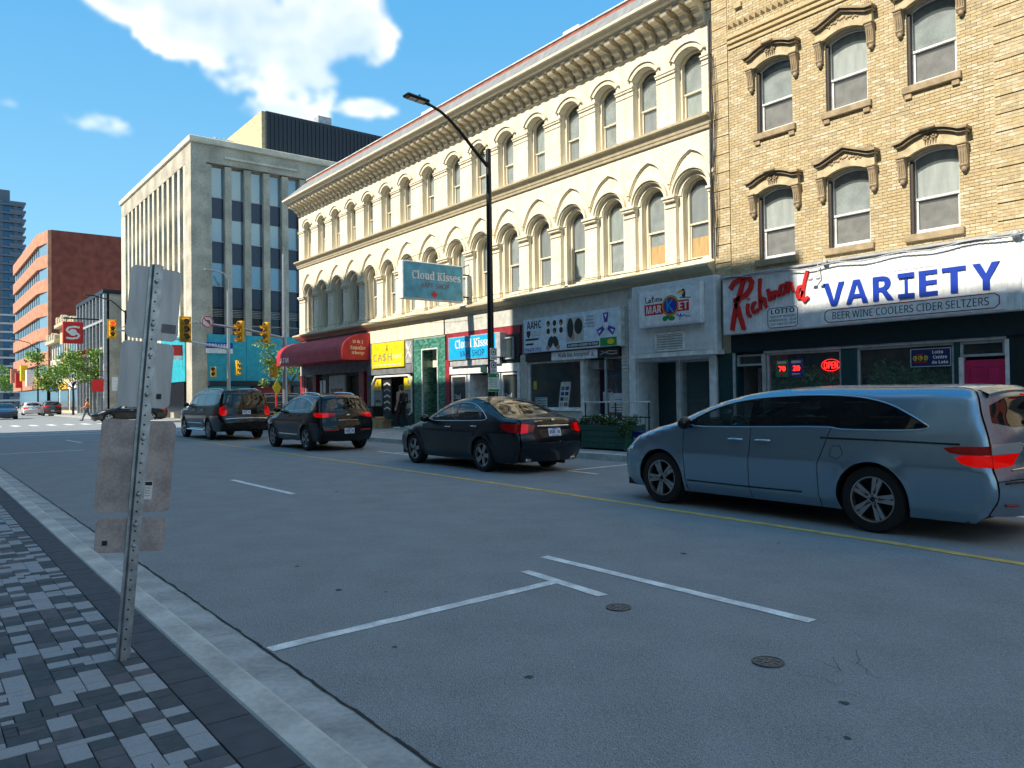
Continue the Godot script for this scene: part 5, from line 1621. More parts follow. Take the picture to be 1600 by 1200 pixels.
	var leaf := PackedVector2Array([Vector2(0, 0.5), Vector2(0.1, 0.3), Vector2(0.2, 0.36), Vector2(0.15, 0.08), Vector2(0.3, 0.22), Vector2(0.34, 0.14), Vector2(0.5, 0.16), Vector2(0.43, 0.0), Vector2(0.5, -0.06), Vector2(0.26, -0.24), Vector2(0.28, -0.33), Vector2(0.03, -0.28), Vector2(0.03, -0.5)])
	var n := leaf.size()
	for k in n: leaf.append(Vector2(-leaf[n - 1 - k].x, leaf[n - 1 - k].y))
	for k in leaf.size(): leaf[k] *= 0.27
	var lf := MB.new()
	lf.prism(leaf, Vector3(14.42, 5.08, -22.65), Vector3.RIGHT, Vector3.UP, Vector3.BACK, 0, 0.008)
	wput(lf, "maple_leaf", M.red_paint, p)
	var pr := MB.new()
	pr.tube([Vector3(15.6, 6.1, -22.8), Vector3(16.0, 6.3, -22.8)], 0.02, 6); pr.tube([Vector3(15.64, 5.1, -22.8), Vector3(16.0, 5.1, -22.8)], 0.03, 6); pr.tube([Vector3(15.64, 5.9, -22.8), Vector3(16.0, 5.9, -22.8)], 0.03, 6)
	pr.tube([Vector3(13.2, 6.18, -22.8), Vector3(16.0, 7.3, -22.8)], 0.008, 4)
	wput(pr, "mounting_bracket", M.frame_brown, p)
	# ---------------- cash sign
	var k := thing("cash_sign", "square yellow cash shop sign hung on the dark front", "sign", F(28.7, 2.8))
	slab(k, "board", "sign_yellow", 27.35, 30.1, 2.78, 3.84, 0.03, 0.1, 0.006)
	fletters(k, "CA$H", 29.15, 3.22, 0.1, 1.6, 0.36, M.grey_panel, 0.006)
	fletters(k, "depot", 27.95, 3.22, 0.1, 0.8, 0.24, M.cream, 0.006)
	lines(k, "emblem", "ink", [[[28.75, 3.72], [28.75, 3.62]], [[28.82, 3.58], [28.68, 3.55]], [[28.75, 3.52], [28.75, 3.46]]], 0.06, 0.1, 0.106)
	lines(k, "print_line", "siding", [[[29.9, 2.9], [27.6, 2.9]]], 0.05, 0.1, 0.104)

func wbox(parent: Node, called: String, m: String, x0: float, x1: float, y0: float, y1: float, z0: float, z1: float, ch := 0.0) -> MeshInstance3D:
	var q := MB.new()
	var c := Vector3((x0 + x1) * 0.5, (y0 + y1) * 0.5, (z0 + z1) * 0.5)
	var sz := Vector3(absf(x1 - x0), absf(y1 - y0), absf(z1 - z0))
	if ch > 0.0: q.cbox(c, sz, ch)
	else: q.box(c, sz)
	return wput(q, called, M[m], parent)

func build_beyond() -> void:
	glassy("office_glass", lin(0.03, 0.12, 0.2), 0.8, 0.03)
	mat("office_glass", lin(0.24, 0.36, 0.43), 0.1, 0.35)
	mat("spandrel", lin(0.012, 0.035, 0.075), 0.25)
	mat("dark_glass", lin(0.02, 0.03, 0.04), 0.08, 0.3)
	mat("bronze", lin(0.06, 0.05, 0.045), 0.5)
	mat("metal_clad", lin(0.02, 0.03, 0.042), 0.5, 0.2)
	mat("brick_red", lin(0.19, 0.05, 0.035), 0.9, 0.0, "stain", 0.15)
	mat("brick_dark", lin(0.11, 0.045, 0.035), 0.9, 0.0, "stain", 0.15)
	mat("brick_orange", lin(0.5, 0.23, 0.14), 0.9, 0.0, "stain", 0.15)
	mat("tower_grey", lin(0.09, 0.12, 0.155), 0.6)
	mat("tower_glass", lin(0.05, 0.11, 0.18), 0.1, 0.5)
	mat("heritage_yellow", lin(0.6, 0.48, 0.28), 0.85, 0.0, "stain", 0.3)
	mat("heritage_cream", lin(0.66, 0.6, 0.48), 0.85, 0.0, "stain", 0.3)
	# ---------------- the concrete office block across the side street
	var b := thing("concrete_office", "five-storey concrete office block with tall window slots above teal hoarding", "building", Vector3(24, 0.1, -68))
	wbox(b, "core", "concrete", 16.6, 40, 0.1, 20.2, -80.4, -58.1)
	wbox(b, "roof_slab", "concrete_pale", 15.85, 40, 20.2, 20.65, -80.7, -57.3, 0.04)
	wbox(b, "parapet", "concrete", 16.0, 40, 18.9, 20.2, -80.5, -57.5)
	wbox(b, "corner_pier", "concrete", 16.0, 17.1, 0.1, 18.9, -58.9, -57.5)
	wbox(b, "end_pier", "concrete_pale", 16.0, 17.0, 0.1, 18.9, -80.5, -79.3)
	wbox(b, "base_band", "concrete_pale", 16.05, 17.0, 5.0, 6.4, -79.3, -58.9)
	for k in 14:
		var z := -59.3 - k * 1.53
		wbox(b, "fin", "concrete_pale", 16.02, 16.75, 6.4, 18.9, z - 0.28, z + 0.28, 0.02)
		if k < 13:
			wbox(b, "slot_window", "dark_glass", 16.5, 16.58, 6.4, 18.9, z - 0.28 - 0.97, z - 0.28)
			for f in 3: wbox(b, "slot_spandrel", "concrete", 16.42, 16.5, 8.3 + f * 3.7, 9.7 + f * 3.7, z - 1.25, z - 0.28)
	for k in 3: wbox(b, "shop_window", "dark_glass", 15.98, 16.1, 0.6, 4.6, -77.5 + k * 6.4, -72.3 + k * 6.4)
	for k in 13:
		var x := 17.48 + k * 1.45
		wbox(b, "column", "concrete", x - 0.5, x, 6.3, 18.8, -58.4, -57.55, 0.02)
		for f in 4:
			var y: float = [16.5, 13.25, 9.95, 7.1][f]
			var y2: float = [18.7, 14.95, 11.65, 8.4][f]
			var wn := wbox(b, "window", "office_glass" if f < 3 else "dark_glass", x, x + 0.95, y, y2, -58.2, -58.0)
			wbox(wn, "frame", "frame_grey", x, x + 0.95, y - 0.05, y, -58.1, -57.9)
			if f == 3:
				for j in 5: wbox(wn, "louvre", "frame_grey", x + 0.05, x + 0.9, y + 0.6 + j * 0.12, y + 0.63 + j * 0.12, -58.0, -57.97)
			wbox(b, "spandrel", "spandrel", x, x + 0.95, [14.95, 11.65, 8.4, 6.4][f], [16.45, 13.2, 9.9, 6.95][f], -58.15, -57.95)
	wbox(b, "stone_line", "concrete_pale", 18.4, 24, 19.35, 19.5, -57.52, -57.4)
	for k in 8:
		for r in 3:
			wbox(b, "hoarding_panel", "teal_panel", 17.12 + k * 2.8, 19.9 + k * 2.8, 2.9 + r * 1.14, 4.03 + r * 1.14, -57.6, -57.46)
	for k in 4:
		for q in 3: wbox(b, "hoarding_panel", "teal_panel", 15.9, 16.04, 2.9 + q * 1.14, 4.03 + q * 1.14, -60.6 - k * 1.7, -58.92 - k * 1.7)
	wbox(b, "awning_band", "metal_clad", 17.1, 39, 2.55, 2.88, -57.6, -57.2)
	for k in 5: wbox(b, "ground_window", ["teal_panel", "maroon", "dark_glass", "teal_panel", "teal_panel"][k], 17.2 + k * 3.2, 20.2 + k * 3.2, 0.2, 2.5, -57.9, -57.6)
	wbox(b, "penthouse_side", "brick_orange", 22.2, 22.5, 20.6, 24.6, -74, -60.2)
	(b.get_child(b.get_child_count() - 1) as MeshInstance3D).material_override = M.stone_pale
	wbox(b, "penthouse", "metal_clad", 22.5, 40, 20.6, 24.6, -74, -60)
	for k in 50:
		wbox(b, "cladding_rib", "metal_clad", 22.5 + k * 0.35, 22.6 + k * 0.35, 20.7, 24.55, -60.0, -59.92)
	wbox(b, "roof_box", "frame_grey", 27.4, 28.6, 24.6, 25.6, -62, -61)
	var ld := MB.new()
	for k in 4: ld.tube([Vector3(18.5 + k * 0.35, 20.6, -60), Vector3(18.5 + k * 0.35, 21.7, -60), Vector3(18.5 + k * 0.35, 21.7, -61.5)], 0.03, 5)
	ld.tube([Vector3(18.5, 21.6, -60), Vector3(19.9, 21.6, -60)], 0.03, 5)
	wput(ld, "roof_ladder", M.frame_grey, b)
	# ---------------- dark glass bank
	var d := thing("dark_glass_building", "low dark glazed building with a bare concrete side wall", "building", Vector3(20, 0.1, -97))
	wbox(d, "side_wall", "concrete", 16.3, 30, 0.1, 12.8, -105, -89)
	wbox(d, "roof_edge", "metal_clad", 15.9, 30, 12.8, 13.2, -105.2, -88.9)
	wbox(d, "pier", "frame_grey", 16.0, 16.5, 0.1, 12.8, -89.6, -89)
	for k in 8:
		wbox(d, "mullion", "frame_grey", 15.95, 16.3, 0.1, 12.8, -91.0 - k * 2 - 0.12, -91.0 - k * 2 + 0.12)
		for f in 4: wbox(d, "pane", "dark_glass", 16.18, 16.28, [0.2, 4.4, 7.3, 10.2][f], [3.9, 7.0, 9.9, 12.6][f], -90.9 - k * 2, -89.1 - k * 2)
	for y in [4.1, 7.1, 10.0]: wbox(d, "transom", "frame_grey", 15.93, 16.25, y - 0.12, y + 0.12, -105, -89.6)
	# ---------------- heritage row
	var row := [[105.2, 112, 10.6, "heritage_cream", "pale cream"], [112.1, 120, 11.4, "heritage_yellow", "yellow brick"], [120.1, 128.8, 9.6, "heritage_cream", "narrow cream"]]
	for q in row:
		var h := thing("heritage_shop", "%s old shop building with bracketed cornice in the row before the brick tower" % q[4], "building", Vector3(20, 0.1, -(q[0] + q[1]) * 0.5))
		wbox(h, "wall", q[3], 16.2, 30, 0.1, q[2], -q[1], -q[0])
		wbox(h, "cornice", "tan_trim", 15.5, 17, q[2], q[2] + 0.5, -q[1], -q[0], 0.05)
		var nw := 4
		for k in nw:
			var z: float = -q[0] - (k + 0.5) * (q[1] - q[0]) / nw
			for f in 2: wbox(h, "window", "dark_glass", 16.12, 16.22, 4.6 + f * 2.9, 6.4 + f * 2.9, z - 0.45, z + 0.45)
			wbox(h, "pediment", "tan_trim", 15.6, 16.4, q[2] + 0.5, q[2] + 1.2 + 0.3 * (k % 2), z - 0.3, z + 0.3, 0.1)
		wbox(h, "shop_sign", ["sign_white", "signal_yellow", "blue_paint"][row.find(q)], 15.9, 16.2, 3.2, 4.0, -q[1] + 0.5, -q[0] - 0.5)
		wbox(h, "shop_window", "dark_glass", 16.1, 16.22, 0.5, 3.0, -q[1] + 0.6, -q[0] - 0.6)
	# ---------------- brick office with ribbon windows, its near corner cut off
	var o := thing("brick_office", "red brick office block with ribbon windows and a cut corner", "building", Vector3(28, 0.1, -150))
	var out := func(i: float) -> PackedVector2Array: return PackedVector2Array([Vector2(15.1 + i, 167), Vector2(15.1 + i, 134.0), Vector2(16.05, 129.4 + i * 0.6), Vector2(45, 129.4 + i * 0.6), Vector2(45, 167)])
	var ix := Vector3(1, 0, 0); var iz := Vector3(0, 0, -1)
	for f in 7:
		var y := 3.5 + f * 3.55
		var bd := MB.new()
		bd.prism(out.call(0.0), Vector3.ZERO, ix, iz, Vector3.UP, y - 0.0, y + 1.85, true)
		wput(bd, "brick_band", M.brick_orange, o)
		if f < 6:
			var gl := MB.new()
			gl.prism(out.call(0.35), Vector3.ZERO, ix, iz, Vector3.UP, y + 1.85, y + 3.55, false)
			wput(gl, "ribbon_window", M.office_glass, o)
			for k in 13: wbox(o, "mullion", "bronze", 15.38, 15.5, y + 1.85, y + 3.55, -134.5 - k * 2.5, -134.4 - k * 2.5)
	wbox(o, "side_wall", "brick_red", 16.3, 45, 0.1, 26.7, -129.6, -129.25)
	wbox(o, "corner_strip", "brick_orange", 15.95, 16.4, 3.5, 26.6, -129.9, -129.2)
	wbox(o, "ground_floor", "dark_glass", 16.0, 45, 0.1, 3.5, -166, -131)
	wbox(o, "roof_room", "brick_red", 31, 36, 26.6, 29.6, -140, -134)
	var an := MB.new()
	for k in 3: an.tube([Vector3(31.5 + k * 1.2, 29.6, -135), Vector3(31.5 + k * 1.2, 33.0 + k % 2, -135)], 0.14, 6)
	wput(an, "antenna", M.frame_white, o)
	for k in 4: wbox(o, "shop_sign", ["sign_white", "sign_yellow", "red_paint", "brick_orange"][k], 14.2, 15.1, 4.0 + k % 2, 6.5 + k % 2, -138 - k * 7.5, -139.7 - k * 7.5)
	# ---------------- distant tower
	var t := thing("residential_tower", "tall blue-grey apartment tower with stacked balconies", "tower", Vector3(25, 0, -300))
	wbox(t, "core", "tower_glass", 10, 29.6, 0, 68, -318, -300)
	for k in 24:
		wbox(t, "floor_slab", "tower_grey" if k > 10 else "frame_grey", 9, 30.4 + (0.5 if k % 9 == 7 else 0.0), 2.8 * k + 2, 2.8 * k + 2.6, -318.5, -299)
		wbox(t, "balcony_rail", "tower_grey", 26, 30.7, 2.8 * k + 2.6, 2.8 * k + 3.5, -299.1, -298.9)
	for k in 5: wbox(t, "pier", "tower_grey", 10.5 + k * 4.2, 11.7 + k * 4.2, 0, 68, -300.5, -299.5)
	wbox(t, "roof_room", "tower_grey", 8, 26.5, 68, 72, -316, -302)
	# low buildings closing the far end of the street
	for k in 6:
		var q := thing("far_block", "%s low building far down the street" % ["grey", "cream", "red brick", "white", "tan", "brown"][k], "building", Vector3(4 + k * 5, 0, -330 - k * 12))
		wbox(q, "wall", ["grey_panel", "heritage_cream", "brick_red", "siding", "heritage_yellow", "bronze"][k], 0 + k * 5, 9 + k * 5, 0, 9 + (k * 5) % 7, -350 - k * 12, -335 - k * 12)
		wbox(q, "roof_edge", "frame_grey", -0.3 + k * 5, 9.3 + k * 5, 9 + (k * 5) % 7, 9.4 + (k * 5) % 7, -350.3 - k * 12, -334.7 - k * 12)
	# square red bank sign hung out over the pavement
	var sg := thing("red_bank_sign", "square red projecting sign with a white S curve and globe", "sign", Vector3(13.6, 8.8, -92))
	var rb := MB.new(); rb.cbox(Vector3.ZERO, Vector3(1.9, 2.3, 0.3), 0.06)
	put(rb.mesh(), "box", M.red_paint, sg)
	var em := MB.new()
	for q in stroke([Vector2(0.62, 0.55), Vector2(0.1, 0.62), Vector2(-0.4, 0.52), Vector2(-0.58, 0.26), Vector2(-0.4, 0.02), Vector2(0.0, -0.02), Vector2(0.4, -0.1), Vector2(0.58, -0.3), Vector2(0.4, -0.55), Vector2(-0.1, -0.64), Vector2(-0.62, -0.56)], 0.2): em.prism(q, Vector3(0, 0, 0.15), ix, Vector3.UP, Vector3(0, 0, 1), 0, 0.03)
	em.prism(ellipse(0, 0.02, 0.36, 0.36), Vector3(0, 0, 0.15), ix, Vector3.UP, Vector3(0, 0, 1), 0, 0.04)
	put(em.mesh(), "emblem", M.sign_white, sg)
	var ar := MB.new()
	ar.tube([Vector3(-0.9, 1.5, 0), Vector3(2.6, 1.5, 0)], 0.08, 6); ar.tube([Vector3(-0.6, 1.5, 0), Vector3(-0.6, 1.1, 0)], 0.04, 6); ar.tube([Vector3(0.6, 1.5, 0), Vector3(0.6, 1.1, 0)], 0.04, 6)
	put(ar.mesh(), "arm", M.black_pole, sg)
	var fl := thing("red_wall_banner", "small tilted red and white banner on the dark glazed building", "banner", Vector3(15, 6.4, -94))
	var fm := MB.new()
	fm.cbox(Vector3(14.9, 6.6, -94), Vector3(1.9, 0.9, 0.06), 0.01, Basis(Vector3.BACK, 0.25))
	wput(fm, "cloth", M.red_paint, fl)
	var fw := MB.new()
	fw.box(Vector3(14.85, 6.45, -93.96), Vector3(1.5, 0.3, 0.02), Basis(Vector3.BACK, 0.25))
	fw.tube([Vector3(15.8, 6.3, -94), Vector3(16.2, 6.2, -94)], 0.04, 5)
	wput(fw, "lettering_band", M.sign_white, fl)

# the camera's own side of the street: the row that shades the road, and the blocks further right that car glass mirrors
func build_near_side() -> void:
	var hs := [[-26, -9.9, 19.3, "brick_red", "red brick"], [9.9, 20.6, 21.1, "bronze", "dark brown"], [20.8, 30.9, 18.5, "brick_dark", "plain brick"], [31.0, 37.6, 23.5, "brick_red", "tall brick"], [37.7, 45.6, 17.3, "bronze", "low brown"]]
	hs[0] = [-26.0, 9.8, 19.5, "heritage_cream", "long pale stone"]
	for q in hs:
		var h := thing("near_side_block", "%s commercial block on the near side of the street" % q[4], "building", Vector3(-10, 0.1, -(q[0] + q[1]) * 0.5))
		wbox(h, "wall", q[3], -18, -3.6, 0.1, q[2] - 0.3, -q[1] - 1.0, -q[0] - 1.0)
		wbox(h, "parapet", "concrete", -18, -3.5, q[2] - 0.3, q[2], -q[1] - 1.0, -q[0] - 1.0)
		var n := int((q[1] - q[0]) / 2.6)
		for k in n:
			for f in 5:
				if 4.6 + f * 3.1 + 1.9 < q[2] - 0.2 - 0.6:
					var z: float = -q[0] - 1.0 - (k + 0.5) * (q[1] - q[0]) / n
					var w := wbox(h, "window", "dark_glass", -3.66, -3.56, 4.6 + f * 3.1, 6.5 + f * 3.1, z - 0.6, z + 0.6)
					wbox(w, "sill", "concrete", -3.6, -3.45, 4.45 + f * 3.1, 4.6 + f * 3.1, z - 0.7, z + 0.7)
		wbox(h, "shop_window", "dark_glass", -3.66, -3.56, 0.6, 3.4, -q[1] - 0.5, -q[0] - 1.5)
	for q in [[60.0, 95.0, 9.0, "brick_red", "set-back red brick"], [95.5, 150.0, 10.0, "bronze", "set-back brown"], [151.0, 230.0, 12.0, "brick_red", "set-back long brick"]]:
		var h := thing("near_side_block", "%s block on the near side beyond the crossing" % q[4], "building", Vector3(-20, 0.1, -(q[0] + q[1]) * 0.5))
		wbox(h, "wall", q[3], -30, -12, 0.1, q[2], -q[1], -q[0])
		for k in 10:
			var z: float = -q[0] - (k + 0.5) * (q[1] - q[0]) / 10
			for f in 2: wbox(h, "window", "dark_glass", -12.05, -11.95, 1.2 + f * 3.6, 3.6 + f * 3.6, z - 1.0, z + 1.0)
		wbox(h, "parapet", "concrete", -30.2, -11.8, q[2], q[2] + 0.4, -q[1], -q[0])
	for q in [[-12.0, -2.2, 12.0, "brick_red", "red brick"], [-24.0, -12.1, 14.0, "heritage_cream", "cream"], [-40.0, -24.1, 11.0, "heritage_yellow", "yellow brick"]]:
		var h := thing("far_side_block", "%s shop block further along the pavement from the variety shop" % q[4], "building", Vector3(22, 0.1, -(q[0] + q[1]) * 0.5))
		wbox(h, "wall", q[3], 16, 28, 0.1, q[2], -q[1], -q[0])
		for k in 5:
			for f in 3:
				var z: float = -q[0] - (k + 0.5) * (q[1] - q[0]) / 5
				wbox(h, "window", "dark_glass", 15.94, 16.06, 4.4 + f * 3.0, 6.3 + f * 3.0, z - 0.5, z + 0.5)
		wbox(h, "cornice", "stone_pale", 15.6, 28, q[2], q[2] + 0.5, -q[1], -q[0])

# ---------------------------------------------------------------- vehicles
# A body is two surfaces: the flank, over a side view (s from the nose, h above the road), and the wrap that runs from the
# nose over bonnet, screen, roof and tail. Panels, glass and lamps are outlines cut out of those surfaces.
class Car:
	var L := 4.8
	var half := 0.9
	var top := PackedVector2Array()     # side view from the nose's lower lip over the roof to the tail's lower lip
	var arc := PackedFloat32Array()
	var belt := 1.0
	var roof := 1.5
	var tumble := 0.2
	var fillet := 0.09
	var sf := 1.0
	var sr := 3.7
	var ra := 0.4
	var crease := 0.75
	func setup(pts: Array) -> void:
		# smooth the side view with a spline through its points
		var p: Array[Vector2] = []
		for q in pts:
			var nose := clampf(1.0 - q[0] / 0.7, 0.0, 1.0)      # the flank stops short of the rounded nose
			p.append(Vector2(q[0] + 0.2 * nose, q[1]))
		for k in p.size() - 1:
			var a := p[maxi(k - 1, 0)]; var d := p[mini(k + 2, p.size() - 1)]
			for j in 5:
				top.append(p[k].cubic_interpolate(p[k + 1], a, d, j / 5.0))
		top.append(p[p.size() - 1])
		arc.append(0.0)
		for k in range(1, top.size()): arc.append(arc[k - 1] + top[k].distance_to(top[k - 1]))
	func lat(s: float, h: float, edge := false) -> float:
		var w := half
		var f := clampf((1.0 - s) / 1.0, 0.0, 1.0); w -= 0.13 * half * f * f
		var r := clampf((s - (L - 0.9)) / 0.9, 0.0, 1.0); w -= 0.09 * half * r * r
		if h > belt:
			var t := (h - belt) / (roof - belt)
			w -= 0.062 + tumble * (0.75 * t + 0.25 * t * t)
		else:
			var t := (h - crease) / 0.5
			w -= 0.012 * clampf((h - crease) / 0.04, 0.0, 1.0) + 0.05 * clampf((h - crease) / (belt - crease), 0.0, 1.0)
			if h < crease: w -= 0.055 * t * t + 0.05 * clampf((0.34 - h) / 0.15, 0.0, 1.0)
			for c in [sf, sr]:
				var dd := Vector2(s - c, h - 0.35).length() - ra
				w += 0.016 * exp(-dd * dd / 0.004)
		if edge: return w - fillet
		var d := 9.0
		var q := Vector2(s, h)
		for k in range(0, top.size() - 1):
			var a := top[k]
			if absf(a.x - s) > 0.3 and absf(a.y - h) > 0.3: continue
			var e := top[k + 1] - a
			var tt := clampf((q - a).dot(e) / maxf(e.length_squared(), 1e-9), 0.0, 1.0)
			var dq := q.distance_squared_to(a + e * tt)
			if dq < d: d = dq
		d = sqrt(d)
		if d < fillet: w -= fillet - sqrt(maxf(fillet * fillet - (fillet - d) * (fillet - d), 0.0))
		return w
	func flank(a: float, b: float) -> Vector3:
		return Vector3(-lat(a, b), b, a - L * 0.5)
	func at_arc(q: float) -> Array:
		q = clampf(q, 0.0, arc[arc.size() - 1])
		var k := clampi(arc.bsearch(q) - 1, 0, top.size() - 2)
		var t := (q - arc[k]) / maxf(arc[k + 1] - arc[k], 1e-6)
		var p := top[k].lerp(top[k + 1], t)
		var e0 := (top[k + 1] - top[k]).normalized()
		var e1 := (top[mini(k + 2, top.size() - 1)] - top[mini(k + 1, top.size() - 2)]).normalized()
		var e := e0.lerp(e1, t).normalized()
		return [p, Vector2(-e.y, e.x)]
	func wrap(a: float, b: float) -> Vector3:
		var r := at_arc(a)
		var p: Vector2 = r[0]; var n: Vector2 = r[1]
		var hw := lat(p.x, p.y, true)
		var bul := lerpf(0.03, 0.24 if n.x < 0.0 and p.x < L * 0.12 else 0.11, n.x * n.x) * (1.0 - pow(absf(b), 2.4))
		return Vector3(b * hw, p.y + n.y * bul, p.x + n.x * bul - L * 0.5)
	func arc_of_s(s: float, from_tail := false) -> float:
		for k in range(top.size() - 1):
			if top[k].x <= s and top[k + 1].x >= s and top[k].y > belt * 0.8: return lerpf(arc[k], arc[k + 1], (s - top[k].x) / maxf(top[k + 1].x - top[k].x, 1e-6))
		return 0.0
	func arc_of_tail(h: float) -> float:
		for k in range(top.size() - 2, 0, -1):
			if top[k + 1].y <= h and top[k].y >= h: return lerpf(arc[k], arc[k + 1], (top[k].y - h) / maxf(top[k].y - top[k + 1].y, 1e-6))
		return arc[arc.size() - 1]
	func arc_of_nose(h: float) -> float:
		for k in range(top.size() - 1):
			if top[k].y <= h and top[k + 1].y >= h: return lerpf(arc[k], arc[k + 1], (h - top[k].y) / maxf(top[k + 1].y - top[k].y, 1e-6))
		return 0.0

func pt(car: Car, flank: bool, a: float, b: float) -> Vector3:
	return car.flank(a, b) if flank else car.wrap(a, b)
# fill an outline on a body surface; `sink` lets it lie below the skin; flanks are mirrored to the other side
func skin(mb: MB, car: Car, flank: bool, poly: PackedVector2Array, minus: Array = [], sink := 0.0, step := Vector2(0.09, 0.07)) -> void:
	var bb := bounds(poly)
	var mbb: Array[Rect2] = []
	for m in minus: mbb.append(bounds(m))
	var i0 := floori(bb.position.x / step.x); var i1 := ceili(bb.end.x / step.x)
	var j0 := floori(bb.position.y / step.y); var j1 := ceili(bb.end.y / step.y)
	var cache := {}
	for i in range(i0, i1):
		for j in range(j0, j1):
			var cell := Rect2(i * step.x, j * step.y, step.x, step.y)
			var parts: Array = Geometry2D.intersect_polygons(rect(cell.position.x, cell.end.x, cell.position.y, cell.end.y), poly)
			for k in minus.size():
				if not mbb[k].intersects(cell): continue
				var nxt: Array = []
				for q in parts: nxt.append_array(Geometry2D.clip_polygons(q, minus[k]))
				parts = nxt
			for q in parts:
				if Geometry2D.is_polygon_clockwise(q) and parts.size() > 1: continue
				var P: Array[Vector3] = []; var N: Array[Vector3] = []
				for v in q:
					var key := Vector2i(int(round(v.x * 20000.0)), int(round(v.y * 20000.0)))
					if not cache.has(key):
						var e := 0.006
						var p0 := pt(car, flank, v.x, v.y)
						var du := pt(car, flank, v.x + e, v.y) - pt(car, flank, v.x - e, v.y)
						var dv := pt(car, flank, v.x, v.y + e) - pt(car, flank, v.x, v.y - e)
						var n := du.cross(dv)
						n = n.normalized() if n.length() > 1e-9 else Vector3.UP
						var outw := Vector3(-1, 0, 0) if flank else Vector3(0, p0.y - 0.75, p0.z)
						if n.dot(outw) < 0.0: n = -n
						cache[key] = [p0 - n * sink, n]
					P.append(cache[key][0]); N.append(cache[key][1])
				var ix := Geometry2D.triangulate_polygon(q)
				for k in range(0, ix.size(), 3):
					mb.tri(P[ix[k]], P[ix[k + 1]], P[ix[k + 2]], N[ix[k]], N[ix[k + 1]], N[ix[k + 2]])
# a part of the left flank and its twin on the right
func both(parts: Array, called: String, mb: MB, m: String) -> void:
	if mb.v.size() == 0: return
	var r := MB.new()
	var X := Vector3(-1, 1, 1)
	for k in range(0, mb.v.size(), 3): r.tri(mb.v[k] * X, mb.v[k + 1] * X, mb.v[k + 2] * X, mb.n[k] * X, mb.n[k + 1] * X, mb.n[k + 2] * X)
	parts.append([called, mb.mesh(), m, ""])
	parts.append([called, r.mesh(), m, ""])
func poly2(a: Array) -> PackedVector2Array:
	var p := PackedVector2Array()
	for q in a: p.append(Vector2(q[0], q[1]))
	return p
func soft(a: Array, n := 3) -> PackedVector2Array:
	# corner-cut outline
	var p := poly2(a)
	for it in n - 1:
		var o := PackedVector2Array()
		for k in p.size():
			var q := p[(k + 1) % p.size()]
			o.append(p[k].lerp(q, 0.22)); o.append(p[k].lerp(q, 0.78))
		p = o
	return p
func shrink(p: PackedVector2Array, d: float) -> PackedVector2Array:
	var o := Geometry2D.offset_polygon(p, -d)
	return o[0] if o.size() > 0 else p
func wrap_poly(car: Car, hs: Array) -> PackedVector2Array:
	# outline on the tail given as (height, share of half width)
	var p := PackedVector2Array()
	for q in hs: p.append(Vector2(car.arc_of_tail(q[0]), q[1]))
	return p
func wrap_line(car: Car, pts: Array, n := 6, lift := 0.004) -> Array:
	var o: Array = []
	for k in pts.size() - 1:
		for j in n:
			var q: Vector2 = (pts[k] as Vector2).lerp(pts[k + 1], float(j) / n)
			o.append(car.wrap(q.x, q.y))
	o.append(car.wrap(pts[-1].x, pts[-1].y))
	return o

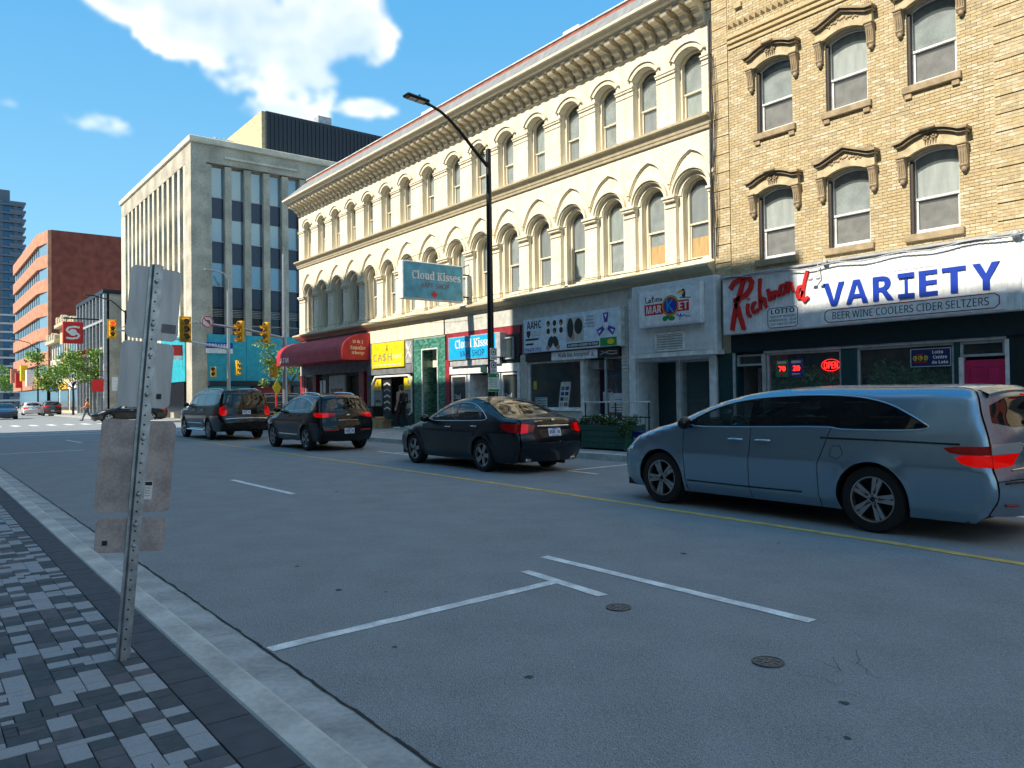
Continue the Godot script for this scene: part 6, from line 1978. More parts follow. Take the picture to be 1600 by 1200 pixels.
func wheel_meshes(r: float, style: int) -> Dictionary:
	var key := "wheel%s_%d" % [r, style]
	if mesh_cache.has(key): return mesh_cache[key]
	var ax := Transform3D(Basis(Vector3(0, 1, 0), Vector3(-1, 0, 0), Vector3(0, 0, 1)), Vector3.ZERO)   # local y points out of the left side
	var rr := r * 0.67
	var t := MB.new()
	t.lathe([Vector2(rr, -0.11), Vector2(r * 0.9, -0.115), Vector2(r * 0.985, -0.09), Vector2(r, -0.05), Vector2(r, 0.05), Vector2(r * 0.985, 0.09), Vector2(r * 0.93, 0.108), Vector2(rr * 1.06, 0.112), Vector2(rr, 0.1), Vector2(rr * 0.97, 0.06)], ax, 40)
	for g in [-0.03, 0.03]: t.lathe([Vector2(r + 0.001, g - 0.008), Vector2(r - 0.006, g), Vector2(r + 0.001, g + 0.008)], ax, 40)
	var d := MB.new()
	d.lathe([Vector2(rr * 0.97, 0.06), Vector2(rr * 0.95, 0.0), Vector2(rr * 0.7, -0.01), Vector2(0.0, -0.01)], ax, 30)
	var m := MB.new()
	m.lathe([Vector2(rr * 0.93, 0.05), Vector2(rr * 0.96, 0.1), Vector2(rr * 1.02, 0.104), Vector2(rr * 1.03, 0.095)], ax, 40)
	var n := 5
	for k in n:
		var a := TAU * k / n + 0.3
		var offs: Array = [-0.15, 0.15] if style == 0 else [0.0]
		for o in offs:
			var w0 := 0.024 if style == 0 else 0.05
			var w1 := 0.024 if style == 0 else 0.036
			var ao: float = a + o
			var u := Vector2(cos(ao), sin(ao)); var v := u.orthogonal()
			var p := PackedVector2Array([u * rr * 0.16 + v * w1, u * rr * 0.16 - v * w1, u * rr * 0.95 - v * w0, u * rr * 0.95 + v * w0])
			if style == 2: p = PackedVector2Array([u * rr * 0.16 + v * 0.03, u * rr * 0.16 - v * 0.03, u * rr * 0.95 - v * 0.075, u * rr * 0.95 + v * 0.02])
			m.prism(p, Vector3.ZERO, Vector3(0, 1, 0), Vector3(0, 0, 1), Vector3(-1, 0, 0), 0.05, 0.088)
	m.lathe([Vector2(rr * 0.27, 0.05), Vector2(rr * 0.26, 0.09), Vector2(rr * 0.2, 0.096), Vector2(rr * 0.12, 0.092)], ax, 20)
	var h := MB.new()
	h.lathe([Vector2(rr * 0.12, 0.088), Vector2(rr * 0.11, 0.094), Vector2(0, 0.095)], ax, 16)
	for k in 5: h.ball(Vector3(-0.094, cos(TAU * k / 5) * rr * 0.19, sin(TAU * k / 5) * rr * 0.19), Vector3(0.006, 0.01, 0.01), 6)
	mesh_cache[key] = {"tyre": t.mesh(), "disc": d.mesh(), "rim": m.mesh(), "cap": h.mesh()}
	return mesh_cache[key]

# everything a kind of vehicle is made of, as [part name, mesh, material key, parent part]
func car_parts(kind: String, sp: Dictionary) -> Array:
	if mesh_cache.has("car_" + kind): return mesh_cache["car_" + kind]
	var c := Car.new()
	c.L = sp.L; c.half = sp.half; c.belt = sp.belt; c.roof = sp.roof; c.tumble = sp.tumble; c.sf = sp.sf; c.sr = sp.sr; c.ra = sp.r + 0.045; c.crease = sp.crease
	c.setup(sp.top)
	var parts: Array = []
	var st: Vector2 = sp.get("step", Vector2(0.09, 0.07))
	var sill: float = sp.sill
	var outline := c.top.duplicate()
	outline.append(Vector2(c.top[c.top.size() - 1].x - 0.1, sill)); outline.append(Vector2(c.top[0].x + 0.1, sill))
	var arches: Array = []
	for a in [c.sf, c.sr]:
		var p := PackedVector2Array()
		for k in 29:
			var t := PI * (1.12 - 1.24 * k / 28.0)
			p.append(Vector2(a + cos(t) * c.ra, sp.r + sin(t) * c.ra))
		p.append(Vector2(a + c.ra * 0.95, sill - 0.2)); p.append(Vector2(a - c.ra * 0.95, sill - 0.2))
		arches.append(p)
	var dlo := soft(sp.dlo, 3)
	var panes: Array = []
	for w in sp.panes:
		var q := Geometry2D.intersect_polygons(poly2(rect4(w)), shrink(dlo, 0.022))
		if q.size() > 0: panes.append(q[0])
	var lamps: Array = []
	for w in sp.get("side_lamps", []):
		var cut := Geometry2D.intersect_polygons(soft(w[1], 2), outline)
		lamps.append(cut[0] if cut.size() > 0 else soft(w[1], 2))
	# flank panels, each parted from the next by a thin gap
	var cuts: Array = sp.cuts
	var cn := cuts.size()
	var upper := rect(cuts[1][1][0], cuts[cn - 2][cuts[cn - 2].size() - 1][0], c.belt + 0.2, 2.3)
	for w in Geometry2D.intersect_polygons(upper, outline):
		var mb := MB.new()
		skin(mb, c, true, shrink(w, 0.002), [dlo], 0.0, st)
		both(parts, "roof_side", mb, "paint")
	for k in cuts.size() - 1:
		var a: Array = cuts[k]; var b: Array = cuts[k + 1]
		# a cut is a line of (s, h) points from bottom to top
		var p := PackedVector2Array()
		for q in a: p.append(Vector2(q[0], q[1]))
		var rb: Array = b.duplicate(); rb.reverse()
		for q in rb: p.append(Vector2(q[0], q[1]))
		var whole: Array = Geometry2D.intersect_polygons(p, outline)
		var mb := MB.new()
		for w in whole:
			skin(mb, c, true, shrink(w, 0.005), arches + [dlo] + lamps + ([upper] if k > 0 and k < cuts.size() - 2 else []), 0.0, st)
		both(parts, sp.cut_names[k], mb, "paint")
	var trim := MB.new()
	skin(trim, c, true, dlo, panes, 0.004, st)
	both(parts, "window_trim", trim, "gloss_black")
	for k in panes.size():
		var mb := MB.new()
		skin(mb, c, true, panes[k], [], 0.007, st)
		both(parts, "side_window", mb, sp.pane_mats[k])
	if sp.get("chrome_line", true):
		var ch := MB.new()
		var pts: Array = []
		for q in dlo: pts.append(c.flank(q.x, q.y))
		pts.append(pts[0])
		ch.tube(pts, 0.009, 5, -1, false)
		both(parts, "chrome_surround", ch, sp.get("chrome_mat", "chrome"))
	for k in lamps.size():
		var mb := MB.new()
		skin(mb, c, true, lamps[k], [], -0.004, st)
		both(parts, sp.side_lamps[k][0], mb, sp.side_lamps[k][2])
	# the wrap
	var qt: float = c.arc[c.arc.size() - 1]
	var qw0: float = c.arc_of_s(sp.screen[0]); var qw1: float = c.arc_of_s(sp.screen[1])
	var rg: Array = sp.rear_glass
	var glass := PackedVector2Array([Vector2(qw0 + 0.03, -0.9), Vector2(qw1 - 0.02, -0.9), Vector2(qw1 - 0.02, 0.9), Vector2(qw0 + 0.03, 0.9)])
	var rear: PackedVector2Array
	if sp.get("fastback", false):
		rear = PackedVector2Array([Vector2(c.arc_of_s(rg[0]), -0.84), Vector2(c.arc_of_s(rg[1]), -0.9), Vector2(c.arc_of_s(rg[1]), 0.9), Vector2(c.arc_of_s(rg[0]), 0.84)])
	else:
		rear = wrap_poly(c, [[rg[0], -0.84], [rg[1], -0.9], [rg[1], 0.9], [rg[0], 0.84]])
	rear = soft([[rear[0].x, rear[0].y], [rear[1].x, rear[1].y], [rear[2].x, rear[2].y], [rear[3].x, rear[3].y]], 2)
	var tails: Array = []
	for w in sp.tail_lamps:
		for sg in [-1.0, 1.0]:
			var hp: Array = []
			for q in w[1]: hp.append([q[0], q[1] * sg])
			tails.append(wrap_poly(c, hp))
	var ws := Vector2(0.07, 0.11)
	var cov := sp.wrap_cuts as Array      # arc stations between panels
	var stations: Array = [0.0]
	for q in cov: stations.append(c.arc_of_nose(q[1]) if q[0] == "nose" else (c.arc_of_s(q[1]) if q[0] == "top" else c.arc_of_tail(q[1])))
	stations.append(qt)
	for k in stations.size() - 1:
		var mb := MB.new()
		var g := 0.004
		skin(mb, c, false, PackedVector2Array([Vector2(stations[k] + g, -1), Vector2(stations[k + 1] - g, -1), Vector2(stations[k + 1] - g, 1), Vector2(stations[k] + g, 1)]), [glass, rear] + tails, 0.0, ws)
		if mb.v.size() > 0: parts.append([sp.wrap_names[k], mb.mesh(), sp.get("wrap_mats", {}).get(sp.wrap_names[k], "paint"), ""])
	var mg := MB.new(); skin(mg, c, false, glass, [], 0.004, ws)
	parts.append(["windscreen", mg.mesh(), "car_glass", ""])
	var mr := MB.new(); skin(mr, c, false, rear, [], 0.004, ws)
	parts.append(["rear_window", mr.mesh(), "rear_glass", ""])
	for k in tails.size():
		var mb := MB.new(); skin(mb, c, false, tails[k], [], -0.003, ws)
		parts.append([sp.tail_lamps[k / 2][0], mb.mesh(), sp.tail_lamps[k / 2][2], ""])
	# number plate, strips and other things on the tail
	for q in sp.get("tail_strips", []):
		for sg in ([-1.0, 1.0] if q.size() > 5 else [1.0]):
			var mb := MB.new()
			mb.tube(wrap_line(c, [Vector2(c.arc_of_tail(q[1]), q[2] * sg), Vector2(c.arc_of_tail(q[1]), q[3] * sg)], 8), q[4], 6)
			parts.append([q[0], mb.mesh(), sp.get("strip_mats", {}).get(q[0], "chrome"), ""])
	var pl: Array = sp.plate
	var pq := c.at_arc(c.arc_of_tail(pl[0]))
	var pv: Vector2 = pq[1]
	var pn := Vector3(0, pv.y, pv.x).normalized()
	var pc := c.wrap(c.arc_of_tail(pl[0]), 0.0) + pn * 0.012
	var pb := Basis(Vector3.RIGHT, pn.cross(Vector3.RIGHT).normalized(), pn)
	var mp := MB.new(); mp.cbox(pc, Vector3(0.305, 0.155, 0.012), 0.003, pb)
	parts.append(["number_plate", mp.mesh(), "plate_white", ""])
	var mt := MB.new()
	for k in 7:
		if k != 4: mt.box(pc + pb * Vector3(-0.11 + k * 0.037, 0.005, 0.007), Vector3(0.022, 0.07, 0.003), pb)
	mt.box(pc + pb * Vector3(0, 0.062, 0.007), Vector3(0.13, 0.014, 0.003), pb); mt.box(pc + pb * Vector3(0, -0.06, 0.007), Vector3(0.17, 0.01, 0.003), pb)
	parts.append(["plate_characters", mt.mesh(), "plate_blue", "number_plate"])
	# handles, mirrors, floor, wheel housings, seats
	for q in sp.handles:
		var mb := MB.new()
		var p := c.flank(q[0], q[1])
		var o := Vector3(-0.022, 0, 0)
		mb.tube([p + Vector3(0, 0, -0.1), p + Vector3(0, 0, -0.085) + o * 1.1, p + Vector3(0, 0.004, 0) + o * 1.3, p + Vector3(0, 0, 0.085) + o * 1.1, p + Vector3(0, 0, 0.1)], 0.014, 6)
		both(parts, "door_handle", mb, sp.get("handle_mat", "chrome"))
	var mm := MB.new()
	var base := c.flank(sp.mirror[0], sp.mirror[1])
	mm.ball(base + Vector3(-0.13, 0.06, 0), Vector3(0.115, 0.085, 0.07), 12)
	mm.tube([base + Vector3(0.04, 0, -0.02), base + Vector3(-0.06, 0.03, 0)], 0.03, 6)
	both(parts, "wing_mirror", mm, sp.get("mirror_mat", "gloss_black"))
	var un := MB.new()
	un.box(Vector3(0, sill + 0.08, 0), Vector3(c.half * 1.72, 0.14, c.L - 0.5))
	for z in [c.sf, c.sr]: un.tube([Vector3(-c.half + 0.25, sp.r, z - c.L * 0.5), Vector3(c.half - 0.25, sp.r, z - c.L * 0.5)], 0.05, 6)
	un.tube([Vector3(0.35, sill + 0.02, c.L * 0.2), Vector3(0.4, sill + 0.0, c.L * 0.5 - 0.12)], 0.045, 8)
	parts.append(["underbody", un.mesh(), "car_black", ""])
	var wh := MB.new()
	for z in [c.sf, c.sr]:
		for sg in [-1.0, 1.0]:
			var N := 14
			for k in N:
				var t0 := PI * k / N; var t1 := PI * (k + 1) / N
				var ro := c.ra + 0.004
				var x0: float = sg * (c.half - 0.035); var x1: float = sg * (c.half - 0.36)
				var p0 := Vector3(0, sp.r + sin(t0) * ro, z - c.L * 0.5 + cos(t0) * ro)
				var p1 := Vector3(0, sp.r + sin(t1) * ro, z - c.L * 0.5 + cos(t1) * ro)
				wh.fquad(p0 + Vector3(x0, 0, 0), p1 + Vector3(x0, 0, 0), p1 + Vector3(x1, 0, 0), p0 + Vector3(x1, 0, 0), Vector3(0, -1, 0))
				wh.fquad(p0 + Vector3(x1, 0, 0), p1 + Vector3(x1, 0, 0), Vector3(x1, sill, p1.z), Vector3(x1, sill, p0.z), Vector3(sg, 0, 0))
	parts.append(["wheel_housing", wh.mesh(), "car_black", ""])
	var se := MB.new()
	for row in sp.seats:
		for x in [-0.4, 0.4]:
			se.cbox(Vector3(x, 0.62, row - c.L * 0.5), Vector3(0.5, 0.2, 0.52), 0.05)
			se.cbox(Vector3(x, 0.95, row - c.L * 0.5 + 0.3), Vector3(0.48, 0.62, 0.15), 0.05, Basis(Vector3.RIGHT, 0.2))
			se.cbox(Vector3(x, 1.32, row - c.L * 0.5 + 0.36), Vector3(0.26, 0.16, 0.1), 0.03)
	se.cbox(Vector3(0, sp.belt - 0.16, sp.screen[0] - c.L * 0.5 + 0.35), Vector3(c.half * 1.6, 0.25, 0.5), 0.06)
	parts.append(["seats_and_dashboard", se.mesh(), "car_cloth", ""])
	var sw := MB.new()
	var ringp: Array = []
	var sb := Basis(Vector3.RIGHT, -0.5)
	for k in 21: ringp.append(Vector3(-0.38, sp.belt - 0.02, sp.seats[0] - c.L * 0.5 - 0.42) + sb * Vector3(cos(TAU * k / 20) * 0.18, sin(TAU * k / 20) * 0.18, 0))
	sw.tube(ringp, 0.014, 5, -1, false)
	parts.append(["steering_wheel", sw.mesh(), "car_black", ""])
	for q in sp.get("extras", []): extra_part(parts, c, q)
	mesh_cache["car_" + kind] = parts
	return parts
func rect4(w: Array) -> Array:
	if w.size() == 4 and w[0] is Array: return w
	return [[w[0], 0.7], [w[1], 0.7], [w[2], 2.0], [w[3], 2.0]]
func extra_part(parts: Array, c: Car, q: Array) -> void:
	var mb := MB.new()
	if q[1] == "side_line":
		var pts: Array = []
		for k in q[2].size() - 1:
			for j in 6:
				var a: Vector2 = Vector2(q[2][k][0], q[2][k][1]).lerp(Vector2(q[2][k + 1][0], q[2][k + 1][1]), j / 6.0)
				pts.append(c.flank(a.x, a.y))
		mb.tube(pts, q[3], 5)
	elif q[1] == "box":
		mb.cbox(q[2], q[3], q[4])
	elif q[1] == "roof_rail":
		var pts: Array = []
		for k in 9:
			var s := lerpf(q[2], q[3], k / 8.0)
			pts.append(c.wrap(c.arc_of_s(s), -0.92) + Vector3(0, 0.035 if k > 0 and k < 8 else 0.0, 0))
		mb.tube(pts, 0.02, 6)
	elif q[1] == "wiper":
		var a := c.wrap(c.arc_of_tail(q[2]), -0.05); var b := c.wrap(c.arc_of_tail(q[2] + 0.1), 0.5)
		var n := Vector3(0, 0.02, 0.03)
		mb.tube([a + n, a.lerp(b, 0.5) + n * 1.6, b + n], 0.014, 5)
		mb.ball(a + n * 0.7, Vector3(0.05, 0.03, 0.03), 8)
	elif q[1] == "spoiler":
		var n := 12
		for k in n:
			var b0 := lerpf(-0.93, 0.93, float(k) / n); var b1 := lerpf(-0.93, 0.93, float(k + 1) / n)
			var u0 := c.wrap(c.arc_of_tail(q[2]), b0); var u1 := c.wrap(c.arc_of_tail(q[2]), b1)
			var l0 := u0 + Vector3(0, -0.05, q[3]); var l1 := u1 + Vector3(0, -0.05, q[3])
			mb.fquad(u0, u1, l1, l0, Vector3.UP)
			mb.fquad(l0, l1, l1 + Vector3(0, -0.035, -0.01), l0 + Vector3(0, -0.035, -0.01), Vector3.BACK)
			mb.fquad(l0 + Vector3(0, -0.035, -0.01), l1 + Vector3(0, -0.035, -0.01), u1 + Vector3(0, -0.12, 0), u0 + Vector3(0, -0.12, 0), Vector3.DOWN)
	if q[1] == "side_line" or q[1] == "roof_rail": both(parts, q[0], mb, q[-1])
	else: parts.append([q[0], mb.mesh(), q[-1], ""])

func place_car(kind: String, sp: Dictionary, called: String, label: String, category: String, at: Vector3, yaw: float, paint: String, group := "") -> Node3D:
	var t := thing(called, label, category, at, group, yaw)
	var made := {}
	for p in car_parts(kind, sp):
		var par: Node = made[p[3]] if p[3] != "" else t
		made[p[0]] = put(p[1], p[0], M[paint] if p[2] == "paint" else M[p[2]], par)
	var wm := wheel_meshes(sp.r, sp.wheel_style)
	for z in [sp.sf, sp.sr]:
		for sg in [-1.0, 1.0]:
			var b := Basis.IDENTITY if sg < 0.0 else Basis(Vector3.UP, PI)
			b = b * Basis(Vector3.RIGHT, rng.randf() * TAU)
			var w := put(wm.tyre, "wheel", M.tyre, t, Vector3(sg * (sp.half - 0.135), sp.r, z - sp.L * 0.5), b)
			put(wm.rim, "rim", M.alloy, w)
			put(wm.disc, "brake_disc", M.car_black, w)
			put(wm.cap, "hub_cap", M.car_black, w)
	return t

func car_paint(id: String, c: Color, metal: float, rough: float) -> void:
	var m := mat(id, c, rough, metal)
	m.clearcoat_enabled = true
	m.clearcoat = 0.6
	m.metallic_specular = 0.35
	m.clearcoat_roughness = 0.04

func build_vehicles() -> void:
	car_paint("paint_blue", lin(0.27, 0.40, 0.51), 0.7, 0.26)
	car_paint("paint_navy", lin(0.004, 0.011, 0.017), 0.1, 0.3)
	car_paint("paint_black", lin(0.004, 0.005, 0.006), 0.0, 0.25)
	car_paint("paint_grey", lin(0.08, 0.085, 0.09), 0.5, 0.35)
	car_paint("paint_ivory", lin(0.7, 0.7, 0.68), 0.0, 0.4)
	car_paint("paint_bluecar", lin(0.02, 0.035, 0.07), 0.4, 0.3)
	mat("gloss_black", lin(0.006, 0.006, 0.007), 0.12)
	mat("car_black", lin(0.008, 0.008, 0.008), 0.7)
	mat("car_cloth", lin(0.04, 0.04, 0.042), 0.9)
	mat("tyre", lin(0.014, 0.014, 0.015), 0.85)
	mat("alloy", lin(0.42, 0.43, 0.44), 0.3, 0.9)
	mat("plate_white", lin(0.75, 0.77, 0.8), 0.4)
	mat("plate_blue", lin(0.03, 0.1, 0.42), 0.5)
	glassy("car_glass", lin(0.02, 0.05, 0.05), 0.3, 0.01)
	glassy("dark_car_glass", lin(0.004, 0.005, 0.006), 0.88, 0.01)
	glassy("rear_glass", lin(0.004, 0.006, 0.008), 0.82, 0.005)
	mat("lamp_red", lin(0.42, 0.006, 0.006), 0.1)
	mat("lamp_clear", lin(0.5, 0.5, 0.5), 0.1, 0.3)
	var lit := glow("brake_light", Color(0.75, 0.02, 0.015), 0.22)
	lit.roughness = 0.1
	var van := {"L": 5.15, "half": 1.0, "belt": 1.06, "roof": 1.56, "tumble": 0.2, "sf": 0.98, "sr": 3.98, "r": 0.355, "crease": 0.72, "sill": 0.2, "wheel_style": 0,
		"top": [[0.1, 0.2], [0.02, 0.32], [0, 0.5], [0.03, 0.64], [0.1, 0.76], [0.4, 0.92], [0.85, 1.042], [1.15, 1.116], [1.6, 1.299], [2.05, 1.44], [2.55, 1.523], [3.2, 1.552], [4, 1.544], [4.6, 1.54], [4.84, 1.52], [4.92, 1.46], [4.98, 1.266], [5.05, 1.083], [5.08, 0.95], [5.1, 0.78], [5.15, 0.62], [5.15, 0.45], [5.05, 0.28]],
		"dlo": [[1.33, 1.066], [1.7, 1.266], [2.1, 1.39], [2.55, 1.448], [3.2, 1.473], [3.75, 1.452], [4.12, 1.373], [4.42, 1.224], [4.62, 1.1], [3.6, 1.083], [3.48, 1.116], [2.5, 1.087]],
		"panes": [[1.62, 2.4, 2.4, 1.5], [2.5, 3.4, 3.45, 2.5], [3.56, 4.62, 4.3, 3.6]], "pane_mats": ["car_glass", "dark_car_glass", "dark_car_glass"],
		"cuts": [[[-0.2, 0], [-0.2, 2.2]], [[1.42, 0], [1.42, 0.5], [1.38, 0.85], [1.36, 1.2], [1.5, 2.2]], [[2.42, 0], [2.44, 1.0], [2.46, 2.2]], [[3.36, 0], [3.36, 0.7], [3.5, 1.1], [3.52, 2.2]], [[5.3, 0], [5.3, 2.2]]], "cut_names": ["front_wing", "front_door", "sliding_door", "rear_quarter"],
		"screen": [1.15, 2.1], "rear_glass": [1.41, 1.1], "wrap_cuts": [["nose", 0.62], ["top", 1.13], ["top", 4.78], ["tail", 0.62]], "wrap_names": ["front_bumper", "bonnet", "roof", "tailgate", "rear_bumper"],
		"side_lamps": [["tail_lamp", [[4.68, 0.95], [5.3, 0.96], [5.3, 0.87], [4.78, 0.87]], "lamp_red"], ["lit_lamp", [[4.78, 0.868], [5.3, 0.868], [5.3, 0.74], [4.9, 0.76]], "brake_light"], ["head_lamp", [[0.1, 0.72], [0.3, 0.86], [0.62, 0.93], [0.42, 0.78]], "lamp_clear"]],
		"tail_lamps": [["reversing_lamp", [[0.97, 1.0], [0.97, 0.42], [0.9, 0.42], [0.872, 0.5], [0.872, 1.0]], "lamp_clear"], ["tail_lamp", [[0.868, 1.0], [0.868, 0.51], [0.74, 0.68], [0.74, 1.0]], "brake_light"]],
		"tail_strips": [["chrome_strip", 0.94, -0.42, 0.42, 0.022], ["bumper_step", 0.6, -0.9, 0.9, 0.012], ["badge", 0.7, -0.72, -0.42, 0.012], ["badge", 1.03, -0.05, 0.05, 0.03], ["reflector", 0.4, 0.6, 0.85, 0.014, 1]], "strip_mats": {"reflector": "lamp_red", "bumper_step": "gloss_black"},
		"plate": [0.8], "handles": [[2.22, 0.93], [2.62, 0.93]], "handle_mat": "chrome", "mirror": [1.5, 1.06], "seats": [2.3, 3.3, 4.1],
		"extras": [["track_line", "side_line", [[3.38, 0.99], [4.2, 0.985], [4.98, 0.97]], 0.011, "gloss_black"], ["fuel_flap", "side_line", [[3.52, 0.9], [3.62, 0.91], [3.66, 0.82], [3.6, 0.76], [3.5, 0.79], [3.52, 0.9]], 0.003, "gloss_black"], ["sill_trim", "side_line", [[1.45, 0.36], [2.4, 0.355], [3.3, 0.36]], 0.01, "gloss_black"], ["rear_wiper", "wiper", 1.14, "gloss_black"], ["spoiler", "spoiler", 1.505, 0.1, "paint_blue"], ["high_brake_light", "box", Vector3(0, 1.455, 2.52), Vector3(0.22, 0.02, 0.03), 0.005, "brake_light"]]}
	place_car("van", van, "minivan", "slate blue minivan with tinted rear windows and lit tail lamps", "minivan", Vector3(9.07, 0, -5.45), deg_to_rad(-2.0), "paint_blue", "traffic in the far lane")
	var sedan := {"L": 4.86, "half": 0.915, "belt": 0.985, "roof": 1.47, "tumble": 0.24, "sf": 0.95, "sr": 3.73, "r": 0.335, "crease": 0.78, "sill": 0.2, "wheel_style": 1,
		"top": [[0.12, 0.2], [0.02, 0.32], [0.0, 0.48], [0.04, 0.6], [0.16, 0.7], [0.6, 0.84], [1.1, 0.95], [1.35, 1.0], [1.85, 1.25], [2.25, 1.4], [2.7, 1.47], [3.15, 1.455], [3.6, 1.36], [4.0, 1.21], [4.3, 1.1], [4.55, 1.07], [4.72, 1.05], [4.8, 0.98], [4.82, 0.85], [4.86, 0.68], [4.85, 0.48], [4.74, 0.27]],
		"dlo": [[1.55, 0.985], [1.95, 1.19], [2.35, 1.345], [2.8, 1.395], [3.2, 1.36], [3.55, 1.24], [3.86, 1.06], [3.7, 1.02], [2.7, 1.0]],
		"panes": [[1.72, 2.55, 2.6, 1.7], [2.64, 3.42, 3.5, 2.68], [3.46, 3.95, 3.95, 3.54]], "pane_mats": ["car_glass", "car_glass", "car_glass"],
		"cuts": [[[-0.2, 0], [-0.2, 2]], [[1.4, 0], [1.38, 0.9], [1.5, 2]], [[2.55, 0], [2.6, 1.0], [2.66, 2]], [[3.3, 0], [3.32, 0.55], [3.62, 0.9], [3.7, 2]], [[5, 0], [5, 2]]], "cut_names": ["front_wing", "front_door", "rear_door", "rear_quarter"],
		"screen": [1.37, 2.3], "fastback": true, "rear_glass": [3.5, 4.28], "wrap_cuts": [["nose", 0.6], ["top", 1.36], ["top", 4.32], ["tail", 0.62]], "wrap_names": ["front_bumper", "bonnet", "roof", "boot_lid", "rear_bumper"],
		"side_lamps": [["tail_lamp", [[4.24, 0.97], [5.0, 0.97], [5.0, 0.79], [4.5, 0.82]], "lamp_red"], ["head_lamp", [[0.1, 0.64], [0.35, 0.76], [0.8, 0.87], [0.5, 0.7]], "lamp_clear"]],
		"tail_lamps": [["tail_lamp", [[0.97, 1.0], [0.95, 0.8], [0.79, 0.8], [0.78, 1.0]], "brake_light"], ["inner_lamp", [[0.95, 0.79], [0.93, 0.62], [0.8, 0.66], [0.79, 0.79]], "lamp_red"]],
		"tail_strips": [["chrome_strip", 0.91, -0.55, 0.55, 0.022], ["badge", 0.99, -0.05, 0.05, 0.03], ["badge", 0.985, -0.62, -0.36, 0.01], ["badge", 0.985, 0.5, 0.58, 0.01], ["bumper_line", 0.6, -0.9, 0.9, 0.006]], "strip_mats": {"bumper_line": "gloss_black"},
		"plate": [0.77], "handles": [[2.42, 0.87], [3.42, 0.9]], "mirror": [1.62, 0.98], "seats": [2.2, 3.05], "mirror_mat": "gloss_black",
		"extras": [["exhaust_tip", "box", Vector3(0.55, 0.27, 2.36), Vector3(0.13, 0.06, 0.12), 0.02, "chrome"], ["exhaust_tip", "box", Vector3(-0.55, 0.27, 2.36), Vector3(0.13, 0.06, 0.12), 0.02, "chrome"]]}
	place_car("sedan", sedan, "sedan", "dark blue-black saloon car with chrome boot strip passing the planter", "car", Vector3(9.95, 0, -13.75), deg_to_rad(-2.0), "paint_navy", "traffic in the far lane")
	var suv := {"L": 4.45, "half": 0.93, "belt": 1.13, "roof": 1.64, "tumble": 0.22, "sf": 0.9, "sr": 3.54, "r": 0.36, "crease": 0.85, "sill": 0.27, "wheel_style": 2, "step": Vector2(0.12, 0.09),
		"top": [[0.15, 0.25], [0.03, 0.4], [0.0, 0.6], [0.04, 0.76], [0.18, 0.86], [0.6, 0.98], [1.1, 1.06], [1.3, 1.1], [1.75, 1.4], [2.1, 1.56], [2.6, 1.64], [3.3, 1.63], [3.85, 1.58], [4.02, 1.53], [4.12, 1.4], [4.28, 1.14], [4.36, 1.02], [4.4, 0.85], [4.45, 0.66], [4.44, 0.48], [4.32, 0.32]],
		"dlo": [[1.5, 1.13], [1.9, 1.38], [2.25, 1.5], [2.7, 1.54], [3.2, 1.52], [3.7, 1.4], [3.88, 1.3], [3.6, 1.2], [2.7, 1.15]],
		"panes": [[1.66, 2.42, 2.46, 1.66], [2.52, 3.15, 3.3, 2.56], [3.3, 3.9, 3.9, 3.42]], "pane_mats": ["car_glass", "dark_car_glass", "dark_car_glass"],
		"cuts": [[[-0.2, 0], [-0.2, 2]], [[1.4, 0], [1.38, 1.0], [1.5, 2]], [[2.44, 0], [2.5, 2]], [[3.1, 0], [3.15, 0.7], [3.4, 1.1], [3.42, 2]], [[5, 0], [5, 2]]], "cut_names": ["front_wing", "front_door", "rear_door", "rear_quarter"],
		"screen": [1.32, 2.15], "rear_glass": [1.46, 1.14], "wrap_cuts": [["nose", 0.72], ["top", 1.3], ["top", 3.98], ["tail", 0.68]], "wrap_names": ["front_bumper", "bonnet", "roof", "tailgate", "rear_bumper"],
		"side_lamps": [["tail_lamp", [[4.0, 1.1], [4.6, 1.1], [4.6, 0.95], [4.1, 0.98]], "brake_light"], ["head_lamp", [[0.12, 0.8], [0.35, 0.92], [0.7, 1.0], [0.5, 0.84]], "lamp_clear"]],
		"tail_lamps": [["tail_lamp", [[1.09, 1.0], [1.075, 0.76], [0.965, 0.76], [0.95, 1.0]], "brake_light"], ["reversing_lamp", [[1.073, 0.75], [1.06, 0.5], [0.98, 0.5], [0.967, 0.75]], "lamp_red"]],
		"tail_strips": [["reflector", 0.6, 0.45, 0.95, 0.02, 1], ["badge", 1.0, -0.06, 0.06, 0.03], ["chrome_strip", 0.86, -0.4, 0.4, 0.008]], "strip_mats": {"reflector": "lamp_red"},
		"plate": [0.58], "handles": [[2.28, 1.0], [3.0, 1.03]], "handle_mat": "gloss_black", "mirror": [1.58, 1.12], "seats": [2.1, 2.95],
		"extras": [["roof_rail", "roof_rail", 2.2, 3.8, "chrome"], ["sill_trim", "side_line", [[1.45, 0.46], [2.4, 0.45], [3.0, 0.46]], 0.012, "chrome"], ["high_brake_light", "box", Vector3(0, 1.52, 1.86), Vector3(0.4, 0.025, 0.04), 0.006, "brake_light"], ["spoiler", "spoiler", 1.53, 0.1, "paint_black"], ["rear_wiper", "wiper", 1.2, "gloss_black"]]}
	place_car("suv", suv, "compact_suv", "glossy black compact off-roader with red reflectors across its bumper", "car", Vector3(9.97, 0, -22.55), deg_to_rad(-0.8), "paint_black", "traffic in the far lane")
